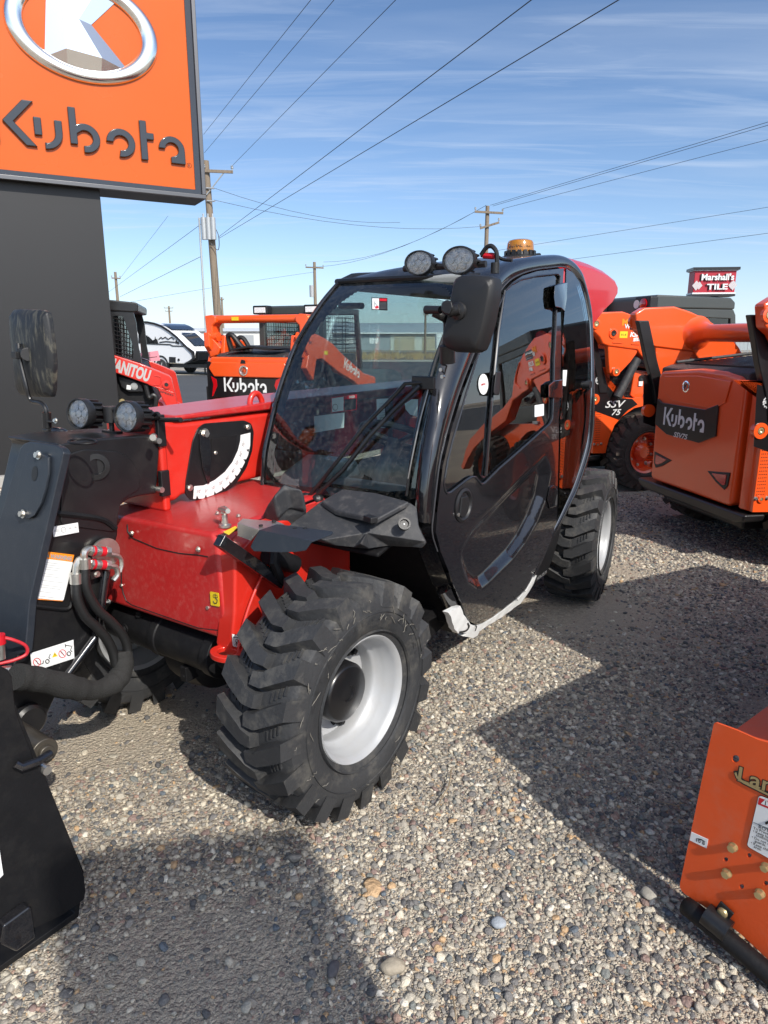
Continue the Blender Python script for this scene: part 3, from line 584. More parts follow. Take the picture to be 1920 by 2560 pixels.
wire(W2(1216, 513), at_y(809, 655, 71.8), 'upper wire from the pole behind the cab to the pole left of it', sag=0.9, r=0.022)
wire(W2(1190, 528), at_y(764, 668, 71.8), 'lower wire from the pole behind the cab to the pole left of it', sag=0.9, r=0.022)
wire(W1(535, 470), W2(1000, 556), 'upper sagging wire running right from the nearest pole', sag=0.5, r=0.018)
wire(W1(535, 500), W2(1205, 566), 'lower sagging wire running right from the nearest pole', sag=0.6, r=0.018)
wire(at_y(786, 680, 71.8), at_y(300, 760, 60), 'long low wire crossing behind the nearest pole', sag=-0.1, r=0.02)
wire(W1(505, 640), at_y(300, 742, 60), 'guy wire dropping left from the nearest pole', r=0.02)
wire(W1(503, 560), at_y(258, 740, 82), 'thin wire falling left behind the sign pillar', r=0.02)
wire(at_y(300, 696, 82.8), at_y(420, 540, 60), 'faint wire up and right of the distant pole', r=0.02)

# ------------------------------------------------------------------ roadside tile sign
q = at_y(1787, 735, 45.0); MF = Frame(q[0], 45.0, 97)   # x along the face
A = lambda u, v: MF.U(u, v, 1, 0.0)
tl, br = A(1738, 676), A(1836, 731); w_, z0, z1 = br[0]-tl[0], br[2], tl[2]; x0 = tl[0]
ms = thing('tile_shop_sign', 'red box sign on a post reading Marshall\'s TILE, above the machines at right', 'sign', MF)
mb = MB(); mb.box((x0+w_/2, 0.6, (z0+z1)/2), (w_, 1.2, z1-z0)); mb.build('sign_box', mat('sign_red', (0.42, 0.012, 0.03), 0.5), ms, bevel=0.03)
mb = MB(); mb.box((x0+w_/2, 0.6, z1+0.09), (w_+0.3, 1.5, 0.16)); mb.build('cap', 'satin_black', ms)
mb = MB(); mb.box((x0+w_/2, 0.6, z1+0.005), (w_+0.16, 1.36, 0.08)); mb.build('white_band', 'white', ms)
mb = MB(); mb.box((x0+w_/2, 0.6, z0-0.04), (w_+0.1, 1.3, 0.09)); mb.build('base_band', 'white', ms); mb = MB(); mb.box((x0+w_/2, 0.6, z0-0.16), (w_+0.1, 1.3, 0.12)); mb.build('base', 'sign_frame', ms)
mb = MB(); mb.box((x0+w_*0.62, 0.7, (z0-0.2)/2), (0.35, 0.35, z0-0.2)); mb.build('post', 'sign_frame', ms)
for nme, dy, m_, dx in (('letter_shadow', -0.05, 'ink', -0.07), ('letters', -0.12, 'white', 0.0)):
    mb = MB(); text(mb, "Marshall's", (x0+w_*0.55+dx, dy, z1-0.40), (1, 0, 0), (0, 0, 1), 0.40, width=w_*0.78, bold=0.03); text(mb, 'TILE', (x0+w_*0.56+dx, dy, z0+0.34), (1, 0, 0), (0, 0, 1), 0.34, width=w_*0.50, bold=0.03)
    mb.build(nme, m_, ms, smooth=0)
dm_ = mat('sign_diamond', (0.55, 0.5, 0.5), 0.5)
for cx, s_ in ((0.06, .3), (0.13, .24), (0.90, .22), (0.94, .3)):
    mb = MB(); c_ = x0+w_*cx; mb.prism([(c_-s_*.8, z0+.42), (c_, z0+.42-s_), (c_+s_*.8, z0+.42), (c_, z0+.42+s_)], 1, -0.03-cx*0.02, -0.01); mb.build('diamond', dm_, ms, smooth=0)

# ------------------------------------------------------------------ far buildings behind the road
def garage_block():
    t = thing('storage_building', 'long low grey building with pale roller doors, seen through the windscreen', 'building', loc=(0, 112, 0))
    x0, x1, zt = -8.0, 62.0, 2.65
    mb = MB(); mb.box(((x0+x1)/2, 6, zt/2), (x1-x0, 12, zt)); mb.build('wall', mat('grey_metal_siding', (0.30, 0.34, 0.36), 0.6, var=0.06, vscale=0.5), t)
    mb = MB(); mb.prism([(-0.5, zt-0.05), (6, zt+1.65), (12.5, zt-0.05)], 0, x0-0.4, x1+0.4); mb.build('roof', mat('grey_metal_roof', (0.36, 0.41, 0.45), 0.5), t)
    mb = MB(); mb.box(((x0+x1)/2, -0.55, zt-0.02), (x1-x0+1, 0.2, 0.18)); mb.build('eave', 'white', t)
    dm = mat('tan_roller_door', (0.46, 0.40, 0.28), 0.6, var=0.1); dm2 = mat('door_surround', (0.55, 0.56, 0.50), 0.7)
    mb = MB(); mb.box((23, -0.04, 1.25), (44, 0.1, 2.5)); mb.build('pale_bay', dm2, t)
    for k in range(10):
        mb = MB()
        for j in range(6): mb.box((3.2+k*4.4, -0.13-(j % 2)*0.01, 0.2+0.36*j), (3.2, 0.06, 0.34))
        mb.build('roller_door', dm, t, smooth=0)
    for x in (-5.5, -1.6):
        mb = MB(); mb.box((x, -0.05, 1.5), (1.3, 0.08, 0.9)); mb.build('notice', 'white', t)
garage_block()
def shed(name, label, cx, cy, wd, h, col, roofc, rise=1.0):
    t = thing(name, label, 'building', loc=(cx, cy, 0)); mb = MB(); mb.box((0, 5, h/2), (wd, 10, h)); mb.build('wall', mat(name+'_wall', col, 0.7, var=0.05), t)
    mb = MB(); mb.prism([(-0.4, h), (5, h+rise), (10.4, h)], 0, -wd/2-0.3, wd/2+0.3); mb.build('roof', mat(name+'_roof', roofc, 0.6), t)
    for k in range(3): mb = MB(); mb.box((-wd/3+k*wd/3, -0.04, 1.3), (2.4, 0.06, 2.2)); mb.build('door', 'galv', t)
shed('warehouse', 'white flat roofed warehouse far behind the travel trailer', -23.0, 120, 22, 3.0, (0.62, 0.62, 0.60), (0.55, 0.58, 0.6), 0.6)
shed('far_shed', 'tan metal shed far off behind the cages of the left loader', -60.0, 150, 30, 3.6, (0.45, 0.40, 0.33), (0.5, 0.52, 0.5), 0.9)
# chain link fence in front of it
t = thing('chain_link_fence', 'low chain link fence in front of the roller door building', 'fence', loc=(0, 92, 0))
mb = MB()
for k in range(24):
    mb = MB(); mb.cyl((-14+k*3.2, 0, 0), (-14+k*3.2, 0, 1.9), 0.045, n=6); mb.build('post', 'galv', t)
mb = MB()
for z in (0.15, 1.85): mb.cyl((-14, 0, z), (60, 0, z), 0.03, n=5)
for k in range(150): mb.cyl((-14+k*0.5, 0, 0.1), (-14+k*0.5+0.5, 0, 1.85), 0.010, n=4, caps=False); mb.cyl((-14+k*0.5+.5, 0, 0.1), (-14+k*0.5, 0, 1.85), 0.010, n=4, caps=False)
mb.build('mesh', 'galv', t, smooth=0)
# dry weeds along the verge: countless
mb = MB(); g_ = np.random.default_rng(3)
for k in range(2600):
    x = g_.uniform(-9, 32); y = g_.uniform(57, 74)+abs(g_.normal(0, 2)); h = g_.uniform(0.15, 0.6)*(1.5 if g_.random() < .2 else 1); dx = g_.normal(0, .12); wd = 0.05
    mb.add([(x-wd, y, 0), (x+wd, y, 0), (x+dx, y+g_.normal(0, .1), h)], [(0, 1, 2)])
mb.build('dry_weeds', mat('dry_weeds', (0.36, 0.26, 0.13), 0.9, var=0.3), smooth=0); tag(bpy.data.objects['dry_weeds'], 'dry straw coloured weeds on the verge across the road', 'weeds', kind='stuff')
def pickup():
    t = thing('pickup_truck', 'dark pickup truck parked before the roller doors beyond the fence', 'truck', loc=(13.5, 84, 0), rz=R(200))
    body = [(-2.9, .55), (-2.95, 1.1), (-0.9, 1.18), (-0.75, 1.2), (-0.45, 1.85), (0.95, 1.88), (1.55, 1.25), (2.75, 1.12), (2.9, .9), (2.88, .5)]
    mb = MB(); mb.prism(body, 1, -0.95, 0.95); mb.build('body', mat('truck_paint', (0.02, 0.023, 0.03), 0.3, coat=1), t, bevel=0.08)
    for s_ in (-1, 1): mb = MB(); mb.prism([(-0.55, 1.28), (-0.35, 1.75), (0.85, 1.78), (1.35, 1.28)], 1, 0.955*s_, 0.965*s_); mb.build('side_window', 'tinted', t)
    mb = MB(); mb.add([(1.5, -.8, 1.3), (1.5, .8, 1.3), (1.0, .75, 1.84), (1.0, -.75, 1.84)], [(0, 1, 2, 3)]); mb.build('windscreen', 'tinted', t)
    for x in (-1.9, 1.9):
        for s_ in (-1, 1): mb = MB(); mb.cyl((x, .72*s_, .4), (x, .98*s_, .4), .4, n=20); wh = mb.build('wheel', 'rubber', t); mb = MB(); mb.cyl((x, .97*s_, .4), (x, .99*s_, .4), .24, n=16); mb.build('rim', 'rim', wh)
    for s_ in (-1, 1): mb = MB(); mb.box((2.9, .7*s_, .95), (.06, .35, .18)); mb.build('headlight', 'lens', t)
pickup()
t = thing('box_trailer', 'white enclosed trailer parked beside the pickup by the roller doors', 'trailer', loc=(9.0, 96, 0))
mb = MB(); mb.box((0, 0, 1.4), (4.2, 2.2, 1.9)); mb.build('body', 'white_fg', t, bevel=0.1)
for x in (-.6, .4):
    mb = MB(); mb.cyl((x, -1.15, .35), (x, 1.15, .35), .35); mb.build('wheel', 'rubber', t)

# ------------------------------------------------------------------ travel trailer (camper)
q = at_y(402, 935, 34.0); TF = Frame(q[0], 34.0, 117)
cam_t = thing('travel_trailer', 'white teardrop travel trailer with mountain graphic and dark sloping front windows', 'trailer', TF)
def T2(pts, y=0.0): return TF.P(CM(pts), 1, y)
prof = T2([(330, 380), (430, 372), (520, 366), (600, 368), (700, 388), (800, 425), (900, 490), (1000, 570), (1080, 650), (1150, 720), (1220, 790), (1245, 860), (1180, 905), (1100, 940), (880, 932), (700, 935), (300, 935)])
prof = [(-2.6, prof[0][1])] + prof[1:-1] + [(-2.6, prof[-1][1])]
mb = MB(); mb.prism(prof, 1, 0.0, 2.1); mb.build('body', 'white_fg', cam_t, bevel=0.06, bseg=3, smooth=50)
top = [np.array([p[0], 0, p[1]]) for p in prof[1:12]]
mb = MB(); mb.tube([p+np.array([0, -0.02, 0.02]) for p in top], 0.05, 6); mb.build('roof_trim', 'satin_black', cam_t)
def strip(pa, y0, y1, lift):
    G = []
    for i, p in enumerate(pa):
        d = nrm(pa[min(i+1, len(pa)-1)]-pa[max(i-1, 0)]); nn = np.array([-d[2], 0, d[0]]); nn = nn if nn[2] > 0 else -nn; G.append([p+nn*lift+np.array([0, y0, 0]), p+nn*lift+np.array([0, y1, 0])])
    return G
mb = MB(); mb.grid(strip(rs(top, 30)[10:16], 0.25, 1.85, 0.075)); mb.build('roof_window', 'tinted', cam_t)
mb = MB(); mb.grid(strip(rs(top, 30)[17:25], 0.55, 1.5, 0.075)); mb.build('front_window', 'tinted', cam_t)
mb = MB(); mb.prism(T2([(1150, 700), (1245, 770), (1258, 870), (1190, 920), (1100, 945), (1180, 895), (1225, 860), (1220, 800)]), 1, -0.03, 0.02); mb.build('nose_band', 'satin_black', cam_t)
mb = MB(); a = T2([(1255, 760), (1250, 890)]); mb.prism([(a[0][0]-0.02, a[0][1]), (a[0][0]+0.18, a[0][1]-.05), (a[1][0]+0.15, a[1][1]), (a[1][0]-0.1, a[1][1]-0.05)], 1, 0.1, 2.0); mb.build('nose_guard', 'satin_black', cam_t)
mb = MB(); mb.box((0.2, 1.05, 0.42), (5.6, 1.9, 0.16)); mb.box((2.9, 1.05, 0.45), (1.6, 0.9, 0.12)); mb.build('chassis', 'satin_black', cam_t)
mb = MB(); mb.prism(T2([(590, 560), (620, 560), (680, 620), (755, 655), (740, 640), (720, 590), (700, 620), (690, 650), (610, 650)]), 1, -0.02, 0.01); mb.prism(T2([(480, 540), (600, 545), (640, 655), (480, 655)]), 1, -0.02, 0.01)
mb.prism(T2([(700, 650), (710, 560), (722, 640), (735, 590), (750, 650)]), 1, -0.025, 0.01); mb.prism(T2([(985, 650), (1000, 600), (1015, 640), (1030, 630), (1042, 668)]), 1, -0.025, 0.01)
mb.build('side_graphic', 'ink', cam_t, smooth=0)
mb = MB()
for a, b in (((760, 600), (790, 570)), ((790, 570), (815, 592)), ((815, 592), (850, 568)), ((850, 568), (890, 600)), ((890, 600), (935, 570)), ((935, 570), (975, 600)), ((770, 640), (860, 630)), ((860, 630), (980, 640)), ((590, 660), (920, 672)), ((920, 672), (950, 690)), ((950, 690), (1110, 694))):
    p_ = [np.array([x, -0.015, z]) for x, z in T2([a, b])]; mb.tube(p_, 0.025, 4)
mb.build('graphic_lines', 'ink', cam_t, smooth=0)
mb = MB(); mb.prism(T2([(905, 842), (992, 845), (992, 922), (905, 920)]), 1, -0.03, 0.01); mb.build('side_hatch', 'satin_black', cam_t)
mb = MB(); mb.cyl((*[T2([(1035, 882)])[0][0]], -0.03, T2([(1035, 882)])[0][1]), (T2([(1035, 882)])[0][0], 0.01, T2([(1035, 882)])[0][1]), 0.06); mb.build('inlet', 'satin_black', cam_t)
wc = T2([(795, 980)])[0]
for yy in (-0.02, 1.85):
    mb = MB(); mb.lathe([(0.2, 0), (0.34, 0), (0.37, 0.04), (0.37, 0.2), (0.34, 0.24), (0.2, 0.24)], (wc[0], yy, 0.37), (0, 1, 0), 28); wh = mb.build('wheel', 'rubber', cam_t)
    mb = MB(); mb.cyl((wc[0], yy+0.02, 0.37), (wc[0], yy+0.1, 0.37), 0.21, n=20)
    mb.build('rim', 'gloss_black', wh); mb = MB()
    for k in range(5): a = k*2*math.pi/5; mb.tube([(wc[0], yy-0.005, 0.37), (wc[0]+.2*math.cos(a), yy+0.01, .37+.2*math.sin(a))], 0.025, 4)
    mb.build('spokes', 'galv', wh)
mb = MB(); mb.lathe([(0.40, -0.03), (0.47, -0.03), (0.47, 0.05), (0.40, 0.05)], (wc[0], 0, 0.42), (0, 1, 0), 28, closed=True); mb.build('wheel_arch', 'satin_black', cam_t)
for x in (2.4, -2.3):
    mb = MB(); mb.cyl((x, 0.4, 0.0), (x, 0.4, 0.4), 0.04); mb.build('jack', 'satin_black', cam_t)
mb = MB(); mb.prism([(wc[0]+.36, 0), (wc[0]+.62, 0), (wc[0]+.42, .22)], 1, -0.05, 0.2); tag(mb.build('wheel_chock', 'yellow', loc=tuple(TF.o), rot=(0, 0, TF.rz())), 'yellow wheel chock against the travel trailer tyre', 'chock')
# rusty post with a pink card
PF = Frame(*at_y(366, 1000, 12.2)[:2], 90); a, b = PF.U(360, 828, 1, 0), PF.U(369, 920, 1, 0)
t = thing('steel_post', 'rusty steel post standing in front of the white travel trailer', 'post', PF)
mb = MB(); mb.box((0.02, 0, a[2]/2), (0.07, 0.07, a[2])); mb.build('post', 'rust', t, bevel=0.004)
mb = MB()
for k in range(9): mb.cyl((0.02, -0.037, 0.3+k*0.15), (0.02, -0.0345, 0.3+k*0.15), 0.012, n=10)
mb.build('post_hole', 'ink', t)
mb = MB(); mb.prism(PF.P(CM([(505, 790), (745, 757), (778, 892), (525, 920)]), 1, -0.06), 1, -0.066, -0.058)
pc = mb.build('pink_card', 'pink', None, loc=tuple(PF.o), rot=(0, 0, PF.rz())); tag(pc, 'pink card fixed to the rusty post before the travel trailer', 'card')
mb = MB(); mb.prism(PF.P(CM([(605, 852), (735, 835), (737, 842), (607, 860)]), 1, -0.06), 1, -0.0685, -0.0665); mb.build('printed_line', 'ink', pc)
# ------------------------------------------------------------------ telehandler
TFm = Frame(0.05103, 3.59046, 215.2)
TU = TFm.U
tele = thing('telehandler', 'red and black compact telehandler with glazed cab and boom angle gauge, centre of the yard', 'telehandler', TFm)
YW, XF, XR = 0.60, 1.2425, -1.2425
def SY(z):                                             # outer skin of the cab side: y as a function of height
    return 0.705 - 0.10*max(0.0, (z-1.10)/0.85)**1.6 - 0.06*max(0.0, (0.75-z)/0.4)**2
def S(u, v, off=0.0):
    y = 0.70
    for _ in range(7): p = TU(u, v, 1, y); y = SY(p[2])+off
    return p
def S2(pts): return [tuple(S(u, v)[[0, 2]]) for u, v in pts]
skin = lambda x, z: (x, SY(z), z)

def tyre_mesh(mb, Ro=0.415, w=0.30, nl=20, rim=0.222, lug_h=0.036, seed=0, flat=False):
    """carcass + chevron lugs, axle along +y"""
    h = w/2; Rb = Ro-lug_h
    prof = [(rim-0.012, -h*0.80), (rim+0.012, -h*0.93), (rim+0.03, -h*0.96), (rim+0.075, -h*1.02), (Rb-0.055, -h*1.02), (Rb-0.018, -h*0.93), (Rb-0.004, -h*0.78), (Rb, -h*0.4), (Rb+0.002, 0), (Rb, h*0.4), (Rb-0.004, h*0.78), (Rb-0.018, h*0.93), (Rb-0.055, h*1.02), (rim+0.075, h*1.02), (rim+0.035, h*0.985), (rim+0.030, h*0.955), (rim+0.012, h*0.93), (rim-0.012, h*0.80)]
    mb.lathe(prof, (0, 0, 0), (0, 1, 0), 80, closed=True)
    for rr in (rim+0.022, rim+0.088):                        # moulded sidewall rings
        for s in (-1, 1): mb.lathe([(rr-0.003, s*h*0.985), (rr, s*(h*1.02+0.004)), (rr+0.003, s*h*0.985)], (0, 0, 0), (0, 1, 0), 80, closed=True)
    rnd = random.Random(seed); pitch = 2*math.pi/nl
    for s in (-1, 1):
        for k in range(nl):
            th = k*pitch+(pitch/2 if s < 0 else 0)
            def V(y, t, r): a = th+t/0.39; return (r*math.cos(a), s*y, r*math.sin(a))
            # centreline of the lug from nose to shoulder, half widths
            cl = [(-0.016, -0.006, 0.022), (0.026, -0.002, 0.027), (0.036, 0.004, 0.031), (0.092, 0.034, 0.033), (h*0.955, 0.062, 0.034)]
            top = []; base = []
            for side in (1, -1):
                seq = cl if side > 0 else cl[::-1]
                for (y, t, hw) in seq:
                    e = 0.0 if y < h*0.9 else 0.0
                    top.append(V(y, t+side*hw*0.86, Ro-(0.004 if y > h*0.9 else 0)-(0.0015*rnd.random())))
                    yy = y if y < h*0.9 else h*1.035
                    if y < 0: yy = y-0.006
                    base.append(V(yy, t+side*(hw+0.007), Rb-0.006 if y < h*0.9 else Rb-0.052))
            n = len(top)
            mb.add(top+base, [list(range(n))] + [(i, (i+1) % n, n+(i+1) % n, n+i) for i in range(n)] + [list(range(2*n-1, n-1, -1))])
            # little ribs between lugs
            for j in range(4):
                y = 0.058+0.016*j; t = 0.078+0.012*j
                A = [V(y-0.003, t-0.016, Rb-0.004), V(y+0.003, t-0.016, Rb-0.004), V(y+0.003, t+0.014, Rb-0.004), V(y-0.003, t+0.014, Rb-0.004)]
                B = [V(y-0.003, t-0.016, Rb+0.004), V(y+0.003, t-0.016, Rb+0.004), V(y+0.003, t+0.014, Rb+0.004), V(y-0.003, t+0.014, Rb+0.004)]
                mb.hull2(A, B)
def wheel(parent, loc, steer, side, seed=0, spin=0.0, marks=False):
    """side +1: outer face looks along +y"""
    mb = MB(); k = side
    P = lambda pr: [(r, y*k) for r, y in pr]
    mb.lathe(P([(0.222, -0.135), (0.205, -0.125), (0.198, -0.09), (0.176, -0.07), (0.172, -0.035), (0.171, 0.0), (0.172, 0.030), (0.178, 0.042), (0.188, 0.050), (0.191, 0.072), (0.1975, 0.082), (0.2035, 0.112), (0.210, 0.128), (0.221, 0.136), (0.226, 0.128), (0.216, 0.112), (0.210, 0.09), (0.196, 0.06), (0.184, 0.0), (0.186, -0.06), (0.21, -0.11)]), (0, 0, 0), (0, 1, 0), 72, closed=True)
    mb.lathe(P([(0.086, -0.030), (0.150, -0.030), (0.171, -0.012), (0.171, -0.026), (0.150, -0.042), (0.086, -0.042)]), (0, 0, 0), (0, 1, 0), 72, closed=True)
    wh = mb.build('wheel', 'rim', parent, loc=loc, rot=(0, spin, steer), smooth=45)
    mb = MB(); tyre_mesh(mb, seed=seed); mb.build('tyre', 'rubber', wh, smooth=38)
    mb = MB(); mb.lathe(P([(0.112, -0.10), (0.112, -0.03), (0.108, -0.01), (0.106, 0.048), (0.100, 0.060), (0.092, 0.064), (0.030, 0.065), (0.028, 0.060), (0.0, 0.060)]), (0, 0, 0), (0, 1, 0), 56); mb.build('hub', 'hub_black', wh, smooth=40)
    for j in range(6):
        a = R(25+60*j); c = np.array([0.148*math.cos(a), -0.030*k, 0.148*math.sin(a)]); mb = MB()
        mb.cyl(c, c+[0, 0.010*k, 0], 0.024, n=20); mb.cyl(c+[0, 0.010*k, 0], c+[0, 0.030*k, 0], 0.017, n=6); mb.cyl(c+[0, 0.030*k, 0], c+[0, 0.042*k, 0], 0.010, n=12); mb.build('wheel_nut', 'black_steel', wh)
    if marks:
        mb = MB()
        for i, ch in enumerate('12-16.5'):
            a = R(-6)+0.0; 
        # moulded size letters on one lug and the sidewall
        vs, fs = text_verts('12-16.5  SKS 332  12-16.5', 1.0); 
        L_ = max(v[0] for v in vs)-min(v[0] for v in vs)
        pts = []
        for x, y, z in vs:
            r = 0.292+y*0.020; an = R(100)-x/L_*R(150); pts.append((r*math.cos(an)*1.0, (0.153+0.0022)*k, r*math.sin(an)))
        mb.add(pts, fs); mb.build('sidewall_lettering', 'rubber', wh, smooth=0)
    return wh
FWH = wheel(tele, (XF, YW, 0.41), R(-1.5), 1, 1, R(8), True)
wheel(tele, (XR, YW, 0.41), R(7.5), 1, 2, R(3), True)
wheel(tele, (XF, -YW, 0.41), R(-1.5), -1, 3, R(14))
wheel(tele, (XR, -YW, 0.41), R(7.5), -1, 4, R(1))
# dried grass and dirt smears on the front tyre sidewall
mb = MB(); g_ = np.random.default_rng(9)
for k in range(40):
    a = g_.uniform(-0.2, 2.6) if k % 3 else g_.uniform(-2.2, 3.4); r0 = g_.uniform(0.255, 0.355); ln = g_.uniform(0.015, 0.055); d = g_.uniform(-1.1, 1.1)
    pts = []
    for i in range(5):
        t = i/4*ln; rr = r0+math.cos(d)*t*0.7; aa = a+math.sin(d)*t/r0+g_.normal(0, .008); pts.append((rr*math.cos(aa), 0.1535+(0.002 if rr < .36 else -0.006), rr*math.sin(aa)))
    mb.tube(pts, [0.0006, 0.0016, 0.0012, 0.0018, 0.0005], 4)
mb.build('grass_smear', 'dust_crease', FWH, smooth=0)

# ---- lower frame
mb = MB(); mb.box((0, 0.0, 0.47), (2.55, 0.34, 0.26)); mb.box((-1.25, 0, 0.62), (0.9, 0.5, 0.4)); mb.build('chassis', 'satin_black', tele, bevel=0.01)
mb = MB(); mb.prism([(-1.62, 0.55), (-1.55, 1.05), (-0.75, 1.15), (-0.70, 0.60)], 1, -0.62, 0.40); mb.build('rear_body', 'red', tele, bevel=0.04)
# front axle with its steering cylinder and the black transverse tank below the red nose
mb = MB(); mb.cyl((XF, -0.5, 0.41), (XF, 0.5, 0.41), 0.075, n=20); mb.lathe([(0.08, -0.14), (0.16, -0.08), (0.17, 0.0), (0.16, 0.08), (0.08, 0.14)], (XF, -0.05, 0.41), (0, 1, 0), 24); mb.build('front_axle', 'black_steel', tele)
mb = MB(); mb.cyl((XR, -0.5, 0.41), (XR, 0.5, 0.41), 0.085, n=20); mb.build('rear_axle', 'black_steel', tele)
xc = 1.37; zc = 0.475; rc = 0.082
mb = MB(); mb.lathe([(0.0, -0.47), (0.070, -0.46), (rc, -0.44), (rc, -0.16), (rc+.006, -0.155), (rc+.006, -0.12), (rc, -0.115), (rc, 0.14), (rc+.008, 0.145), (rc+.008, 0.19), (0.05, 0.20), (0.05, 0.24)], (xc, 0, zc), (0, 1, 0), 36)
mb.box((xc+0.03, 0.02, zc-rc-0.02), (0.07, 0.035, 0.06)); mb.build('tank', 'black_steel', tele, bevel=0.003)
mb = MB(); mb.bolt((xc+rc-0.002, -0.30, zc+0.01), (1, 0, 0), 0.014, 0.02); mb.bolt((xc+0.05, -0.24, zc+rc-0.012), (0.4, 0, 1), 0.011, 0.02); mb.cyl((xc+.03, .02, zc-rc-.03), (xc+.07, .02, zc-rc-.03), .010); mb.build('tank_plug', 'black_steel', tele)
# ---- red nose: front cover, sloping top, side gusset
XN = 1.44
def NU(pts, x=XN): return TFm.P(pts, 0, x)               # -> (y, z)
nose = [(-0.50, 0.575), (0.275, 0.585), (0.300, 0.62), (0.262, 0.935), (0.235, 0.960), (-0.42, 0.945), (-0.50, 0.90)]
mb = MB(); front = [(XN+(0.0 if z > 0.8 else 0.015), y, z) for y, z in nose]; back = [(0.78, y*(1.0), z+(0.045 if z > 0.8 else 0.0)) for y, z in nose]
mb.hull2(front, back); mb.build('nose_cover', 'red_dusty', tele, bevel=0.022, bseg=3)
# seams and bolts of the front cover
mb = MB(); q = NU(C4([(1055, 235), (1060, 300), (1090, 345), (1300, 435), (1480, 475), (1659, 492)])+[(520, 1392)], XN+0.004)
mb.tube([(XN+0.004+(0.008 if z < 0.8 else 0), y, z) for y, z in rs(q, 20)], 0.0022, 5)
q = NU(C4([(1010, 600), (1012, 740), (1040, 860), (1090, 900), (1659, 1095)])+[(545, 1575)], XN+0.012); mb.tube([(XN+0.014, y, z) for y, z in rs(q, 20)], 0.0022, 5)
mb.build('panel_seam', 'ink', tele)
for (u, v) in C4([(1100, 305), (1020, 737), (1652, 440)])+[(523, 1518)]:
    y, z = NU([(u, v)], XN+0.006)[0]; mb = MB(); mb.bolt((XN+0.008, y, z), (1, 0, 0), 0.007, 0.007); mb.build('bolt', 'zinc', tele)
# right hand gusset behind the nose, beside the tyre (red, with curved ribs)
mb = MB(); g1 = [(0.80, 0.48), (1.30, 0.47), (1.45, 0.50), (1.47, 0.58), (1.445, 0.70), (1.43, 0.90), (1.30, 0.97), (0.80, 0.98)]
mb.prism(g1, 1, 0.255, 0.335); mb.build('side_plate', 'red', tele, bevel=0.012)
mb = MB(); arcp = [(1.10, 0.338, 0.93), (1.22, 0.345, 0.88), (1.34, 0.350, 0.78), (1.42, 0.352, 0.66), (1.46, 0.352, 0.55)]; mb.tube(bez(arcp, 24), 0.006, 10); mb.build('side_rib', 'red', tele)
# towing eye
e0 = np.array([1.535, 0.335, 0.545]); 
def ring_plate(mb, c, ro, ri, th, axis, sx=1.0, n=32):
    a, u, v = basis(axis); V = []; F = []
    for i in range(n):
        t = 2*math.pi*i/n
        for r, h in ((ri, -th/2), (ro, -th/2), (ro, th/2), (ri, th/2)): V.append(np.array(c)+a*h+u*r*math.cos(t)*sx+v*r*math.sin(t))
    for i in range(n):
        for j in range(4): F.append((i*4+j, (i+1) % n*4+j, (i+1) % n*4+(j+1) % 4, i*4+(j+1) % 4))
    mb.add(V, F)
q = TU(568, 1634, 1, 0.33)
mb = MB(); ring_plate(mb, q, 0.052, 0.029, 0.020, (0, 0.0, 1), 1.25); mb.box((q[0]-0.075, q[1]-0.01, q[2]), (0.11, 0.09, 0.022)); mb.build('tow_eye', 'red', tele, bevel=0.004)
# labels on the nose
def label(pts, ax, val, off, matn, name, sign=1, parent=tele, r=0.004, thick=0.0012):
    a, b = sorted((val+off*sign, val+(off-thick)*sign)); mb = MB(); mb.prism(rounded(TFm.P(pts, ax, val), r), ax, a, b); return mb.build(name, matn, parent, smooth=0)
def tri_ring(mb, pts, r):                              # closed outline drawn as a thin tube
    mb.tube(list(pts)+[pts[0]], r, 4)
lab = label([(527, 1478), (549, 1482), (551, 1516), (529, 1512)], 0, XN+0.012, 0.004, 'yellow', 'hook_label')
P_ = lambda u, v: TU(u, v, 0, XN+0.0165)
mb = MB(); mb.tube([P_(538, 1484), P_(538, 1494)], 0.0012, 4); mb.tube(bez([P_(538, 1494), P_(543, 1500), P_(541, 1508), P_(536, 1508), P_(533, 1502)], 16), 0.0018, 4); tri_ring(mb, [P_(533, 1487), P_(543, 1488), P_(544, 1494), P_(533, 1493)], 0.0009); mb.build('hook_symbol', 'ink', lab, smooth=0)
def tie_label(pts, ax, val):
    lb = label(pts, ax, val, 0.003, 'white', 'tie_down_label'); c = np.mean(pts, axis=0); W_ = (pts[1][0]-pts[0][0]); H_ = (pts[3][1]-pts[0][1])
    Q = lambda a, b: TU(c[0]+a*W_, c[1]+b*H_, ax, val+0.0036); mb = MB()
    mb.tube([Q(-.4, -.33), Q(.4, -.25)], 0.0012, 4); tri_ring(mb, [Q(.14*math.cos(t), -.02+.12*math.sin(t)) for t in np.linspace(0, 5.8, 9)], 0.0009)
    mb.tube([Q(-.22, .30), Q(0, .12), Q(.22, .32)], 0.0010, 4); mb.tube([Q(0, .1), Q(0, .36)], 0.001, 4); mb.build('symbol', 'ink', lb, smooth=0)
tie_label([(579, 1584), (602, 1590), (604, 1622), (581, 1615)], 1, 0.337); tie_label(C4([(868, 800), (912, 808), (920, 890), (872, 880)]), 0, 1.45)
label(CE([(50, 420), (135, 378), (150, 392), (88, 440)]), 2, 0.972, 0.003, 'yellow', 'step_label')
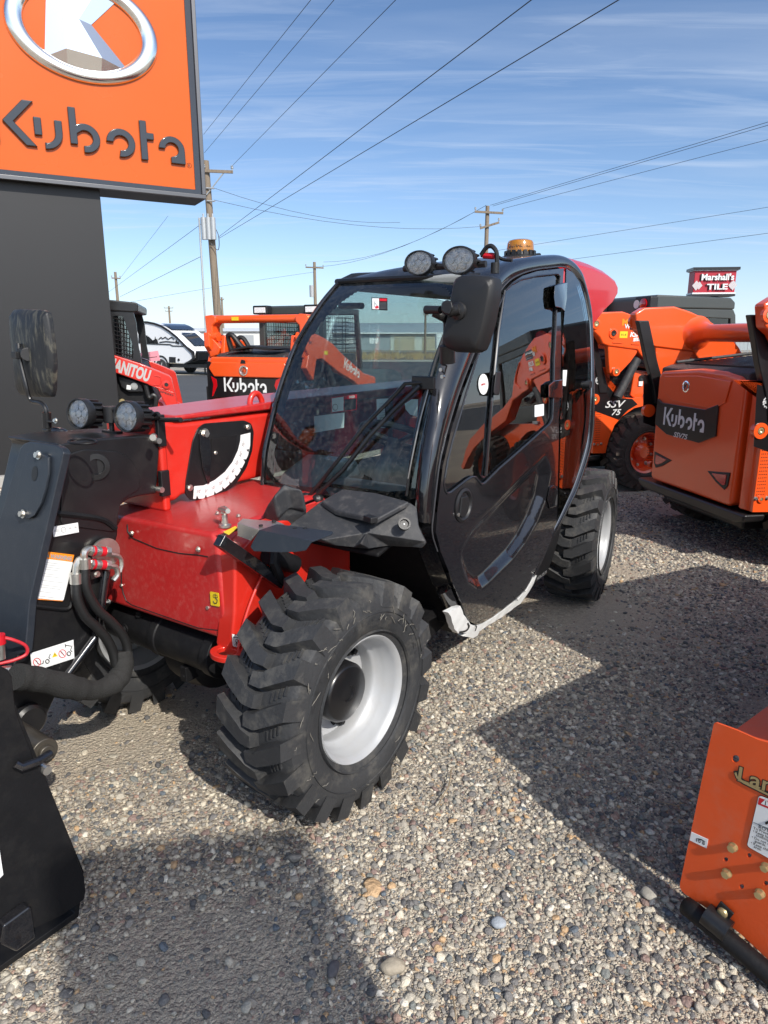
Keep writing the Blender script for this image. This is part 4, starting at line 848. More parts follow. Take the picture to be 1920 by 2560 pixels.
# T handle on the nose
q = TU(563, 1317, 2, 0.965); mb = MB(); mb.lathe([(0.022, 0), (0.022, 0.008), (0.012, 0.012), (0.010, 0.045), (0.014, 0.05), (0.014, 0.058), (0, 0.06)], q, (0, 0, 1), 20); mb.tube([q+[-0.012, -0.036, 0.056], q+[0, 0, 0.062], q+[0.014, 0.034, 0.064]], [0.009, 0.013, 0.009], 12); mb.build('latch_handle', 'zinc', tele)
for p in CE([(10, 285), (155, 305)]):
    q = TU(p[0], p[1], 2, 0.975); mb = MB(); mb.bolt(q, (0, 0, 1), 0.006, 0.006); mb.build('bolt', 'zinc', tele)
# black inclined damper bar between nose and wheel
mb = MB(); a = TU(*CE([(20, 470)])[0], 1, 0.36); b = TU(*CE([(450, 770)])[0], 1, 0.40); d = nrm(b-a); up_ = nrm(np.cross(d, [0, 1, 0]))
A = [a+np.array([0, s*0.016, 0])+up_*t*0.020 for s, t in ((-1, -1), (1, -1), (1, 1), (-1, 1))]; B = [p+(b-a) for p in A]; mb.hull2(A, B); mb.build('strut', 'gloss_black', tele, bevel=0.003)
mb = MB(); a = TU(*CE([(360, 570)])[0], 1, 0.37); b = TU(*CE([(540, 640)])[0], 1, 0.37); mb.cyl(a, b, 0.034, n=18); a2 = TU(*CE([(380, 600)])[0], 1, 0.39); mb.tube([a2+[0, 0.02, 0.05], a2+[0.02, .03, 0], a2+[-.02, .02, -.07], TU(*CE([(470, 760)])[0], 1, 0.41)], 0.016, 8); mb.build('hydraulic_motor', 'black_steel', tele)

# ---- boom (red outer section)
YB0, YB1 = -0.485, -0.180
side = [(1.305, 1.305), (1.305, 0.985), (1.25, 0.985), (1.22, 1.0), (-1.35, 1.02), (-1.40, 1.30), (0.55, 1.292), (1.20, 1.290)]
mb = MB(); mb.prism(side, 1, YB0, YB1); boom = mb.build('boom', 'red', tele, bevel=0.022, bseg=3)
mb = MB(); pr = [(1.265, 1.312), (1.255, 1.345), (0.60, 1.425), (-1.2, 1.455), (-1.2, 1.36), (0.60, 1.378)]; mb.prism([(1.245, 1.300), (1.235, 1.318), (0.62, 1.338), (-1.2, 1.350), (-1.2, 1.305), (0.62, 1.300)], 1, YB0-0.02, YB1+0.014)
mb.build('boom_cover', 'red_dusty', tele, bevel=0.008)
mb = MB(); mb.prism([(1.290, 0.955), (1.325, 0.955), (1.325, 1.318), (1.290, 1.318)], 1, YB0-0.012, YB1+0.022); mb.build('boom_collar', 'red', tele, bevel=0.014)
mb = MB(); mb.prism([(1.30, 1.02), (1.34, 1.02), (1.34, 1.12), (1.30, 1.12)], 1, YB1+0.012, YB1+0.035); mb.prism([(1.30, 1.21), (1.335, 1.21), (1.335, 1.33), (1.30, 1.33)], 1, YB1+0.012, YB1+0.032); mb.build('wear_pad_plate', 'satin_black', tele, bevel=0.004)
for (x, z) in ((1.345, 1.05), (1.34, 1.235)): mb = MB(); mb.cyl((x, YB1+0.0, z), (x+0.0, YB1+0.042, z), 0.011, n=12); mb.build('bolt', 'zinc', tele)
# lifting eye on the boom
q = TU(640, 1012, 1, YB1-0.03); mb = MB(); pts = [q+[0.038*math.cos(t)*1.0, 0, 0.050*math.sin(t)*1.0] for t in np.linspace(math.pi*1.15, -math.pi*0.15, 22)]; mb.tube(pts, 0.013, 12); mb.build('lifting_eye', 'red', tele)
# boom angle gauge
gp = C2([(660, 1115), (700, 1085), (960, 1065), (1005, 1085), (1022, 1140), (1012, 1260), (975, 1370), (910, 1470), (820, 1545), (700, 1588), (605, 1580), (578, 1540), (582, 1460), (625, 1200)])
ov = TFm.P(gp, 1, YB1+0.005); mb = MB(); mb.prism(rounded(ov, 0.012), 1, YB1+0.001, YB1+0.007); gz = mb.build('angle_gauge', 'satin_black', tele, bevel=0.0015)
wp = C2([(938, 1160), (1000, 1145), (998, 1230), (985, 1290), (960, 1345), (925, 1410), (880, 1465), (830, 1510), (760, 1548), (690, 1572), (630, 1574), (636, 1492), (700, 1486), (770, 1452), (835, 1400), (885, 1335), (920, 1260), (935, 1200)])
mb = MB(); mb.prism(TFm.P(wp, 1, YB1+0.008), 1, YB1+0.0072, YB1+0.0086); mb.build('gauge_scale', 'white', gz, smooth=0)
mb = MB(); G = lambda x, y: TU(*C2([(x, y)])[0], 1, YB1+0.009)
for s_, x, y, ang in (('-10\u00b0', 664, 1525, 0), ('0\u00b0', 715, 1522, -3), ('10\u00b0', 763, 1500, 12), ('20\u00b0', 810, 1470, 20), ('30\u00b0', 852, 1438, 28), ('40\u00b0', 890, 1390, 38), ('50\u00b0', 915, 1338, 50), ('60\u00b0', 938, 1282, 60), ('70\u00b0', 955, 1218, 72)):
    a = R(ang-4); ex = np.array([-math.cos(a), 0, math.sin(a)]); ey = np.array([math.sin(a), 0, math.cos(a)]); text(mb, s_, G(x, y), ex, ey, 0.013)
for x, y, a in ((655, 1562, 0), (712, 1556, -10), (770, 1535, 10), (822, 1505, 18), (868, 1470, 28), (905, 1425, 38), (938, 1378, 50), (962, 1322, 60), (982, 1258, 70)):
    c = G(x, y); r_ = R(a); d1 = np.array([-math.cos(r_), 0, math.sin(r_)]); d2 = np.array([math.sin(r_), 0, math.cos(r_)]); mb.add([c-d1*.007-d2*.008, c+d1*.007-d2*.008, c+d2*.008], [(0, 1, 2)])
mb.build('gauge_numbers', 'ink', gz, smooth=0)
mb = MB(); mb.prism(TFm.P(C2([(668, 1150), (735, 1190), (745, 1300), (735, 1470), (722, 1478), (690, 1380), (672, 1250)]), 1, YB1+0.011), 1, YB1+0.010, YB1+0.014); mb.build('needle', 'gloss_black', gz, bevel=0.001)
mb = MB(); mb.prism(TFm.P(C2([(745, 1185), (912, 1160), (905, 1240), (870, 1330), (820, 1395), (750, 1445), (735, 1440), (748, 1300)]), 1, YB1+0.0075), 1, YB1+0.0072, YB1+0.0085); mb.build('gauge_recess', 'black_steel', gz, smooth=0)
for x, y, r_ in ((705, 1150, 0.014), (985, 1108, 0.009), (610, 1502, 0.009), (775, 1275, 0.006)):
    q = G(x, y); mb = MB(); mb.bolt((q[0], YB1+0.009, q[2]), (0, 1, 0), r_, r_*0.8); mb.build('gauge_bolt', 'zinc', gz)
# ---- boom head (black inner section with the knuckle)
YH = -0.165; YHi = -0.50
hd = TFm.P(C3([(1325, 1300), (1300, 1640), (1160, 1660), (1060, 1690), (1000, 1740), (985, 1800), (980, 1980)])+C4([(975, 340), (900, 640), (850, 820), (800, 1150), (550, 1480), (400, 1800), (290, 1960), (130, 1900), (60, 1500), (215, 1180), (240, 880)]), 1, YH)
hd = hd+TFm.P(C3([(500, 1400), (525, 1290), (520, 1265), (480, 1232), (700, 1190), (1250, 1150), (1318, 1160)]), 1, YH)
mb = MB(); mb.prism(hd, 1, YHi, YH); head = mb.build('boom_head', 'satin_black', tele, bevel=0.014, bseg=3)
# casting pad on the side of the head
q = [TU(*C3([(x, y)])[0], 1, YH) for x, y in ((788, 1415), (792, 1412))]
mb = MB(); mb.lathe([(0.048, 0), (0.046, 0.007), (0.028, 0.008), (0.027, -0.012), (0.0, -0.012)], q[0]+[0, 0.004, 0], (0.30, 0.95, 0), 36); mb.build('pin_boss', 'satin_black', tele, smooth=50)
pad = TFm.P(C3([(520, 1330), (700, 1270), (980, 1290), (1090, 1350), (1150, 1470), (1165, 1600), (1010, 1690), (990, 1760), (960, 1960), (500, 1900)]), 1, YH+0.004)
mb = MB(); mb.prism(rounded(pad, 0.02), 1, YH-0.002, YH+0.006); mb.build('side_doubler', 'satin_black', tele, bevel=0.003)
mb = MB(); w1 = [TU(*p, 1, YH+0.008) for p in C4([(440, 140), (640, 160), (850, 195), (960, 270)])]; mb.tube(bez(w1, 14), [0.010]*13 if False else 0.010, 6); mb.build('weld_bead', 'black_steel', tele)
mb = MB(); w1 = [TU(*p, 1, YH+0.006) for p in C4([(245, 905), (400, 925), (560, 935), (600, 860)])]; mb.tube(bez(w1, 14), 0.007, 6); mb.build('weld_bead', 'black_steel', tele)
# slate grey front plate and its oval cover
XP = 1.78
def PX(u, v, lift=0.0):                                  # the front plate leans: x falls with z
    x = 1.80
    for _ in range(8): p = TU(u, v, 0, x); x = 1.90-0.24*(p[2]-0.75)+lift
    return p
pl = C3([(525, 1300), (505, 1262), (470, 1238), (240, 1206), (195, 1225), (165, 1262), (100, 1490), (0, 1830)])+[(-40, 1345), (-60, 1560)]+C4([(-20, 1400), (200, 1300), (215, 1180), (240, 880)])
front = [PX(u, v) for u, v in pl]; back = [p-[0.028, 0, 0.006] for p in front]
mb = MB(); mb.hull2(front, back); mb.build('front_plate', 'grey_steel', tele, bevel=0.005)
ovp = C3([(225, 1310), (260, 1302), (370, 1318), (398, 1340), (398, 1470), (375, 1600), (340, 1720), (285, 1820), (240, 1848), (140, 1828), (120, 1800), (125, 1690), (150, 1560), (185, 1420)])
front = [PX(u, v, 0.012) for u, v in ovp]; mb = MB(); mb.hull2(front, [p-[0.009, 0, 0] for p in front]); cov = mb.build('oval_cover', 'grey_steel', tele, bevel=0.002)
hole = [PX(*C3([(285+24*math.cos(t)*1.0+5*math.sin(t), 1473-62*math.sin(t))])[0], 0.0135) for t in np.linspace(0, 6.1, 18)]; mb = MB(); mb.add(hole, [list(range(18))]); mb.build('cover_hole', 'ink', cov, smooth=0)
for p in C3([(322, 1320), (193, 1808)]): q = PX(*p, 0.013); mb = MB(); mb.bolt(q, (1, 0, .2), 0.010, 0.011); mb.build('cover_bolt', 'zinc', cov)
# recess outline on top of the head
mb = MB(); ring = [TU(*C3([(685+120*math.cos(t), 1208+20*math.sin(t))])[0], 2, 1.287) for t in np.linspace(0, 2*math.pi, 25)]; mb.tube(ring, 0.004, 6); mb.build('top_access_ring', 'black_steel', tele)
# stickers on the head
def side_label(pts, name, m='white', lift=0.0075, th=0.0012): mb = MB(); mb.prism(TFm.P(pts, 1, YH+lift), 1, YH+lift, YH+lift+th); return mb.build(name, m, tele, smooth=0)
HU = lambda x, y, c, l=0.009: TU(*c([(x, y)])[0], 1, YH+l)
sl = side_label(C4([(435, 255), (645, 220), (653, 300), (443, 340)]), 'engine_stop_label')
mb = MB(); tri_ring(mb, [HU(527+20*math.cos(t), 280+22*math.sin(t), C4) for t in np.linspace(0, 5.6, 10)], 0.0008); text(mb, 'STOP', HU(527, 283, C4), (-1, 0, 0), (0, 0, 1), 0.005, width=0.012)
for a, b in (((450, 285), (490, 280)), ((450, 295), (490, 290)), ((565, 275), (595, 270)), ((610, 268), (640, 262)), ((612, 300), (645, 295))): mb.tube([HU(*a, C4), HU(*b, C4)], 0.0007, 4)
for x, y in ((580, 262), (624, 255)): tri_ring(mb, [HU(x+6*math.cos(t), y+7*math.sin(t), C4) for t in np.linspace(0, 5.4, 7)], 0.0006)
mb.build('print', 'ink_grey', sl, smooth=0)
wl = side_label(rounded(TFm.P(C4([(372, 458), (614, 488), (518, 872), (272, 856)]), 1, YH), 0.004) and C4([(372, 458), (614, 488), (518, 872), (272, 856)]), 'warning_label', 'warn_orange')
mb = MB(); mb.prism(rounded(TFm.P(C4([(366, 516), (593, 545), (514, 862), (286, 846)]), 1, YH), 0.004), 1, YH+0.0085, YH+0.0093); mb.build('label_field', 'white', wl, smooth=0)
mb = MB(); ex = nrm(HU(595, 520, C4)-HU(420, 498, C4)); ey = nrm(HU(366, 516, C4)-HU(286, 846, C4))*-1; ey = nrm(HU(380, 470, C4)-HU(372, 505, C4)); ey = nrm(ey-ex*np.dot(ex, ey))
text(mb, 'WARNING', HU(508, 509, C4, 0.0095), ex, ey, 0.0150, width=0.080, bold=0.05); mb.add([HU(382, 507, C4, .0095), HU(412, 511, C4, .0095), HU(399, 480, C4, .0095)], [(0, 1, 2)])
rl = random.Random(4)
for i in range(17):
    y0 = 548+i*18.5; xl = 372-(y0-516)*0.245+4
    if i in (4, 7, 9, 12, 14): continue
    for dxx in range(1):
        L_ = 205*rl.uniform(0.55, 1.0); mb.tube([HU(xl+14, y0+2, C4, .0097), HU(xl+14+L_*0.92, y0+2+L_*0.12, C4, .0097)], 0.0006, 3)
mb.build('label_text', 'ink_grey', wl, smooth=0)
dl = side_label(C4([(250, 1305), (608, 1192), (616, 1345), (370, 1425), (262, 1412)]), 'keep_clear_label')
for x, y in ((307, 1378), (518, 1308)): mb = MB(); tri_ring(mb, [HU(x+30*math.cos(t), y+33*math.sin(t), C4) for t in np.linspace(0, 6.0, 18)], 0.0013); mb.tube([HU(x-21, y-22, C4), HU(x+21, y+22, C4)], 0.0012, 4); mb.build('ban_symbol', 'label_red', dl, smooth=0)
mb = MB()
for x, y in ((393, 1372), (572, 1308)): tri_ring(mb, [HU(x+15*math.cos(t), y+16*math.sin(t), C4, .0095) for t in np.linspace(0, 6.0, 14)], 0.0016)
for a, b in (((405, 1340), (418, 1310)), ((405, 1340), (416, 1350)), ((325, 1400), (358, 1388)), ((358, 1388), (360, 1365)), ((585, 1280), (598, 1240)), ((585, 1280), (598, 1292)), ((540, 1238), (588, 1245)), ((540, 1228), (545, 1255)), ((505, 1290), (530, 1320)), ((300, 1365), (318, 1395))): mb.tube([HU(*a, C4), HU(*b, C4)], 0.0014, 4)
mb.build('machine_symbols', 'ink', dl, smooth=0)
mb = MB(); mb.add([HU(432, 1340, C4, .0092), HU(480, 1328, C4, .0092), HU(452, 1295, C4, .0092)], [(0, 1, 2)]); mb.build('triangle', 'yellow', dl, smooth=0); mb = MB(); mb.tube([HU(455, 1306, C4, .010), HU(456, 1322, C4, .010)], .0013, 4); mb.build('exclamation', 'ink', dl, smooth=0)
# work lights on the boom head
def round_lamp(c, d, r, name='work_light', depth=0.085, sx=1.0, parent=tele, fins=True):
    d = nrm(d); a, u, v = basis(d); c = np.array(c, float); n = 40
    def ring(rr, h, s=1.0): return [c+a*h+u*rr*sx*math.cos(t)+v*rr*math.sin(t) for t in np.linspace(0, 2*math.pi, n, endpoint=False)]
    mb = MB(); prof = [(r*0.90, -0.002), (r*0.93, 0.004), (r, 0.004), (r*1.03, -0.004), (r*1.02, -0.028), (r*0.96, -0.034), (r*0.80, -0.036), (r*0.78, -depth), (r*0.5, -depth-0.006), (0.001, -depth-0.006)]
    vs = []; fs = []; m = len(prof)
    for rr, h in prof: vs += ring(rr, h)
    for i in range(m-1):
        for j in range(n): fs.append((i*n+j, i*n+(j+1) % n, (i+1)*n+(j+1) % n, (i+1)*n+j))
    mb.add(vs, fs)
    if fins:
        for k in range(14):
            t = 2*math.pi*k/14; rad = u*math.cos(t)*sx+v*math.sin(t); tan = nrm(-u*math.sin(t)+v*math.cos(t))
            o_ = c+rad*r*0.87; A = [o_+rad*r*s*0.10+tan*q*0.0035 for s, q in ((-1, -1), (1.2, -1), (1.2, 1), (-1, 1))]; mb.hull2([p-a*0.030 for p in A], [p-a*(depth-0.004) for p in A])
    o = mb.build(name, 'plastic_black', parent, smooth=40)
    mb = MB(); vs = ring(r*0.90, -0.008)+ring(r*0.86, -0.014); vs.append(c-a*0.014); fs = [(j, (j+1) % n, n+(j+1) % n, n+j) for j in range(n)]+[(n+j, n+(j+1) % n, 2*n) for j in range(n)]; mb.add(vs, fs)
    for (x, y) in ((0, 0), (.5, 0), (-.5, 0), (.26, .46), (-.26, .46), (.26, -.46), (-.26, -.46)):
        q = c+u*x*r*0.95*sx+v*y*r*0.95; mb.lathe([(0.23*r, 0.010), (0.16*r, -0.002), (0.05*r, -0.004), (0.001, 0.0)], q-a*0.011, a, 14)
    mb.build('reflector', 'reflector', o, smooth=40)
    mb = MB(); vs = ring(r*0.91, 0.0)+ring(r*0.6, 0.004)+[c+a*0.005]; fs = [(j, (j+1) % n, n+(j+1) % n, n+j) for j in range(n)]+[(n+j, n+(j+1) % n, 2*n) for j in range(n)]; mb.add(vs, fs); mb.build('lens', 'lens', o)
    return o
L1c, L2c = C3([(650, 975), (1045, 1000)])
round_lamp(TU(*L1c, 0, 1.515), (0.965, 0.20, 0.12), 0.055); round_lamp(TU(*L2c, 0, 1.44), (0.965, 0.20, 0.10), 0.056)
mb = MB(); a = TU(*C3([(915, 960)])[0], 0, 1.42); mb.cyl(a-[0.0, 0, 0.04], a+[0, 0, 0.02], 0.026, n=18); b = TU(*C3([(830, 920)])[0], 0, 1.42); mb.tube([b, a, TU(*C3([(1000, 930)])[0], 0, 1.42)], 0.010, 8); mb.tube([a, a-[0, 0, 0.09]], 0.010, 8); mb.box(a-[0, 0, 0.085], (0.03, 0.09, 0.03)); mb.build('lamp_bracket', 'plastic_black', tele, bevel=0.002)
for p in C3([(915, 1125), (1090, 1070), (1275, 1165)]): q = TU(*p, 0, 1.40); mb = MB(); mb.cyl(q, q+[0.02, 0.022, 0], 0.012, n=12); mb.build('bolt', 'zinc', tele)
mb = MB(); pts = [TU(*p, 0, 1.33) for p in C3([(1240, 960), (1290, 990), (1340, 1025), (1500, 1028)])]; mb.tube(bez(pts, 20), 0.009, 8); pts = [TU(*p, 0, 1.34) for p in C3([(1250, 1000), (1300, 970), (1320, 1000), (1250, 1030)])]; mb.tube(bez(pts, 20), 0.006, 6); mb.build('lamp_cable', 'hose', tele)
# left mirror on its arm
mc = lambda x, y, xx: TU(*C3([(x, y)])[0], 0, xx)
mo = [(90, 150), (115, 112), (200, 108), (350, 115), (388, 135), (402, 200), (430, 400), (443, 560), (438, 780), (425, 838), (390, 842), (230, 832), (170, 820), (140, 770), (125, 560), (95, 300)]
c0 = mc(270, 470, 1.50); front = [mc(x, y, 1.50) for x, y in mo]; mid = [c0+(p-c0)*1.0-[0.02, 0, 0] for p in front]; back = [c0+(p-c0)*0.90+[0.016, 0, 0] for p in front]; fr2 = [c0+(p-c0)*0.55+[0.026, 0, 0] for p in front]
mb = MB(); n = len(front); vs = mid+front+back+fr2; fs = [list(range(n))[::-1]]
for r_ in range(3): fs += [(r_*n+i, r_*n+(i+1) % n, (r_+1)*n+(i+1) % n, (r_+1)*n+i) for i in range(n)]
fs.append([3*n+i for i in range(n)]); mb.add(vs, fs); lm = mb.build('side_mirror', mat('scuffed_mirror_shell', (0.014, 0.015, 0.017), 0.5, var=0.3, vscale=6, bump=0.1, bscale=30, dirt=(0.30, 0.28, 0.20), dirt_amt=0.5, dscale=16, stretch=(1, 3.5, 0.7)), tele, smooth=60, bevel=0.006)
mb = MB(); mb.hull2([p-[0.0205, 0, 0] for p in [c0+(q-c0)*0.92 for q in front]], [p-[0.0225, 0, 0] for p in [c0+(q-c0)*0.92 for q in front]]); mb.build('mirror_glass', 'chrome', lm, smooth=0)
mb = MB(); arm = [mc(x, y, xx) for x, y, xx in ((150, 395, 1.535), (155, 470, 1.54), (170, 560, 1.54), (215, 740, 1.54), (240, 840, 1.535), (275, 875, 1.53), (330, 885, 1.53), (375, 925, 1.53), (390, 1000, 1.53), (395, 1110, 1.53))]; mb.tube(bez(arm, 45), 0.0085, 10); mb.cyl(mc(385, 965, 1.53), mc(392, 1090, 1.53), 0.017, n=12); mb.build('mirror_arm', 'satin_black', tele)
mb = MB(); a = mc(205, 475, 1.525); mb.cyl(a-[0.012, 0, 0], a+[0.02, 0, 0], 0.020, n=18); mb.box(mc(140, 490, 1.545), (0.03, 0.034, 0.026)); mb.cyl(mc(230, 485, 1.51), mc(230, 485, 1.53), 0.026, n=18); mb.build('mirror_clamp', 'plastic_black', tele, bevel=0.003)
mb = MB(); mb.box(mc(425, 1130, 1.53), (0.05, 0.036, 0.028)); mb.box(mc(430, 1040, 1.53), (0.022, 0.036, 0.008)); mb.build('mirror_bracket', 'satin_black', tele, bevel=0.003)
mb = MB(); mb.tube(bez([mc(450, 1120, 1.53), mc(510, 1130, 1.52), mc(570, 1170, 1.50), mc(600, 1230, 1.48)], 18), 0.016, 12); mb.build('mirror_tube', 'gloss_black', tele)
q = mc(465, 1035, 1.545); mb = MB(); mb.bolt(q, (1, 0, 0.2), 0.007, 0.008); mb.build('bolt', 'zinc', tele)

# ---- hoses on the head
HP = lambda x, y, yy: TU(*C4([(x, y)])[0], 1, yy)
mb = MB(); mb.lathe([(0.0, 0), (0.052, 0), (0.055, 0.006), (0.055, 0.016), (0.0, 0.018)], HP(860, 470, YH+0.01), (0, 1, 0), 32); mb.build('coupler_plate', 'zinc', tele)
for (yy0, pts, r_) in ((YH+0.055, [(705, 600), (715, 760), (800, 930), (930, 1050), (1020, 1160), (1060, 1280), (1040, 1400)], 0.0165), (YH+0.045, [(632, 720), (640, 850), (700, 990), (800, 1090), (880, 1180), (935, 1290), (960, 1400)], 0.0175)):
    mb = MB(); mb.tube(bez([HP(x, y, yy0+0.02*i/6) for i, (x, y) in enumerate(pts)], 40), r_, 12); mb.build('hydraulic_hose', 'hose', tele)
sl_pts = [(1010, 1290), (1018, 1390), (1000, 1480), (930, 1560), (800, 1610), (660, 1600), (480, 1560), (300, 1520), (130, 1500)]
rr = [0.034, 0.038, 0.040, 0.037, 0.033, 0.038, 0.040, 0.042, 0.040]; P_ = bez([HP(x, y, YH+0.055+0.012*i) for i, (x, y) in enumerate(sl_pts)], 64); rw = [np.interp(i/(len(P_)-1)*8, range(9), rr)*(1+0.035*math.sin(i*0.83+1.3*math.sin(i*.31))+0.05*math.sin(i*0.29+1)) for i in range(len(P_))]
mb = MB(); mb.tube(P_, rw, 18); mb.build('hose_sleeve', 'sleeve', tele, smooth=70)
for (x0, y0, x1, y1, yy) in ((700, 520, 706, 600, YH+.055), (628, 640, 632, 725, YH+.045)): mb = MB(); mb.cyl(HP(x0, y0, yy), HP(x1, y1, yy), 0.020, n=18); mb.build('hose_ferrule', 'zinc', tele)
mb = MB(); mb.tube(bez([HP(700, 530, YH+.055), HP(700, 470, YH+.055), HP(735, 440, YH+.05), HP(790, 445, YH+.05)], 20), 0.012, 10); mb.tube(bez([HP(630, 645, YH+.045), HP(640, 560, YH+.045), HP(680, 520, YH+.045), HP(760, 560, YH+.045)], 20), 0.012, 10)
mb.tube(bez([HP(900, 480, YH+.05), HP(985, 500, YH+.05), HP(1010, 560, YH+.05), HP(995, 630, YH+.05)], 18), 0.008, 8); mb.tube(bez([HP(900, 580, YH+.05), HP(960, 590, YH+.05), HP(975, 650, YH+.05), HP(940, 700, YH+.05)], 18), 0.010, 8); mb.build('steel_pipe', 'zinc', tele)
for (y_) in (455, 565):
    mb = MB(); mb.cyl(HP(745, y_, YH+.05), HP(800, y_+3, YH+.05), 0.018, n=6); mb.cyl(HP(800, y_+3, YH+.05), HP(890, y_+6, YH+.05), 0.0165, n=16); mb.cyl(HP(870, y_+5, YH+.05), HP(905, y_+8, YH+.05), 0.019, n=6); mb.build('quick_coupler', 'zinc', tele); mb = MB(); mb.cyl(HP(765, y_+1, YH+.05), HP(782, y_+2, YH+.05), 0.0188, n=18); mb.cyl(HP(830, y_+4, YH+.05), HP(868, y_+6, YH+.05), 0.0172, n=18); mb.build('coupler_mark', 'label_red', tele)
mb = MB(); mb.cyl(HP(880, 620, YH+.02), HP(800, 1150, YH+.02), 0.016, n=14); mb.cyl(HP(790, 1170, YH+.02), HP(560, 1480, YH+.02), 0.014, n=14); mb.build('stay_rod', 'gloss_black', tele)
mb = MB(); a = HP(795, 645, YH+.03); mb.box(a, (0.045, 0.012, 0.03)); mb.build('hose_clamp', 'satin_black', tele, bevel=0.002); mb = MB(); mb.bolt(a+[0, .006, 0], (0, 1, 0), .008, .008); mb.build('bolt', 'zinc', tele)
mb = MB(); mb.tube(bez([HP(5, 1170, YH+.03), HP(100, 1190, YH+.05), HP(210, 1240, YH+.06), HP(220, 1310, YH+.06), HP(120, 1360, YH+.05), HP(0, 1390, YH+.03)], 36), 0.0055, 8); mb.build('cap_tether', mat('red_rubber', (0.5, 0.02, 0.03), 0.5), tele)
mb = MB(); mb.cyl(HP(-10, 1150, YH+.03), HP(0, 1225, YH+.03), 0.018, n=16); mb.build('red_cap', 'label_red', tele); mb = MB(); mb.cyl(HP(0, 1225, YH+.03), HP(5, 1350, YH+.03), 0.015, n=16); mb.cyl(HP(-40, 1480, YH+.06), HP(160, 1450, YH+.06), 0.018, n=14); mb.cyl(HP(20, 1470, YH+.06), HP(95, 1458, YH+.06), 0.022, n=6); mb.build('coupling', 'zinc', tele)
mb = MB(); a = TU(*C5([(330, 440)])[0], 1, 0.10); mb.cyl(a-[0, 0.30, 0], a+[0, 0.03, 0], 0.042, n=28); mb.cyl(a+[0, 0.03, 0], a+[0, .045, 0], 0.025, n=20); mb.build('pivot_pin', mat('greasy_steel', (0.09, 0.08, 0.065), 0.4, metal=0.5, var=0.4, vscale=20), tele, bevel=0.004)
mb = MB(); a = HP(230, 1850, YH+.01); mb.lathe([(0.055, 0), (0.055, .02), (.045, .03), (.03, .03)], a, (0, 1, 0), 28); mb.build('lower_boss', 'satin_black', tele)

# ---- bucket at the lower left: side plate, back, floor, wear tab
YK = 0.40
KB = C5([(-260, -140), (0, -250), (70, -215), (100, -160), (130, 110), (160, 200), (270, 480), (290, 560), (360, 610), (372, 650), (700, 1500), (712, 1620), (700, 1690), (500, 1830), (290, 1925), (100, 1990), (-800, 2350), (-1100, 1500)])
kp = TFm.P(KB, 1, YK); kp = [(x, max(0.03, z)) for x, z in kp]
bkt = MB(); bkt.prism(kp, 1, YK-0.016, YK); bk = bkt.build('bucket', 'black_steel', tele, bevel=0.003)
xs_ = [p[0] for p in kp]; 
mb = MB(); mb.prism([(kp[4][0]+0.01, kp[4][1]), (kp[10][0]+0.01, kp[10][1]), (kp[11][0]+0.03, 0.04), (kp[16][0], 0.035), (kp[16][0], 0.02), (kp[11][0]+0.02, 0.02), (kp[10][0]-0.01, kp[10][1]), (kp[4][0]-0.01, kp[4][1])], 1, -1.02, YK-0.017); mb.build('bucket_shell', 'black_steel', bk, bevel=0.002)
mb = MB(); tp = TFm.P(C5([(20, 1900), (240, 1740), (258, 1750), (290, 2000), (130, 2120), (0, 2060)]), 1, YK+0.03); tp = [(x, max(0.012, z)) for x, z in tp]; mb.prism(tp, 1, YK+0.0, YK+0.035); mb.build('wear_tab', 'gloss_black', bk, bevel=0.006)
q = TU(*C5([(190, 560)])[0], 1, YK+0.01); mb = MB(); mb.tube([q+[0.02, 0.005, 0.012], q+[0.01, .012, 0], q+[-0.03, .012, -.006], q+[-.07, .0, -.01]], 0.011, 10); mb.build('lever', 'gloss_black', bk); q = TU(*C5([(378, 610)])[0], 1, YK); mb = MB(); mb.cyl(q-[0, .03, 0], q+[0, .01, 0], 0.012, n=14); mb.build('pin', 'zinc', bk)
mb = MB(); a, b = TFm.P(C5([(-5, 1280), (25, 1480)]), 1, YK); mb.prism([(a[0]+.09, a[1]+.05), (a[0], a[1]), (b[0], b[1]), (b[0]+.09, b[1]-.04)], 1, YK+.0005, YK+.0015); mb.build('bucket_label', 'white', bk, smooth=0)
# ------------------------------------------------------------------ cab
YL = -0.10                                               # cab's far side (beside the boom)
def SW(u, v, y): return TU(u, v, 1, y)
# rail W: inner edge (windscreen / roof side), rail D: outer seam of the side
Wpx = [(1150, 1588, .60), (1116, 1535, .61), (1084, 1462, .615), (1052, 1380, .62), (1041, 1320, .63), (1037, 1247, .64), (1049, 1139, .645), (1065, 1055, .645), (1080, 984, .645), (1100, 920, .64), (1122, 855, .635), (1150, 785, .625), (1180, 722, .605), (1211, 678, .585), (1257, 652, .565), (1300, 644, .555), (1348, 639, .55), (1385, 639, .55), (1412, 648, .56), (1438, 670, .58), (1460, 716, .61), (1474, 775, .635), (1479, 830, .655), (1481, 965, .685), (1472, 1100, .69), (1442, 1204, .69), (1413, 1270, .69), (1378, 1345, .69), (1336, 1436, .685)]
Wp = [SW(u, v, y) for u, v, y in Wpx]
Dpx = [(1170, 1556), (1152, 1528), (1122, 1458), (1092, 1378), (1079, 1330), (1083, 1275), (1096, 1165), (1107, 1115), (1118, 1070), (1145, 982), (1180, 890), (1208, 822), (1243, 740), (1270, 704), (1300, 686), (1338, 674), (1375, 669), (1404, 667), (1424, 675), (1440, 694), (1456, 724), (1468, 780), (1474, 832), (1476, 965), (1467, 1100), (1437, 1203), (1409, 1268), (1374, 1342), (1333, 1432)]
Dp = [S(u, v) for u, v in Dpx]
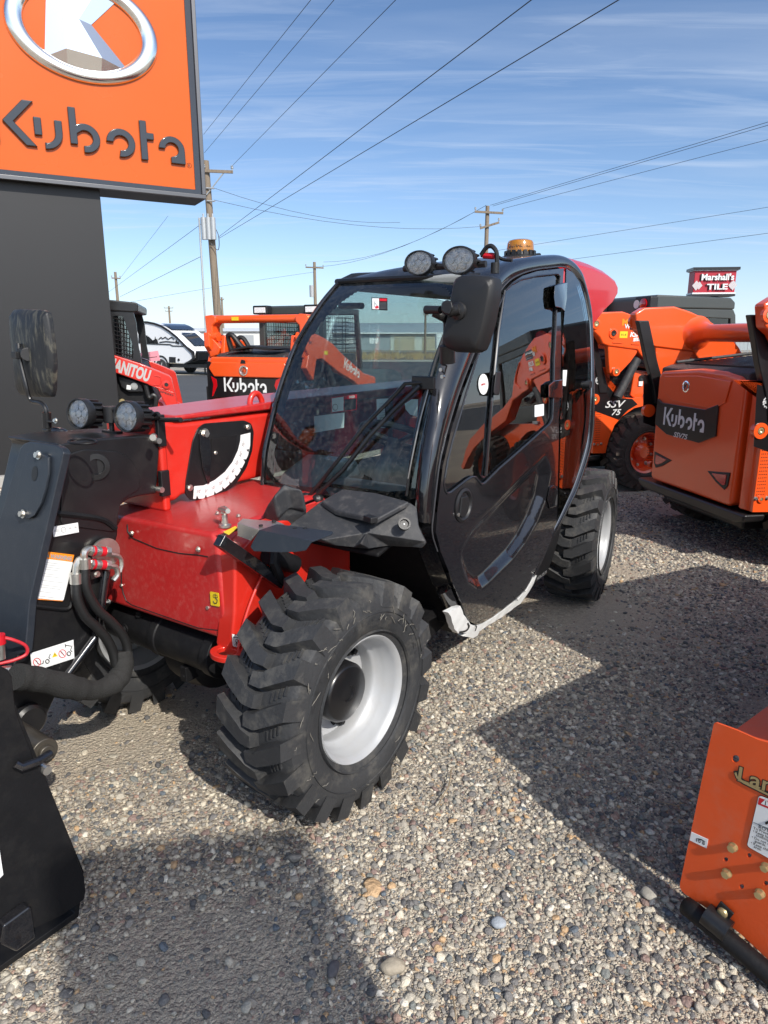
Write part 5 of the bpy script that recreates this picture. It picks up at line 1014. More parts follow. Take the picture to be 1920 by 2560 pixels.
def loft_rail(A, B, n, bulge, k=9):
    A, B = rs(bez(A, 140), n), rs(bez(B, 140), n); G = []
    for i in range(n):
        a, b = A[i], B[i]; t = nrm(A[min(i+1, n-1)]-A[max(0, i-1)]); d = b-a; nn = nrm(np.cross(d, t)); 
        if nn[1] < 0: nn = -nn
        nn = nrm(nn+np.array([0, 0.3, 0])); L = np.linalg.norm(d); bl = min(bulge, L*0.42)
        G.append([a*(1-s)+b*s+nn*bl*(1-abs(2*s-1)**2.3) for s in np.linspace(0, 1, k)])
    return G
# keep pairs aligned: resample piecewise on the matched control points
def pair(A, B, per=6):
    out = []
    a, b = bez(A, per*(len(A)-1)), bez(B, per*(len(B)-1)); return a, b
a_, b_ = pair(Wp, Dp); n_ = len(a_); G = []
for i in range(n_):
    a, b = a_[i], b_[i]; t = nrm(a_[min(i+1, n_-1)]-a_[max(0, i-1)]); d = b-a; nn = nrm(np.cross(d, t))
    if nn[1] < 0: nn = -nn
    L = np.linalg.norm(d); bl = min(0.028, L*0.36)
    G.append([a*(1-s)+b*s+nn*bl*(1-abs(2*s-1)**2.2) for s in np.linspace(0, 1, 10)]+[b-[0, 0.035, 0], a*0.5+b*0.5-[0, 0.045, 0]])
mb = MB(); m_ = len(G[0]); vs = [p for r in G for p in r]; fs = [(i*m_+j, i*m_+(j+1) % m_, (i+1)*m_+(j+1) % m_, (i+1)*m_+j) for i in range(n_-1) for j in range(m_)]
mb.add(vs, fs); cabf = mb.build('cab_frame', 'gloss_black', tele, smooth=50)
# thin bright edge seam between pillar and door
mb = MB(); mb.tube([p+[0, 0.003, 0] for p in b_[18:120]], 0.0035, 6); mb.build('door_seal', mat('grey_rubber_seal', (0.05, 0.05, 0.055), 0.3), tele)
# windscreen: ruled between the far edge and the pillar
LW = [TU(u, v, 1, YL) for u, v in [(661, 1262), (659, 1235), (663, 1139), (679, 1061), (698, 984), (736, 876), (765, 822), (794, 776), (820, 741), (850, 707)]]
RW = Wp[5:13]+[Wp[12]*0.35+Wp[13]*0.65]
La, Ra = rs(bez(LW, 90), 40), rs(bez(RW, 90), 40); NWs = 34
def wsp(s, t, lift=0.0):
    i = t*39; k = min(38, int(i)); f = i-k; a = La[k]*(1-f)+La[k+1]*f; b = Ra[k]*(1-f)+Ra[k+1]*f
    p = a*(1-s)+b*s; return p+np.array([0.055*4*s*(1-s)*0.8+lift, 0, lift*0.3])
def ws_panel(name, m, cond, lift, th=0.003):
    mb = MB(); idx = {}
    ss, tt = np.linspace(0, 1, 61), np.linspace(0, 1, 61)
    for i in range(60):
        for j in range(60):
            if cond((ss[i]+ss[i+1])/2, (tt[j]+tt[j+1])/2):
                q = [(i, j), (i+1, j), (i+1, j+1), (i, j+1)]; f = []
                for k in q:
                    if k not in idx: idx[k] = len(mb.v); mb.v.append(tuple(wsp(ss[k[0]], tt[k[1]], lift)))
                    f.append(idx[k])
                mb.f.append(f); mb.m.append(0)
    return mb.build(name, m, tele, smooth=60)
ws = ws_panel('windscreen', 'glass', lambda s, t: True, 0.0)
def rr_in(s, t):                                        # clear area: rounded opening inside the black border
    x, z = (s-0.085)/(0.955-0.085), (t-0.035)/(0.955-0.035)
    if not (0 < x < 1 and 0 < z < 1): return False
    for cx, cz, rx, rz, sx, sz in ((0.30, 0.62, 0.30, 0.38, -1, 1), (0.72, 0.70, 0.28, 0.30, 1, 1), (0.05, 0.05, 0.05, 0.05, -1, -1)):
        if (x-cx)*sx > 0 and (z-cz)*sz > 0 and ((x-cx)/rx)**2+((z-cz)/rz)**2 > 1: return False
    return True
ws_panel('windscreen_border', mat('black_glass_border', (0.010, 0.014, 0.018), 0.12, coat=1.0), lambda s, t: not rr_in(s, t), -0.003)
mb = MB(); mb.tube([p+[0.004, -0.004, 0.002] for p in La], 0.009, 8); mb.build('windscreen_seal', 'gloss_black', tele)
mb = MB(); mb.tube([wsp(s, 1.0, 0.002)+[0, 0, 0.004] for s in np.linspace(-0.03, 1.0, 24)], 0.014, 8); mb.build('roof_lip', 'satin_black', tele)
# roof
Rtop = [a_[i] for i in range(int(6*12.6), int(6*19)+1)]
Rr = rs(Rtop, 26); Ll = []
for i, p in enumerate(Rr): Ll.append(np.array([p[0]-0.0, YL, p[2]-0.02 if i else p[2]]))
Lf = rs([La[-1], La[-1]+[-0.10, 0, 0.035], [-0.30, YL, 1.94], [-0.70, YL, 1.93], [-0.86, YL, 1.80]], 26)
G = [[Lf[i]*(1-s)+Rr[i]*s+np.array([0, 0, 0.030*math.sin(math.pi*s)*min(1, i/3)]) for s in np.linspace(0, 1, 14)] for i in range(26)]
mb = MB(); mb.grid(G); mb.build('roof', mat('roof_paint', (0.016, 0.017, 0.020), 0.33, coat=0.5, coat_rough=0.15, dirt=(0.2, 0.2, 0.2), dirt_amt=0.3, dscale=18), tele, smooth=60)
mb = MB(); mb.tube([g[0] for g in G], 0.016, 8); mb.build('roof_edge', 'satin_black', tele)
# headliner so the cab is dark inside at the top
mb = MB(); mb.box((-0.22, 0.25, 1.845), (1.05, 0.62, 0.05)); mb.build('headliner', 'cab_int', tele, bevel=0.02)

# ---- side: door, glass, lower skin
door_px = [(1404, 671), (1338, 678), (1300, 690), (1273, 708), (1248, 744), (1212, 825), (1184, 893), (1149, 984), (1122, 1072), (1100, 1165), (1087, 1275), (1083, 1330), (1096, 1378), (1126, 1458), (1156, 1530), (1168, 1552), (1185, 1560), (1200, 1556), (1229, 1540), (1300, 1487), (1325, 1455), (1340, 1425), (1372, 1350), (1386, 1300), (1390, 1160), (1391, 1050), (1396, 776)]
hole_px = [(1106, 1225), (1103, 1205), (1112, 1150), (1125, 1098), (1159, 982), (1189, 886), (1214, 830), (1236, 775), (1258, 727), (1272, 712), (1295, 700), (1338, 690), (1388, 685), (1394, 692), (1385, 776), (1379, 900), (1377, 1000), (1375, 1046), (1368, 1060), (1300, 1120), (1240, 1172), (1205, 1207), (1197, 1210), (1190, 1201), (1182, 1192), (1172, 1192), (1160, 1199), (1120, 1230), (1111, 1233)]
D2, H2 = S2(door_px), S2(hole_px)
hp = S2([(1158, 1263)])[0]
cres = S2(CB([(1090, 1760), (1060, 1700), (1020, 1740), (900, 1850), (760, 1990), (650, 2110)])+CB([])+C6([(500, 360), (400, 470), (330, 600), (310, 700), (330, 800), (370, 900), (430, 945), (470, 940), (520, 900), (620, 800), (700, 720), (790, 600), (880, 440), (950, 260), (990, 60)]))
CA_ = np.array(cres); CB_ = np.roll(CA_, -1, axis=0)
def segd(x, z):
    p = np.array([x, z]); d = CB_-CA_; t = np.clip(((p-CA_)*d).sum(1)/(d*d).sum(1), 0, 1); return float(np.min(np.linalg.norm(CA_+d*t[:, None]-p, axis=1)))
def dskin(x, z):
    y = SY(z)+0.012
    # pressed recess: a bowl that starts sharply at the crescent's inner edge
    if inside((x, z), cres):
        dmin = segd(x, z); q_ = min(1, dmin/0.075); y -= 0.040*q_*q_*(3-2*q_)
    return (x, y, z)
cresd = dens(cres, 0.02)
door = sheet('door', D2, [H2], dskin, 0.011, 0.022, 'gloss_black', tele, (1, 1), smooth=60)
mb = MB(); mb.tube([np.array([x, SY(z)+0.0115, z]) for x, z in dens(H2, 0.02)+[H2[0]]], 0.0055, 6); mb.build('window_seal', mat('window_rubber', (0.02, 0.02, 0.022), 0.25, coat=0.5), door)
g1 = [p for p in hole_px]
gl = sheet('window', [tuple(p) for p in H2], [], lambda x, z: (x, SY(z)+0.004, z), 0.06, 0.003, 'side_glass', door, (1, 1))
# frit bands and divider
inner_a = S2([(1127, 1198), (1122, 1190), (1131, 1150), (1143, 1100), (1172, 990), (1200, 905), (1222, 845), (1233, 800), (1228, 870), (1222, 960), (1214, 1060), (1205, 1175), (1200, 1183), (1188, 1178), (1172, 1176)])
inner_b = S2([(1227, 1150), (1233, 1060), (1240, 950), (1249, 850), (1264, 745), (1280, 722), (1300, 712), (1338, 703), (1373, 700), (1378, 706), (1372, 780), (1366, 900), (1363, 1030), (1358, 1040), (1300, 1090), (1240, 1142)])
sheet('window_border', [tuple(p) for p in H2], [inner_a, inner_b], lambda x, z: (x, SY(z)+0.0005, z), 0.03, 0.002, mat('side_glass_border', (0.007, 0.007, 0.008), 0.10, coat=1.0), door, (1, 1))
mb = MB(); mb.tube([S(*p, 0.012) for p in [(1262, 727), (1246, 830), (1234, 950), (1224, 1060), (1214, 1190)]], 0.0075, 8); mb.build('window_divider', 'gloss_black', door)
mb = MB(); mb.hull2([S(*p, 0.010) for p in CB([(710, 1095), (748, 1090), (735, 1265), (700, 1270), (693, 1240)])], [S(*p, 0.040) for p in CB([(710, 1095), (748, 1090), (735, 1265), (700, 1270), (693, 1240)])]); mb.build('window_catch', 'plastic_black', door, bevel=0.006)
# handle cup
mb = MB(); e = S(1158, 1263, 0.012); nrm_ = (0, 1, 0)
mb.lathe([(0.066, -0.004), (0.070, 0.004), (0.060, 0.009), (0.054, 0.006), (0.050, -0.006), (0.0, -0.012)], e, nrm_, 48); hd_ = mb.build('door_handle', 'plastic_black', door, smooth=50)
mb = MB(); mb.prism([(e[0]+x, e[2]+z) for x, z in [(0.022, 0.036), (0.034, -0.030), (0.020, -0.046), (-0.01, -0.049), (-0.035, -0.032), (-0.046, 0.0), (-0.030, 0.034)]], 1, e[1]-0.004, e[1]+0.006); mb.build('handle_flap', 'plastic_black', hd_, bevel=0.003)
mb = MB(); mb.cyl((e[0]+.052, e[1], e[2]-.028), (e[0]+.052, e[1]+.011, e[2]-.028), 0.008, n=16); mb.build('door_lock', 'zinc', hd_)
# hinges on the rear edge
def block(px, o0, o1, name, m='gloss_black', bev=0.005, par=None): mb = MB(); mb.hull2([S(*p, o0) for p in px], [S(*p, o1) for p in px]); return mb.build(name, m, par or tele, bevel=bev)
block(CB([(1145, 455), (1180, 440), (1240, 430), (1235, 560), (1220, 650), (1195, 625), (1150, 615), (1140, 540)]), 0.008, 0.034, 'door_hinge', par=door)
block(CB([(1100, 1190), (1140, 1160), (1205, 1150), (1205, 1290), (1100, 1285)]), 0.006, 0.026, 'door_hinge', par=door)
block(C6([(990, 170), (1020, 155), (1050, 190), (1045, 310), (990, 330), (970, 260)]), 0.004, 0.020, 'door_hinge', par=door)
for yy in (650, 690, 730): pass
# rear quarter glass
qg = S2([(1413, 672), (1430, 682), (1448, 708), (1461, 752), (1469, 800), (1474, 900), (1474, 965), (1465, 1100), (1436, 1201), (1408, 1266), (1380, 1325), (1394, 1290), (1397, 1160), (1398, 1050), (1402, 860), (1409, 776)])
sheet('quarter_glass', qg, [], lambda x, z: (x, SY(z)+0.006, z), 0.05, 0.004, 'side_glass', tele, (1, 1))
qi = S2([(1413, 800), (1420, 775), (1432, 790), (1440, 830), (1444, 900), (1443, 1000), (1438, 1080), (1425, 1110), (1412, 1090), (1408, 1000)])
sheet('quarter_glass_border', qg, [qi], lambda x, z: (x, SY(z)+0.001, z), 0.03, 0.002, mat('quarter_border', (0.007, 0.007, 0.008), 0.10, coat=1.0), tele, (1, 1))
mb = MB(); mb.tube([p+[0.0, 0.004, 0] for p in b_[6*19:]], 0.004, 6); mb.build('glass_edge_trim', 'chrome' if False else mat('polished_glass_edge', (0.25, 0.26, 0.27), 0.15, metal=0.8), tele)
mb = MB(); q = S(1468, 962, 0.01); mb.cyl(q-[0, .01, 0], q+[0, .02, 0], .022, n=18); mb.build('quarter_latch', 'plastic_black', tele)
# lower skin behind and under the door
low = S2([(1393, 1160), (1440, 1198), (1412, 1268), (1374, 1420), (1357, 1443), (1327, 1468), (1334, 1436), (1372, 1352), (1388, 1300)])
sheet('rear_sill', low, [], lambda x, z: (x, SY(z)-0.004, z), 0.05, 0.02, 'satin_black', tele, (1, 1))
# white protective tape along the sill
tpx = C6([(215, 1095), (265, 1068), (305, 1045), (330, 1110), (380, 1180), (410, 1192), (440, 1190), (500, 1170), (620, 1085), (740, 992), (800, 925), (835, 865), (858, 810), (872, 822), (850, 885), (820, 940), (750, 1030), (620, 1125), (480, 1210), (450, 1235), (435, 1265), (400, 1283), (365, 1275), (330, 1270), (350, 1250), (310, 1243), (290, 1250), (262, 1215), (245, 1170), (235, 1125)])
sheet('sill_tape', S2(tpx), [], lambda x, z: (x, SY(z)+0.016+0.0015*math.sin(60*x+45*z), z), 0.03, 0.028, 'tape', tele, (1, 1), smooth=60)
mb = MB()
for a, b in (((795, 930), (808, 945)), ((738, 990), (752, 1010)), ((440, 1190), (450, 1205)), ((450, 1205), (440, 1235))): mb.tube([S(*C6([a])[0], 0.019), S(*C6([b])[0], 0.019)], 0.002, 5)
mb.tube(bez([S(*p, 0.019) for p in C6([(385, 1180), (392, 1205), (370, 1235), (325, 1245)])], 12), 0.004, 6); mb.build('tape_fold', 'ink', tele)
mb = MB(); c0 = C6([(885, 860), (975, 790)]); a, b = S(*c0[0], -0.001), S(*c0[1], -0.001); ex = nrm(b-a); ey = nrm(np.cross([0, 1, 0], ex))*1; ey = ey if ey[2] > 0 else -ey; text(mb, 'MTA 5519', (a+b)/2+[0, .001, 0], ex, ey, 0.018, width=0.125); mb.build('model_lettering', 'ink_grey', tele, smooth=0)
# front lower corner of the cab + inner fender + floor (black)
mb = MB(); Af = [Wp[0], Wp[1], Wp[2], Wp[3], Wp[4], Wp[5]]; mb.hull2([np.array([p[0]-0.004, 0.615, p[2]]) for p in Af]+[np.array([-0.5, .615, 1.0]), np.array([-0.55, .615, .42])], [np.array([p[0]-0.004, YL, p[2]]) for p in Af]+[np.array([-0.5, YL, 1.0]), np.array([-0.55, YL, .42])]); mb.build('cab_tub', 'matte_black', tele)
mb = MB(); mb.prism([(0.50, 0.40), (0.56, 0.60), (0.78, 0.88), (0.98, 0.87), (1.06, 0.85), (1.06, 0.87), (0.80, 0.93), (0.46, 0.60)], 1, 0.32, 0.66); mb.build('fender_liner', 'matte_black', tele, bevel=0.01)
mb = MB(); mb.prism([(0.30, 0.40), (0.62, 0.33), (0.62, 0.46), (0.30, 0.50)], 1, 0.20, 0.58); mb.build('belly_plate', 'matte_black', tele)
# ---- cowl in front of the windscreen
def CZ(u, v, z): return TU(*CE([(u, v)])[0], 2, z)
cowl_top = [CZ(500, 372, .965), CZ(720, 205, 1.015), CZ(865, 122, 1.05), CZ(1100, 150, 1.045), CZ(1340, 212, 1.035), CZ(1388, 245, 1.02), CZ(1402, 372, .965), CZ(1446, 482, .915)]
cowl_low = [CZ(1440, 500, .905), CZ(1420, 528, .888), CZ(1330, 520, .885), CZ(1200, 512, .885), CZ(1060, 532, .885), CZ(950, 522, .892), CZ(830, 510, .90), CZ(700, 480, .91), CZ(600, 420, .935)]
ringc = cowl_top[::1]
mid = [CZ(1395, 300, 1.00), CZ(1060, 470, .935), CZ(1000, 500, .925)]
vs = cowl_top+cowl_low+[CZ(1130, 330, .985), CZ(1040, 420, .945), CZ(1340, 225, 1.03), CZ(1000, 495, .925), CZ(740, 470, .925)]
T_, L_ = len(cowl_top), len(cowl_low); B_ = T_+L_
fs = [(0, 1, B_+4), (1, 2, 3, B_+0), (1, B_+0, B_+1, B_+4), (3, 4, B_+2, B_+0), (B_+0, B_+2, 5, 6), (B_+0, 6, 7, B_+1), (7, T_, T_+1, T_+2, T_+3, B_+1), (B_+1, T_+3, T_+4, B_+3), (B_+4, B_+1, B_+3, T_+5, T_+6), (B_+4, T_+6, T_+7, T_+8, 0), (4, 5, B_+2), (B_+3, T_+4, T_+5)]
n0 = len(vs); vs = list(vs)+[np.array(p)-[0.0, 0.0, 0.10] if False else np.array(p) for p in []]
mb = MB(); mb.add(vs, fs)
# skirt down to a hidden floor so it has body
rim_ = [0]+list(range(1, 6))+[6, 7]+[T_+i for i in range(L_)]
o = mb.build('cowl', 'plastic', tele, smooth=0); 
bm = bmesh.new(); bm.from_mesh(o.data); bmesh.ops.triangulate(bm, faces=bm.faces); bmesh.ops.recalc_face_normals(bm, faces=bm.faces)
for f in bm.faces:
    pass
bm.to_mesh(o.data); bm.free(); sm = o.modifiers.new('s', 'SOLIDIFY'); sm.thickness = 0.02; sm.offset = -1 ; o.data.shade_smooth(); o.data.set_sharp_from_angle(angle=R(48)); bv = o.modifiers.new('b', 'BEVEL'); bv.width = 0.016; bv.segments = 4; bv.limit_method = 'ANGLE'; bv.angle_limit = R(22)
# access lid with its seam and catch
lidp = [(725, 208), (875, 122), (1100, 148), (1336, 210), (1110, 332), (1030, 318), (830, 276)]
zz_ = [1.020, 1.058, 1.056, 1.043, .998, .995, .998]
front = [CZ(u, v, z)+[0, 0, 0.004] for (u, v), z in zip(lidp, zz_)]; mb = MB(); mb.hull2(front, [p-[0, 0, 0.02] for p in front]); mb.build('cowl_lid', 'plastic', tele, bevel=0.006, bseg=3)
mb = MB(); a = CZ(1068, 330, 1.0); mb.box(a+[0.0, 0, 0.003], (0.03, 0.05, 0.022), rz=R(-20)); mb.build('lid_catch', 'plastic_black', tele, bevel=0.004)
q = CZ(1302, 358, .985); mb = MB(); mb.lathe([(0.022, -0.01), (0.022, 0.004), (0.016, 0.004), (0.014, -0.004), (0.0, -0.004)], q, (0.6, 0.6, 0.55), 24); rl_ = mb.build('cap_ring', 'plastic_black', tele); mb = MB(); mb.bolt(q+[-.004, -.004, -.004], (0.6, 0.6, 0.55), .003, .004); mb.build('bolt', 'galv', rl_)
# left cover (wiper motor box)
cl_ = [(312, 292), (345, 225), (400, 160), (480, 100), (600, 112), (600, 200), (520, 300), (432, 332)]
mb = MB(); front = [CZ(u, v, z) for (u, v), z in zip(cl_, (0.985, 1.03, 1.075, 1.095, 1.09, 1.02, .975, .97))]; mb.hull2(front, [p-[0.02, 0, 0.09] for p in front]); mb.build('wiper_motor_cover', 'plastic', tele, bevel=0.014, bseg=3)
# bracket plate over the nose (slate grey) and its zinc base
def ZP(pts, z): return [TU(*p, 2, z) for p in CE(pts)]
f = ZP([(150, 352), (185, 322), (420, 340), (470, 360), (300, 400)], 1.01); mb = MB(); mb.hull2(f, [p-[0, 0, 0.006] for p in f]); mb.build('bracket_base', 'zinc', tele)
f = [TU(*p, 0, f[0][0]+0.02) for p in CE([(148, 352), (300, 402), (240, 475), (150, 440)])]; mb = MB(); mb.hull2(f, [p-[0.006, 0, 0] for p in f]); mb.build('bracket_face', 'zinc', tele)
f = ZP([(300, 400), (420, 360), (480, 366), (800, 408), (812, 418), (795, 432), (665, 478)], 1.015); g_b = [TU(*p, 0, f[0][0]+0.04) for p in CE([(300, 402), (255, 480), (238, 520), (262, 548), (450, 556), (560, 552), (620, 542), (665, 480)])]
mb = MB(); mb.hull2(f, [p-[0, 0, 0.004] for p in f]); mb.build('light_shelf', 'grey_steel', tele, bevel=0.0015)
q0, q1 = f[0], f[-1]; fp = CE([(255, 480), (238, 520), (262, 548), (450, 556), (560, 552), (620, 542)])
den = q1[:2]-q0[:2]
def onplane(u, v):                                      # vertical-ish lip hanging from the shelf edge
    r_o = TFm.B @ (EYE-TFm.o); r_d = TFm.B @ ray(u, v); nv = nrm(np.cross(np.append(den, q1[2]-q0[2]), [0.25, 0, -1.0])); t = np.dot(q0-r_o, nv)/np.dot(r_d, nv); return r_o+r_d*t
lip = [q0]+[onplane(u, v) for u, v in fp]+[q1]; mb = MB(); mb.hull2(lip, [p-[0.004, 0.001, 0.001] for p in lip]); mb.build('shelf_lip', 'grey_steel', tele, bevel=0.001)
for u, v in ((310, 375), (400, 345), (545, 395), (615, 395)): q = TU(*CE([(u, v)])[0], 2, 1.012); mb = MB(); mb.cyl(q, q+[0, 0, .005], .007, n=12); mb.build('shelf_hole', 'ink', tele)

# ---- work lights and beacon on the roof
for (u, v, s_) in ((1046, 657, 0.057), (1146, 650, 0.062)):
    round_lamp(TU(u, v, 0, 0.44), (0.95, 0.12, 0.02), s_*0.84, name='roof_work_light', depth=0.075, sx=1.30)
mb = MB(); a, b = TU(1010, 672, 0, 0.38), TU(1215, 660, 0, 0.36); mb.tube([a, (a+b)/2, b], 0.013, 8); 
for u in (1046, 1146): q = TU(u, 655, 0, 0.40); mb.cyl(q, q-[0.05, 0, 0.035], 0.018, n=12)
mb.build('lamp_bar', 'plastic_black', tele)
mb = MB(); pts = [TU(*p, 0, 0.36) for p in CB([(600, 230), (640, 175), (680, 165), (715, 210), (718, 290)])]; mb.tube(bez(pts, 24), 0.009, 8); q = TU(*CB([(705, 310)])[0], 0, .36); mb.cyl(q-[0, 0, .028], q+[0, 0, .012], .017, n=12); pts = [TU(*p, 0, 0.34) for p in CB([(600, 235), (690, 225), (760, 262), (830, 270)])]; mb.tube(bez(pts, 18), 0.007, 6); mb.build('lamp_wiring', 'hose', tele)
mb = MB(); a, b = TU(*CB([(620, 235)])[0], 0, .35), TU(*CB([(700, 240)])[0], 0, .35); mb.cyl(a, b, .012, n=10); mb.build('wiring_sleeve', 'label_red', tele)
bc = TU(1300, 632, 1, 0.42); bc = np.array([bc[0], 0.42, bc[2]])
sc_ = 1.0
mb = MB(); mb.lathe([(0.0, -0.045), (0.095, -0.045), (0.095, -0.020), (0.075, -0.014), (0.072, 0.0), (0.0, 0.0)], bc, (0, 0, 1), 32); bs = mb.build('beacon_base', 'plastic_black', tele)
mb = MB()
for k in range(16):
    a = k*math.pi/8; mb.box(bc+[.074*math.cos(a), .074*math.sin(a), -.004], (.012, .018, .022), rz=a)
mb.build('beacon_ribs', 'plastic_black', bs)
mb = MB(); mb.lathe([(0.070, 0.0), (0.070, 0.012), (0.066, 0.045), (0.060, 0.056), (0.045, 0.062), (0.0, 0.064)], bc, (0, 0, 1), 40); lz = mb.build('beacon_lens', 'amber', bs, smooth=30)
mb = MB()
for k in range(30): a = k*2*math.pi/30; mb.cyl(bc+[.058*math.cos(a), .058*math.sin(a), .006], bc+[.054*math.cos(a), .054*math.sin(a), .05], .004, n=5)
mb.build('lens_ribs', mat('amber_rib', (0.5, 0.13, 0.0), 0.3), lz)
cx_ = nrm(TFm.B @ (EYE-TFm.o-TFm.B.T @ bc)*np.array([1, 1, 0])); ex = np.cross([0, 0, 1], cx_); mb = MB(); vs, fs = text_verts('SIGNAL TEST', 1.0, bold=0.01); L_ = max(v[0] for v in vs)-min(v[0] for v in vs)
th0 = math.atan2(cx_[1], cx_[0]); pts = []
for x, y, z in vs:
    a = th0+x/L_*R(110); rr_ = 0.0695-(0.003 if y > 0 else 0); pts.append(bc+np.array([rr_*math.cos(a), rr_*math.sin(a), 0.028+y*0.026]))
mb.add(pts, fs); mb.build('marker_writing', 'ink', lz, smooth=0)
mb = MB(); mb.tube(bez([TU(*p, 1, 0.45) for p in CB([(790, 262), (870, 250), (960, 240), (1030, 232)])], 40), [0.010+0.0025*(i % 2) for i in range(200)][:len(bez([TU(*p, 1, 0.45) for p in CB([(790, 262), (870, 250), (960, 240), (1030, 232)])], 40))], 8); mb.build('corrugated_conduit', 'plastic_black', tele)
# ---- big mirror on the near pillar
def MU(x, y, yy): return TU(*CB([(x, y)])[0], 0, yy)
XM = 0.93
mo = [(430, 395), (470, 376), (560, 375), (660, 384), (700, 400), (713, 440), (700, 560), (665, 740), (625, 880), (600, 935), (560, 955), (420, 950), (360, 925), (330, 880), (328, 830), (360, 700), (395, 520), (412, 430)]
c0 = MU(520, 665, XM); front = [MU(x, y, XM) for x, y in mo]; sc4 = [(1.0, -0.045), (1.0, 0.0), (0.965, 0.016), (0.86, 0.028), (0.55, 0.034)]
mb = MB(); n = len(front); vs = []
for k, dx in sc4: vs += [c0+(p-c0)*k+[dx, 0, 0] for p in front]
fs = [list(range(n))[::-1]]+[(r_*n+i, r_*n+(i+1) % n, (r_+1)*n+(i+1) % n, (r_+1)*n+i) for r_ in range(4) for i in range(n)]+[[4*n+i for i in range(n)]]
mb.add(vs, fs); rm = mb.build('door_mirror', mat('mirror_shell', (0.014, 0.014, 0.015), 0.5, bump=0.15, bscale=400), tele, smooth=60, bevel=0.004)
mb = MB(); mb.hull2([c0+(q-c0)*0.93-[0.0455, 0, 0] for q in front], [c0+(q-c0)*0.93-[0.048, 0, 0] for q in front]); mb.build('mirror_glass', 'chrome', rm, smooth=0)
mb = MB(); a = MU(430, 645, XM+0.035); mb.lathe([(0.030, -0.01), (0.028, 0.004), (0.016, 0.010), (0.014, 0.022)], a, (1, -0.15, 0), 20); b = MU(400, 632, XM+.06); mb.cyl(MU(440, 630, XM+.05), MU(360, 650, XM+.06), 0.017, n=16); mb.build('ball_joint', 'plastic_black', rm)
mb = MB(); mb.hull2([MU(*p, XM+.055) for p in ((310, 580), (345, 560), (385, 570), (400, 620), (370, 680), (325, 670), (300, 640))], [MU(*p, XM+.085) for p in ((312, 582), (345, 564), (380, 574), (392, 620), (366, 672), (328, 664), (305, 638))]); mb.build('mirror_clamp', 'plastic_black', rm, bevel=0.004)
mb = MB(); mb.tube([MU(192, 636, XM+.045), MU(300, 636, XM+.055)], [0.014, 0.0125], 14); mb.tube(bez([MU(250, 655, XM+.03), MU(300, 680, XM+.02), MU(345, 712, XM-.02), MU(350, 790, XM-.14), MU(345, 870, XM-.16), MU(350, 1030, XM-.17)], 30), 0.014, 12); mb.build('mirror_arm', 'plastic_black', rm)
mb = MB(); mb.cyl(MU(348, 900, XM-.15), MU(352, 1030, XM-.16), 0.028, n=18); mb.tube([MU(290, 1065, XM-.16), MU(330, 1110, XM-.16), MU(345, 1050, XM-.16), MU(310, 1040, XM-.16)], 0.004, 6); mb.build('arm_mount', 'satin_black', tele, bevel=0.003)
for p in ((312, 1078), (322, 1130)): q = MU(*p, XM-.155); mb = MB(); mb.cyl(q, q+[.012, 0, 0], .007, n=10); mb.build('bolt', 'zinc', tele)

# ---- wipers
def WG(u, v, lift=0.02):                                # on the windscreen surface (plane through it), lifted
    x = 0.85
    for _ in range(10):
        p = TU(u, v, 0, x); z = p[2]; 
        tL = np.interp(z, [q[2] for q in La], np.linspace(0, 1, 40)); best = 1e9
        xL = np.interp(z, [q[2] for q in La], [q[0] for q in La]); xR = np.interp(z, [q[2] for q in Ra], [q[0] for q in Ra]); yR = np.interp(z, [q[2] for q in Ra], [q[1] for q in Ra]); s = min(1, max(0, (p[1]-YL)/(yR-YL)))
        x = xL*(1-s)+xR*s+0.055*4*s*(1-s)*0.8+lift
    return TU(u, v, 0, x)
for pts, rr_ in ((CA([(1290, 1020), (1090, 1000), (1080, 1030), (965, 1035), (860, 1150), (700, 1310), (540, 1520), (430, 1660), (330, 1780)]), 0.008), (CA([(1060, 1050), (900, 1200), (740, 1370), (560, 1600), (430, 1720), (370, 1790)]), 0.009)):
    if pts[0][0] > 1120: pts = pts[1:]
    mb = MB(); mb.tube([WG(u, v, 0.035) for u, v in pts], rr_, 8); mb.build('wiper_arm', 'satin_black', tele)
mb = MB(); bl = [WG(u, v, 0.016) for u, v in CA([(1225, 700), (1170, 860), (1130, 1000), (1090, 1120), (1060, 1270), (1030, 1400), (1000, 1560), (975, 1760)])]; mb.tube(bez(bl, 40), 0.0055, 8); blade = mb.build('wiper_blade', 'hose', tele)
mb = MB(); bl2 = [WG(u, v, 0.030) for u, v in CA([(1135, 1000), (1105, 1110), (1062, 1270), (1040, 1370), (1010, 1520), (985, 1650)])]; mb.tube(bez(bl2, 30), 0.0028, 6); mb.build('wiper_spine', mat('wiper_metal', (0.3, 0.29, 0.27), 0.35, metal=0.6), blade)
mb = MB(); q = WG(*CA([(1085, 1030)])[0], 0.034); mb.box(q, (0.016, 0.10, 0.05)); mb.build('wiper_link', 'satin_black', tele, bevel=0.005)
for p in CA([(325, 1775), (400, 1785)]): q = WG(*p, 0.03); mb = MB(); mb.lathe([(0.022, -0.01), (0.022, 0.01), (0.012, 0.022), (0, .024)], q, (1, 0, 0.3), 18); mb.build('wiper_pivot', 'plastic_black', tele)

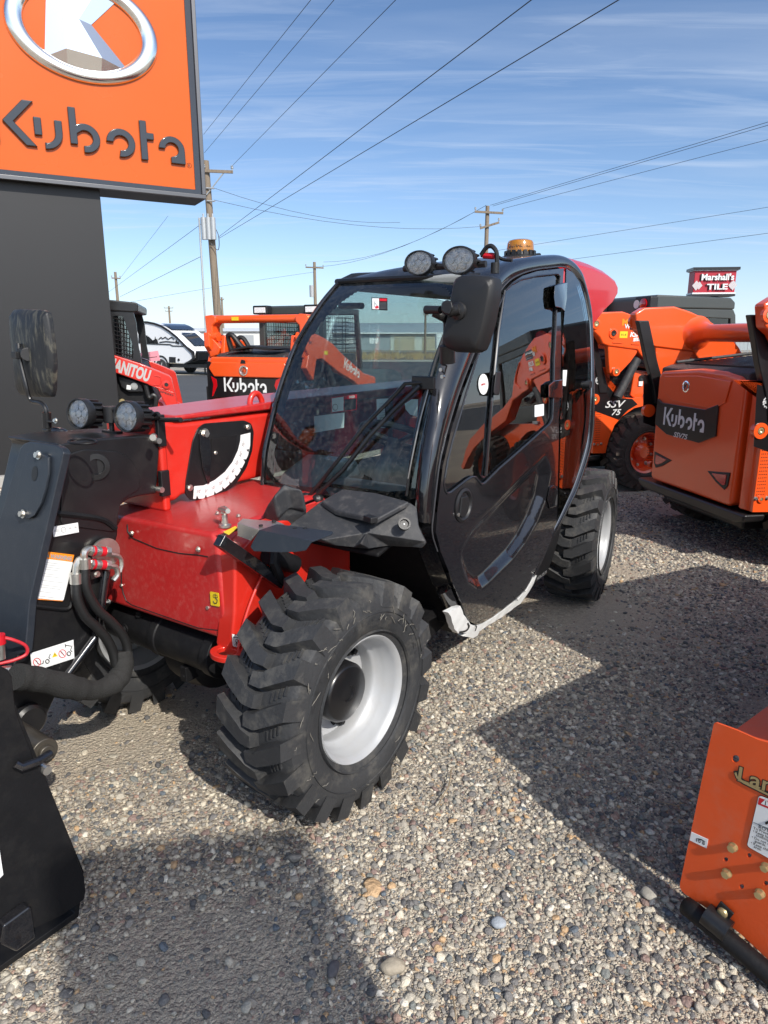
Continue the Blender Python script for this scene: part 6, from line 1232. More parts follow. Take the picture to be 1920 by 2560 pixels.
# ---- far side of the cab, back wall, interior
mb = MB(); far = [(0.84, 0.98), (0.80, 1.00), (0.10, 0.98), (-0.62, 1.05), (-0.78, 0.80), (-0.6, 0.45), (0.60, 0.45), (0.80, 0.75)]; mb.prism(far, 1, YL-0.012, YL+0.012); mb.build('far_panel', 'matte_black', tele)
mb = MB(); mb.tube([(-0.66, YL, 1.02), (-0.86, YL, 1.35), (-0.86, YL, 1.80)], 0.025, 8); mb.build('far_pillar', 'satin_black', tele)
farg = [(p[0], p[2]) for p in La[2:]]+[(-0.2, 1.86), (-0.84, 1.80), (-0.86, 1.35), (-0.64, 1.05)]
mb = MB(); mb.prism(farg, 1, YL-0.002, YL+0.002); mb.build('far_window', 'far_glass' if False else glass_mat('far_side_glass', (0.90, 0.96, 0.95), 0.7), tele, smooth=0)
mb = MB(); mb.box((-0.70, 0.27, 0.78), (0.06, 0.74, 0.50)); mb.build('rear_wall', 'cab_int', tele, bevel=0.01)
mb = MB(); mb.add([(-0.70, YL, 1.03), (-0.70, .62, 1.03), (-0.80, .58, 1.82), (-0.80, YL, 1.82)], [(0, 1, 2, 3)]); mb.build('rear_window', MT['side_glass'] if False else glass_mat('rear_glass', (0.75, 0.86, 0.85), 0.7), tele, smooth=0)
mb = MB(); mb.tube([(-0.72, .60, 1.0), (-0.84, .585, 1.4), (-0.78, .57, 1.84)], 0.03, 8); mb.build('rear_pillar', 'satin_black', tele)
mb = MB(); mb.box((-0.12, 0.27, 0.52), (1.0, 0.70, 0.04)); mb.build('floor', 'cab_int', tele)
# dashboard and column
mb = MB(); mb.prism([(0.82, 0.98), (0.78, 1.04), (0.62, 1.10), (0.50, 1.08), (0.45, 0.84), (0.74, 0.84)], 1, YL+0.03, 0.16); mb.build('dashboard', 'cab_int', tele, bevel=0.03)
mb = MB(); mb.prism([(0.84, 1.00), (0.66, 1.03), (0.44, 0.96), (0.42, 0.84), (0.74, 0.84)], 1, 0.16, 0.60); mb.build('dashboard_right', 'cab_int', tele, bevel=0.03)
mb = MB(); mb.tube(bez([(0.62, 0.30, 0.75), (0.55, 0.30, 1.0), (0.42, 0.30, 1.16)], 10), [0.06, 0.06, 0.055, 0.05, 0.05, 0.045, 0.045, 0.04, 0.04, 0.04, 0.04][:len(bez([(0.62, 0.30, 0.75), (0.55, 0.30, 1.0), (0.42, 0.30, 1.16)], 10))], 14); mb.build('steering_column', 'plastic_black', tele)
swc = np.array([0.40, 0.30, 1.18]); ax_ = nrm([-0.45, 0, 0.9]); a, u_, v_ = basis(ax_); mb = MB(); mb.tube([swc+0.17*(math.cos(t)*u_+math.sin(t)*v_) for t in np.linspace(0, 2*math.pi, 33)], 0.015, 10)
for k in range(3): t = k*2.094+.5; mb.tube([swc-ax_*.03, swc+0.165*(math.cos(t)*u_+math.sin(t)*v_)], 0.013, 8)
mb.build('steering_wheel', 'plastic_black', tele)
q = TU(*CB([(470, 1450)])[0], 1, 0.48); mb = MB(); mb.lathe([(0.0, -.10), (0.11, -.08), (0.14, 0.0), (0.12, 0.09), (0.0, 0.13)], q-[0.03, 0.03, 0.0], (0.2, 0.2, 1), 24); mb.build('console_pod', mat('dark_bronze_plastic', (0.05, 0.035, 0.015), 0.4, coat=0.3), tele)
mb = MB(); mb.tube(bez([TU(*p, 1, 0.56) for p in CB([(435, 1345), (455, 1400), (480, 1470), (495, 1510)])], 12), 0.008, 8); mb.build('yellow_lever', 'olive', tele)
mb = MB(); mb.tube([TU(*p, 1, 0.55) for p in CB([(500, 1790), (545, 1860)])], 0.020, 12); mb.build('red_canister', 'label_red', tele)
# seat with its shipping film
mb = MB(); mb.prism([(-0.60, 0.80), (-0.52, 1.42), (-0.40, 1.44), (-0.36, 1.30), (-0.40, 0.92), (-0.10, 0.90), (0.02, 0.94), (0.05, 0.86), (-0.02, 0.76), (-0.50, 0.74)], 1, 0.08, 0.52); mb.box((-0.25, 0.30, 0.68), (0.4, 0.36, 0.16)); mb.build('seat', 'seat', tele, bevel=0.035, bseg=3)
mb = MB(); mb.box((-0.12, 0.55, 1.00), (0.34, 0.07, 0.05)); mb.build('armrest', 'plastic_black', tele, bevel=0.015)
mb = MB(); mb.tube(bez([(-0.02, 0.02, 0.75), (0.05, 0.02, 1.05), (0.08, 0.03, 1.22)], 10), 0.012, 8); mb.cyl((0.08, .03, 1.18), (0.09, .03, 1.30), 0.024, 0.02); mb.build('control_lever', 'plastic_black', tele)
gf = np.random.default_rng(21)
def film(c, w_, h_, seed, name):
    gg = np.random.default_rng(seed); n = 26; G = []
    ph = gg.uniform(0, 6, 8)
    for i in range(n):
        row = []
        for j in range(n):
            s, t = i/(n-1)-.5, j/(n-1)-.5; d = 0.03*math.sin(9*s+4*t+ph[0])+0.02*math.sin(17*s-11*t+ph[1])+0.012*math.sin(31*t+9*s+ph[2])+0.006*gg.normal()
            row.append(np.array(c)+[s*w_, d, t*h_+0.02*math.sin(6*s+ph[3])])
        G.append(row)
    mb = MB(); mb.grid(G); return mb.build(name, 'film', tele, smooth=80)
film((0.30, 0.52, 1.02), 0.34, 0.46, 1, 'plastic_film'); film((-0.30, 0.54, 1.12), 0.42, 0.52, 2, 'plastic_film'); film((-0.05, 0.50, 0.98), 0.36, 0.30, 3, 'plastic_film')
mb = MB(); mb.box((-0.6, .25, 1.72), (0.05, .26, .06)); mb.build('interior_light_bar', 'satin_black', tele)
mb = MB(); a, b = WG(*CA([(545, 530)])[0], -0.12), WG(*CA([(690, 530)])[0], -0.12); mb.tube([a, b], 0.014, 8); mb.build('mirror_bar', 'satin_black', tele)
# stickers on the glass
def ws_label(pts, m, name, lift=-0.004): f = [WG(u, v, lift) for u, v in pts]; mb = MB(); mb.hull2(f, [p-[0.001, 0, 0] for p in f]); return mb.build(name, m, tele, smooth=0)
lb = ws_label(CA([(748, 476), (851, 479), (851, 561), (749, 556)]), 'ink', 'glass_danger_label', 0.002); mb = MB(); f = [WG(u, v, 0.0032) for u, v in CA([(753, 481), (797, 482), (797, 553), (754, 551)])]; mb.add(f, [(0, 1, 2, 3)]); mb.build('picture_field', 'white', lb, smooth=0)
mb = MB(); f = [WG(u, v, 0.0032) for u, v in CA([(801, 483), (848, 484), (848, 500), (801, 499)])]; mb.add(f, [(0, 1, 2, 3)]); f = [WG(u, v, 0.0036) for u, v in CA([(770, 535), (792, 528), (796, 545), (775, 549)])]; mb.add(f, [(0, 1, 2, 3)]); mb.build('red_field', 'label_red', lb, smooth=0)
mb = MB(); mb.tube([WG(*p, .0036) for p in CA([(765, 540), (770, 500)])], .0008, 4); mb.tube([WG(*p, .0036) for p in CA([(770, 510), (785, 530)])], .0008, 4); mb.build('picture', 'ink', lb, smooth=0)
mb = MB()
for k in range(6): mb.tube([WG(*p, .0036) for p in CA([(803, 507+k*8), (845, 508+k*8)])], .0005, 3)
mb.build('print', 'ink_grey', lb, smooth=0)
def far_label(pts, m, name, y=YL+0.015): f = [TU(u, v, 1, y) for u, v in pts]; mb = MB(); mb.hull2(f, [p-[0, 0.001, 0] for p in f]); return mb.build(name, m, tele, smooth=0)
lb = far_label(CA([(487, 1125), (655, 1103), (651, 1203), (490, 1224)]), 'label_red', 'boom_danger_label'); mb = MB(); Y2 = YL+0.0165
mb.add([TU(*p, 1, Y2) for p in CA([(491, 1130), (568, 1119), (567, 1209), (493, 1219)])], [(0, 1, 2, 3)]); mb.build('picture_field', 'white', lb, smooth=0)
mb = MB(); mb.add([TU(*p, 1, Y2) for p in CA([(572, 1138), (652, 1128), (649, 1200), (572, 1211)])], [(0, 1, 2, 3)]); tri_ring(mb, [TU(*CA([(513+17*math.cos(t), 1187+20*math.sin(t))])[0], 1, Y2+.001) for t in np.linspace(0, 6, 12)], 0.0012); mb.build('print', 'ink', lb, smooth=0)
mb = MB(); c = TU(*CA([(622, 1120)])[0], 1, Y2); text(mb, 'DANGER', c, (-1, 0, 0), (0, 0, 1), 0.012, width=0.045, bold=0.02); mb.build('heading', 'white', lb, smooth=0)
far_label(CA([(378, 1245), (573, 1222), (570, 1320), (380, 1352)]), 'white', 'load_chart'); far_label(CA([(782, 1135), (858, 1130), (856, 1320), (786, 1322)]), 'white', 'instruction_card'); far_label(CA([(965, 1165), (1010, 1135), (1050, 1135), (1045, 1250), (1000, 1235), (970, 1200)]), 'white', 'round_chart', 0.1)
mb = MB()
for k in range(9): mb.tube([TU(*p, 1, YL+.017) for p in CA([(800, 1165+k*15), (845, 1160+k*15)])], .0010, 3)
tri_ring(mb, [TU(*CA([(820+16*math.cos(t), 1270+16*math.sin(t))])[0], 1, YL+.018) for t in np.linspace(0, 6, 10)], .002); mb.build('card_print', 'ink_grey', tele, smooth=0)
# oval sticker and white tag on the side glass
mb = MB(); f = [S(*CB([(618+36*math.cos(t), 1187+77*math.sin(t))])[0], 0.0085) for t in np.linspace(0, 2*math.pi, 28, endpoint=False)]; mb.hull2(f, [p-[0, .001, 0] for p in f]); ovs = mb.build('oval_sticker', 'white', door, smooth=0)
mb = MB(); c = S(*CB([(618, 1187)])[0], 0.0095); text(mb, 'MANITOU', c, (-1, 0, 0.05), (0, 0, 1), 0.009, width=0.036, bold=0.03); mb.build('sticker_name', 'label_red', ovs, smooth=0)
mb = MB(); text(mb, 'PRE-DELIVERY', c+[0, 0, .016], (-1, 0, 0.05), (0, 0, 1), 0.004, width=0.03); text(mb, 'CHECKED', c-[0, 0, .016], (-1, 0, 0.05), (0, 0, 1), 0.004, width=0.024); mb.build('sticker_text', 'ink_grey', ovs, smooth=0)
f = [S(*p, 0.0085) for p in CB([(998, 1343), (1066, 1332), (1066, 1418), (998, 1430)])]; mb = MB(); mb.hull2(f, [p-[0, .001, 0] for p in f]); mb.build('white_tag', 'white', door, smooth=0)
f = [S(*p, 0.0085) for p in CB([(1208, 1082), (1238, 1082), (1228, 1200), (1206, 1198)])]; mb = MB(); mb.hull2(f, [p-[0, .001, 0] for p in f]); mb.build('narrow_tag', 'white', tele, smooth=0)
q = TU(*CB([(940, 1340)])[0], 1, 0.60); mb = MB(); mb.cyl(q+[0.0, -.03, -.0], q+[-0.03, 0.03, 0], 0.016, 0.02, n=16); mb.build('inner_latch_knob', 'plastic_black', door)
# ---- red engine hood behind the cab
hpx = CB([(1060, 232), (1160, 228), (1240, 222), (1300, 232), (1400, 262), (1500, 312), (1560, 360), (1582, 410), (1580, 460), (1540, 530), (1470, 600), (1410, 680), (1390, 700)])
hh_ = [TU(u, v, 1, 0.42) for u, v in hpx]
hull = [(p[0], p[2]) for p in hh_]
ring = hull+[(hull[-1][0]+0.12, 1.10), (hull[0][0]+0.02, 1.12)]
mb = MB(); K = 12; secs = []
for k in range(K+1):
    f_ = k/K; y = YL-0.02+0.60*f_; e = 1-abs(2*f_-1)**4; cx, cz = -0.95, 1.4; 
    secs.append([np.array([cx+(x-cx)*(0.93+0.07*e), y, cz+(z-cz)*(0.90+0.10*e)]) for x, z in ring])
n = len(ring); vs = [p for s_ in secs for p in s_]; fs = [(k*n+i, k*n+(i+1) % n, (k+1)*n+(i+1) % n, (k+1)*n+i) for k in range(K) for i in range(n)]+[list(range(n)), [K*n+i for i in range(n)]]
mb.add(vs, fs); mb.build('engine_hood', mat('hood_red', (0.56, 0.010, 0.014), 0.32, coat=0.4, coat_rough=0.06, bump=0.02, bscale=5), tele, smooth=50, bevel=0.01)

# ------------------------------------------------------------------ orange wheeled loaders
R1F = Frame(2.41764, 5.44067, 80); R2F = Frame(1.93532, 8.00763, 70); L1F = Frame(-1.75825, 9.20031, 22)
MT['muddy'] = MT['rubber_brown']
def r1(pts): return R1F.P(CR(pts), 0, 0.0)
def r2(pts, y=-0.715): return R2F.P(CR(pts), 1, y)
def loader(fr, label, cabx=0.88, full=True, lettering=True):
    t = thing('skid_steer_loader', label, 'loader', fr, group='orange wheeled loaders at the right')
    # rear door
    out = [(0.545, 0.44), (0.560, 1.30), (0.52, 1.352), (0.0, 1.388), (-0.30, 1.378), (-0.50, 1.352), (-0.548, 1.29), (-0.545, 0.44), (-0.50, 0.42), (0.50, 0.42)]
    mb = MB(); mb.prism(out, 0, 0.0, 0.10); door = mb.build('rear_door', 'orange', t, bevel=0.032, bseg=4)
    up = [(0.46, 1.31), (0.0, 1.335), (-0.40, 1.315), (-0.36, 1.16), (-0.24, 1.10), (0.30, 1.12), (0.43, 1.18)]
    mb = MB(); mb.prism(up, 0, -0.012, 0.0); mb.build('upper_panel', 'orange', door, bevel=0.010, bseg=3)
    dec = r1([(762, 1095), (800, 1128), (1125, 1180), (1228, 1140), (1205, 1385), (1075, 1435), (830, 1370), (740, 1290)])
    mb = MB(); mb.prism(dec, 0, -0.016, -0.0005); dc = mb.build('badge_panel', 'decal_black', door, bevel=0.004)
    mb = MB(); logo(mb, (-0.016, 0.115, 0.985), (0, -1, 0), (0, 0.0, 1), 0.55, 0.150, 0.003); 
    mb.build('maker_lettering', 'decal_grey', dc, smooth=0)
    mb = MB(); text(mb, 'SSV75', (-0.0175, 0.13, 0.855), (0, -1, 0), (0, 0, 1), 0.042, width=0.19, bold=0.02, shear=0.25); mb.build('model_lettering', 'decal_grey', dc, smooth=0)
    q = r1([(978, 1003)])[0]; mb = MB(); mb.lathe([(0.048, -0.004), (0.045, 0.006), (0.036, 0.008), (0.034, 0.002), (0, 0.002)], (-0.008, q[0], q[1]), (-1, 0, 0), 28); mb.prism([(q[0]+.022, q[1]-.026), (q[0]+.012, q[1]-.026), (q[0]+.002, q[1]-.004), (q[0]-.016, q[1]-.026), (q[0]-.026, q[1]-.026), (q[0]-.004, q[1]), (q[0]-.024, q[1]+.026), (q[0]-.012, q[1]+.026), (q[0]+.004, q[1]+.008), (q[0]+.006, q[1]+.026), (q[0]+.018, q[1]+.026)], 0, -0.016, -0.006); mb.build('oval_badge', 'chrome', door)
    for s_ in (-1, 1):
        pts = [(0.24, 0.665), (0.50, 0.70), (0.49, 0.60), (0.46, 0.565), (0.36, 0.60)]; mb = MB(); mb.prism([(y*-s_, z-0.03) for y, z in pts], 0, -0.008, 0.002); f = mb.build('light_bezel', 'plastic_black', door, bevel=0.004)
        pts = [(0.30, 0.66), (0.47, 0.678), (0.465, 0.605), (0.44, 0.595), (0.37, 0.62)]; mb = MB(); mb.prism([(y*-s_, z-0.03) for y, z in pts], 0, -0.012, -0.006); mb.build('tail_light', 'red_reflector', f, bevel=0.002)
    # rear bumper, belly and side bodies
    mb = MB(); mb.prism([(-0.72, 0.405), (0.72, 0.405), (0.70, 0.35), (0.60, 0.32), (-0.60, 0.32), (-0.70, 0.35)], 0, -0.015, 0.16); mb.box((1.1, 0, 0.38), (1.9, 1.0, 0.30)); mb.build('bumper', 'satin_black', t, bevel=0.02)
    mb = MB(); mb.box((0.42, 0, 0.86), (0.62, 1.28, 0.84)); mb.box((1.3, 0, 0.72), (1.2, 1.12, 0.5)); mb.build('body', 'black_steel', t, bevel=0.02)
    fl = r2([(200, 850), (245, 855), (330, 870), (352, 915), (375, 985), (420, 1045), (480, 1085), (560, 1092)])+[(0.82, 1.0), (1.9, 1.0), (2.02, 0.9), (2.0, 0.45), (2.05, 0.40), (1.20, 0.42), (1.20, 0.60), (1.10, 0.80), (0.95, 0.89), (0.78, 0.93)]+r2([(570, 1170), (480, 1232), (420, 1300), (375, 1410), (350, 1515)])+[(0.045, 0.425), (0.045, 1.33)]
    for s_ in (-1, 1):
        flx = fl if s_ < 0 else [(max(x, 0.30), min(z, 1.22)) for x, z in fl]
        mb = MB(); mb.prism(flx, 1, s_*0.715, s_*0.655); sp = mb.build('side_body', 'orange', t, bevel=0.014, bseg=2)
        up_ = [(0.55, 1.29), (0.82, 1.26), (0.86, 1.0), (0.60, 0.98), (0.52, 1.02)]; mb = MB(); mb.prism(up_, 1, s_*0.66, s_*0.60); mb.build('side_shield', 'orange', t, bevel=0.012)
        dk = r2([(240, 868), (325, 884), (340, 925), (368, 1000), (420, 1056), (484, 1094), (555, 1098), (596, 1140), (520, 1185), (450, 1258), (240, 1180)]); K1, K2, K3, K4 = r2([(425, 1137)])[0], r2([(432, 1200)])[0], r2([(296, 955)])[0], r2([(278, 1100)])[0]
        mb = MB(); mb.prism(dk, 1, s_*0.7145, s_*0.7175); d_ = mb.build('side_decal', 'decal_black', sp, smooth=0)
        ex = (-s_, 0, 0); mb = MB(); text(mb, 'SSV', (K1[0], s_*0.719, K1[1]), ex, (0, 0, 1), 0.074, width=0.26, bold=0.015, shear=0.3); text(mb, '75', (K2[0], s_*0.719, K2[1]), ex, (0, 0, 1), 0.062, width=0.12, bold=0.015, shear=0.3); mb.build('model_lettering', 'decal_grey', d_, smooth=0)
        mb = MB(); c_ = np.array([K3[0], s_*0.7195, K3[1]])
        if True:
            ring = [c_+[0.036*math.cos(a), 0, 0.036*math.sin(a)] for a in np.linspace(0, 2*math.pi, 25)]; mb.tube(ring, 0.0035, 4)
            for k in range(14): a = k*math.pi/7; mb.tube([c_+[.036*math.cos(a), 0, .036*math.sin(a)], c_+[.044*math.cos(a), 0, .044*math.sin(a)]], .003, 4)
            text(mb, '2SPEED', c_+[0, s_*.002, 0], ex, (0, 0, 1), 0.020, width=0.085, bold=0.03)
        mb.build('speed_badge', 'white', d_, smooth=0)
        for (x, z, r_) in ((K4[0]-.02, K4[1], 0.055), (0.095, 0.52, 0.026)):
            mb = MB(); mb.lathe([(r_, -.03), (r_, 0.012), (r_*.5, .014), (r_*.45, .002), (0, .002)], (x, s_*.715, z), (0, s_, 0), 28); bo = mb.build('pin_boss', 'orange', sp); mb = MB(); mb.lathe([(r_*.42, 0), (r_*.42, .012), (r_*.2, .013), (0, .006)], (x, s_*.715, z), (0, s_, 0), 18); mb.build('pin', 'brass', bo)
        for x in (0.035+.02, .145): mb = MB(); mb.bolt((x, s_*.716, .525), (0, s_, 0), .010, .010); mb.build('bolt', 'zinc', sp)
        # lift arm
        arm = [(-0.16, 1.82), (-0.08, 1.868), (0.20, 1.88), (0.35, 1.84), (0.51, 1.78), (0.66, 1.70), (0.77, 1.63), (0.87, 1.53), (0.97, 1.37), (1.25, 1.24), (1.95, 1.02), (2.45, 0.78), (2.62, 0.55), (2.70, 0.22), (2.58, 0.18), (2.45, 0.42), (2.25, 0.62), (1.85, 0.84), (1.2, 1.06), (0.96, 1.31), (0.84, 1.335), (0.70, 1.375), (0.56, 1.40), (0.47, 1.44), (0.42, 1.50), (0.06, 1.54), (-0.01, 1.56), (-0.06, 1.63), (-0.13, 1.68)]
        mb = MB(); mb.prism(arm, 1, s_*0.835, s_*0.735); am = mb.build('lift_arm', 'orange', t, bevel=0.016, bseg=3)
        low = [(0.06, 1.55), (0.44, 1.52), (0.43, 1.47), (0.36, 1.38), (0.24, 1.27), (0.17, 1.235), (0.11, 1.27), (0.09, 1.36)]
        mb = MB(); mb.prism(low, 1, s_*0.82, s_*0.75); mb.build('cylinder_lug', 'orange', am, bevel=0.012)
        for (x, z, r_) in ((0.17, 1.285, 0.045), (0.53, 1.48, 0.046), (-0.115, 1.755, 0.05), (0.10, 1.665, 0.052)):
            mb = MB(); mb.lathe([(r_, -.02), (r_, 0.010), (r_*.62, .012), (r_*.58, .0), (0, .0)], (x, s_*.835, z), (0, s_, 0), 28); bo = mb.build('pin_boss', 'orange', am); mb = MB(); mb.lathe([(r_*.5, 0), (r_*.5, .010), (r_*.25, .011), (0, .004)], (x, s_*.835, z), (0, s_, 0), 16); mb.build('pin', 'brass' if x != .10 else 'ink', bo)
        mb = MB(); mb.tube(bez([(0.62, s_*.838, 1.70), (0.74, s_*.838, 1.60), (0.80, s_*.838, 1.50), (0.72, s_*.838, 1.44)], 14), .008, 6); mb.tube([(0.10, s_*.838, 1.575), (0.22, s_*.838, 1.57)], .006, 5); mb.tube([(0.33, s_*.838, 1.56), (0.44, s_*.838, 1.555)], .006, 5); mb.build('weld_seam', 'orange', am)
        mb = MB(); mb.prism([(0.18, 1.685), (0.18, 1.62), (0.275, 1.62), (0.275, 1.685)], 1, s_*.8355, s_*.838); yl = mb.build('caution_label', 'yellow', am, smooth=0); mb = MB(); text(mb, 'H-4', (0.228, s_*.839, 1.652), ex, (0, 0, 1), .024, width=.06); mb.build('print', 'ink', yl, smooth=0)
        mb = MB(); text(mb, 'KSR', (0.37, s_*.837, 1.655), ex, (0, 0, 1), .050, width=.125, bold=.04, shear=.2); 
        for k in range(3): mb.tube(bez([(0.37-s_*-1*(-.06), s_*.838, 1.618-k*.012), (0.35, s_*.838, 1.610-k*.012), (0.39, s_*.838, 1.622-k*.012), (0.43, s_*.838, 1.612-k*.012)], 12), .0028, 4)
        mb.build('dealer_mark', 'white', am, smooth=0)
        mb = MB(); mb.prism([(0.30, 1.79), (0.30, 1.70), (0.46, 1.70), (0.46, 1.79)], 1, s_*.8355, s_*.8365); dl = mb.build('dealer_label', 'decal_black', am, smooth=0)
        mb = MB(); text(mb, 'MountainWest', (0.365, s_*.838, 1.765), ex, (0, 0, 1), .022, width=.17, bold=.03); mb.tube([(0.33, s_*.838, 1.715), (.45, s_*.838, 1.713)], .002, 4); mb.build('dealer_name', 'white', dl, smooth=0)
        mb = MB(); text(mb, 'Kubota Tractors', (0.385, s_*.838, 1.738), ex, (0, 0, 1), .014, width=.13); text(mb, 'M', (0.235, s_*.838, 1.775), ex, (0, 0, 1), .065, width=.075, bold=.04); mb.build('dealer_line', 'warn_orange', dl, smooth=0); mb = MB(); text(mb, 'W', (0.265, s_*.839, 1.735), ex, (0, 0, 1), .045, width=.07, bold=.04); mb.build('dealer_initial', 'decal_grey', dl, smooth=0)
        # rear link (black), lift cylinder
        mb = MB(); lk = bez([(-0.115, s_*.70, 1.76), (-0.06, s_*.70, 1.60), (0.00, s_*.70, 1.42), (0.08, s_*.70, 1.22), (0.12, s_*.70, 1.06)], 16)
        A = [[p+np.array([dx, s_*dy, 0]) for dx, dy in ((-.05, -.03), (.05, -.03), (.05, .03), (-.05, .03))] for p in lk]; vs = [q for r_ in A for q in r_]; n = len(A); mb.add(vs, [(i*4+j, i*4+(j+1) % 4, (i+1)*4+(j+1) % 4, (i+1)*4+j) for i in range(n-1) for j in range(4)]+[(0, 1, 2, 3), ((n-1)*4, (n-1)*4+1, (n-1)*4+2, (n-1)*4+3)]); mb.build('rear_link', 'satin_black', t, bevel=0.008)
        a, b = [(p[0], s_*.775, p[1]) for p in r2([(592, 790), (440, 1085)], -.775)]; mb = MB(); mb.cyl(a, b, .046, n=20); mb.build('lift_cylinder', 'plastic', t)
        mb = MB(); mb.tube(bez([(0.42, s_*.80, 1.33), (0.37, s_*.80, 1.25), (0.33, s_*.80, 1.15), (0.30, s_*.78, 1.05)], 20), [.009+.003*(i % 2) for i in range(60)][:len(bez([(0.42, s_*.80, 1.33), (0.37, s_*.80, 1.25), (0.33, s_*.80, 1.15), (0.30, s_*.78, 1.05)], 20))], 8); mb.build('hydraulic_hose', 'zinc', t)
        mb = MB(); mb.tube(bez([(0.45, s_*.72, 1.36), (0.62, s_*.72, 1.34), (0.78, s_*.72, 1.27), (0.9, s_*.72, 1.3)], 14), .03, 8); mb.build('control_link', 'plastic', t)
        # vent grille behind the cylinder
        mb = MB()
        for k in range(7): mb.tube([(0.12, s_*.665, 1.02+k*.045), (0.52, s_*.665, 1.02+k*.045)], .004, 4); mb.tube([(0.16+k*.055, s_*.668, 0.98), (0.16+k*.055, s_*.668, 1.32)], .004, 4)
        mb.build('grille', 'satin_black', t)
        mb = MB(); mb.box((0.63, s_*.67, 1.145), (.05, .012, .05)); mb.build('small_label', 'white', t); mb = MB(); mb.lathe([(.035, 0), (.035, .012), (.018, .014), (0, .006)], (.64, s_*.66, 1.20), (0, s_, 0), 20); mb.build('tie_point', 'plastic_black', t); mb = MB(); mb.box((.70, s_*.72, 1.02), (.12, .03, .035)); mb.build('latch', 'galv', t, bevel=.004)
        mb = MB(); mb.prism([(.035, .575), (.022, .62), (.035, .68), (.075, .712), (.2, .712), (.2, .575)], 2, .425, 1.325); mb.v = [(p[0]+(.12 if s_ > 0 else 0), p[1]*(s_ if s_ < 0 else .96), p[2]*(1 if s_ < 0 else .9)) for p in mb.v]; mb.build('rear_corner', 'orange', t, bevel=.012)
    # perforated corner by the door
        mb = MB()
        for i in range(16):
            for j in range(5): mb.cyl((0.060+j*0.014, s_*.7152, 0.55+i*.024), (0.060+j*.014, s_*.7165, 0.55+i*.024), .004, n=6)
        vv = mb.build('vent_holes', 'ink', sp, smooth=0) ; vv['kind'] = 'stuff'
        for x in (0.65, 1.72):
            mb = MB(); tyre_mesh(mb, Ro=0.418, lug_h=0.030, nl=22); mb.v = [(p[0], p[1]*s_, p[2]) for p in mb.v]
            wh_ = MB(); wh_.lathe([(.222, -.13*s_), (.20, -.12*s_), (.19, 0.02*s_), (.10, 0.03*s_), (.10, .05*s_), (.06, .09*s_), (0, .09*s_)], (0, 0, 0), (0, 1, 0), 48); wh_.lathe([(0.222, .135*s_), (.20, .12*s_), (.19, .03*s_), (.188, 0), (.21, -.02*s_)], (0, 0, 0), (0, 1, 0), 48, closed=True)
            wo = wh_.build('wheel', 'orange', t, loc=(x, s_*.715, .418), rot=(0, R(20*x), 0)); ty = mb.build('tyre', 'muddy', wo, smooth=38)
            for k in range(8): a = k*math.pi/4; c_ = (.145*math.cos(a), .03*s_, .145*math.sin(a)); m2 = MB(); m2.bolt(c_, (0, s_, 0), .012, .014); m2.build('wheel_nut', 'zinc', wo)
    # cross tube and hood
    mb = MB(); mb.cyl((0.44, -0.74, 1.655), (0.44, 0.74, 1.655), 0.072, n=32)
    for s_ in (-1, 1): mb.lathe([(.072, 0), (.085, .10), (.12, .17), (.15, .19)], (0.44, s_*.55, 1.655), (0, s_, 0), 32)
    mb.build('cross_tube', 'orange', t, smooth=45)
    mb = MB(); mb.prism([(0.02, 1.30), (0.02, 1.375), (0.10, 1.40), (0.85, 1.47), (0.88, 1.30)], 1, -0.55, 0.55); hood = mb.build('hood', 'plastic', t, bevel=.015)
    for k in range(11): mb = MB(); mb.box((0.16+k*.062, 0, 1.412+k*.0058), (.026, .84, .016), ry=-R(5)); mb.build('hood_slat', 'plastic_black', hood)
    for yy in (-.5, .5): mb = MB(); mb.tube([(0.12, yy, 1.42), (0.82, yy, 1.49)], .014, 6); mb.build('hood_rail', 'plastic', hood)
    # cab
    x0, x1, yh, zt = cabx, cabx+1.10, 0.50, 2.075
    mb = MB(); mb.prism([(x0, 1.35), (x0-0.02, zt-0.03), (x0+0.03, zt), (x1-0.05, zt-0.012), (x1+0.02, zt-0.06), (x1+0.02, zt-0.14), (x0+0.10, zt-0.14), (x0+0.12, 1.35)], 1, -yh, yh); cabo = mb.build('cab', 'cab_grey', t, bevel=.02)
    for s_ in (-1, 1):
        mb = MB(); mb.prism([(x0+0.10, zt-.14), (x1+0.0, zt-.14), (x1+.04, zt-.20), (x1+.20, 0.95), (x1+.14, .90), (x0+.12, 1.0), (x0+.12, 1.2), (x1+.06, 1.2), (x1-.03, zt-.24), (x0+.16, zt-.22), (x0+.14, 1.2), (x0+.10, 1.2)], 1, s_*yh, s_*(yh-.06)); mb.build('cab_side_frame', 'cab_grey', cabo, bevel=.01)
        mb = MB(); mb.prism(rounded([(x0+0.13, zt-.19), (x1-.02, zt-.20), (x1+.08, 1.2), (x0+.13, 1.2)], .06), 1, s_*(yh-.02), s_*(yh-.026)); mb.build('side_window', 'far_glass', cabo, smooth=0)
        mb = MB()
        for k in range(14): mb.tube([(x0+.15+k*.07, s_*(yh-.05), 1.2), (x0+.13+k*.065, s_*(yh-.05), zt-.22)], .004, 4)
        for k in range(10): mb.tube([(x0+.13, s_*(yh-.05), 1.22+k*.07), (x1+.06, s_*(yh-.05), 1.22+k*.07)], .004, 4)
        mb.build('side_mesh', 'satin_black', cabo, smooth=0)
    mb = MB(); mb.prism(rounded([(-yh+.07, 1.40), (yh-.07, 1.40), (yh-.07, zt-.15), (-yh+.07, zt-.15)], .05), 0, x0-.012, x0-.006); rw_ = mb.build('rear_window', 'tinted', cabo, smooth=0)
    mb = MB()
    for k in range(7):
        mb.box((x0-.014, -.22+k*.07, zt-.30), (.003, .05, .035)); mb.box((x0-.014, -.22+k*.07, zt-.35), (.003, .05, .035))
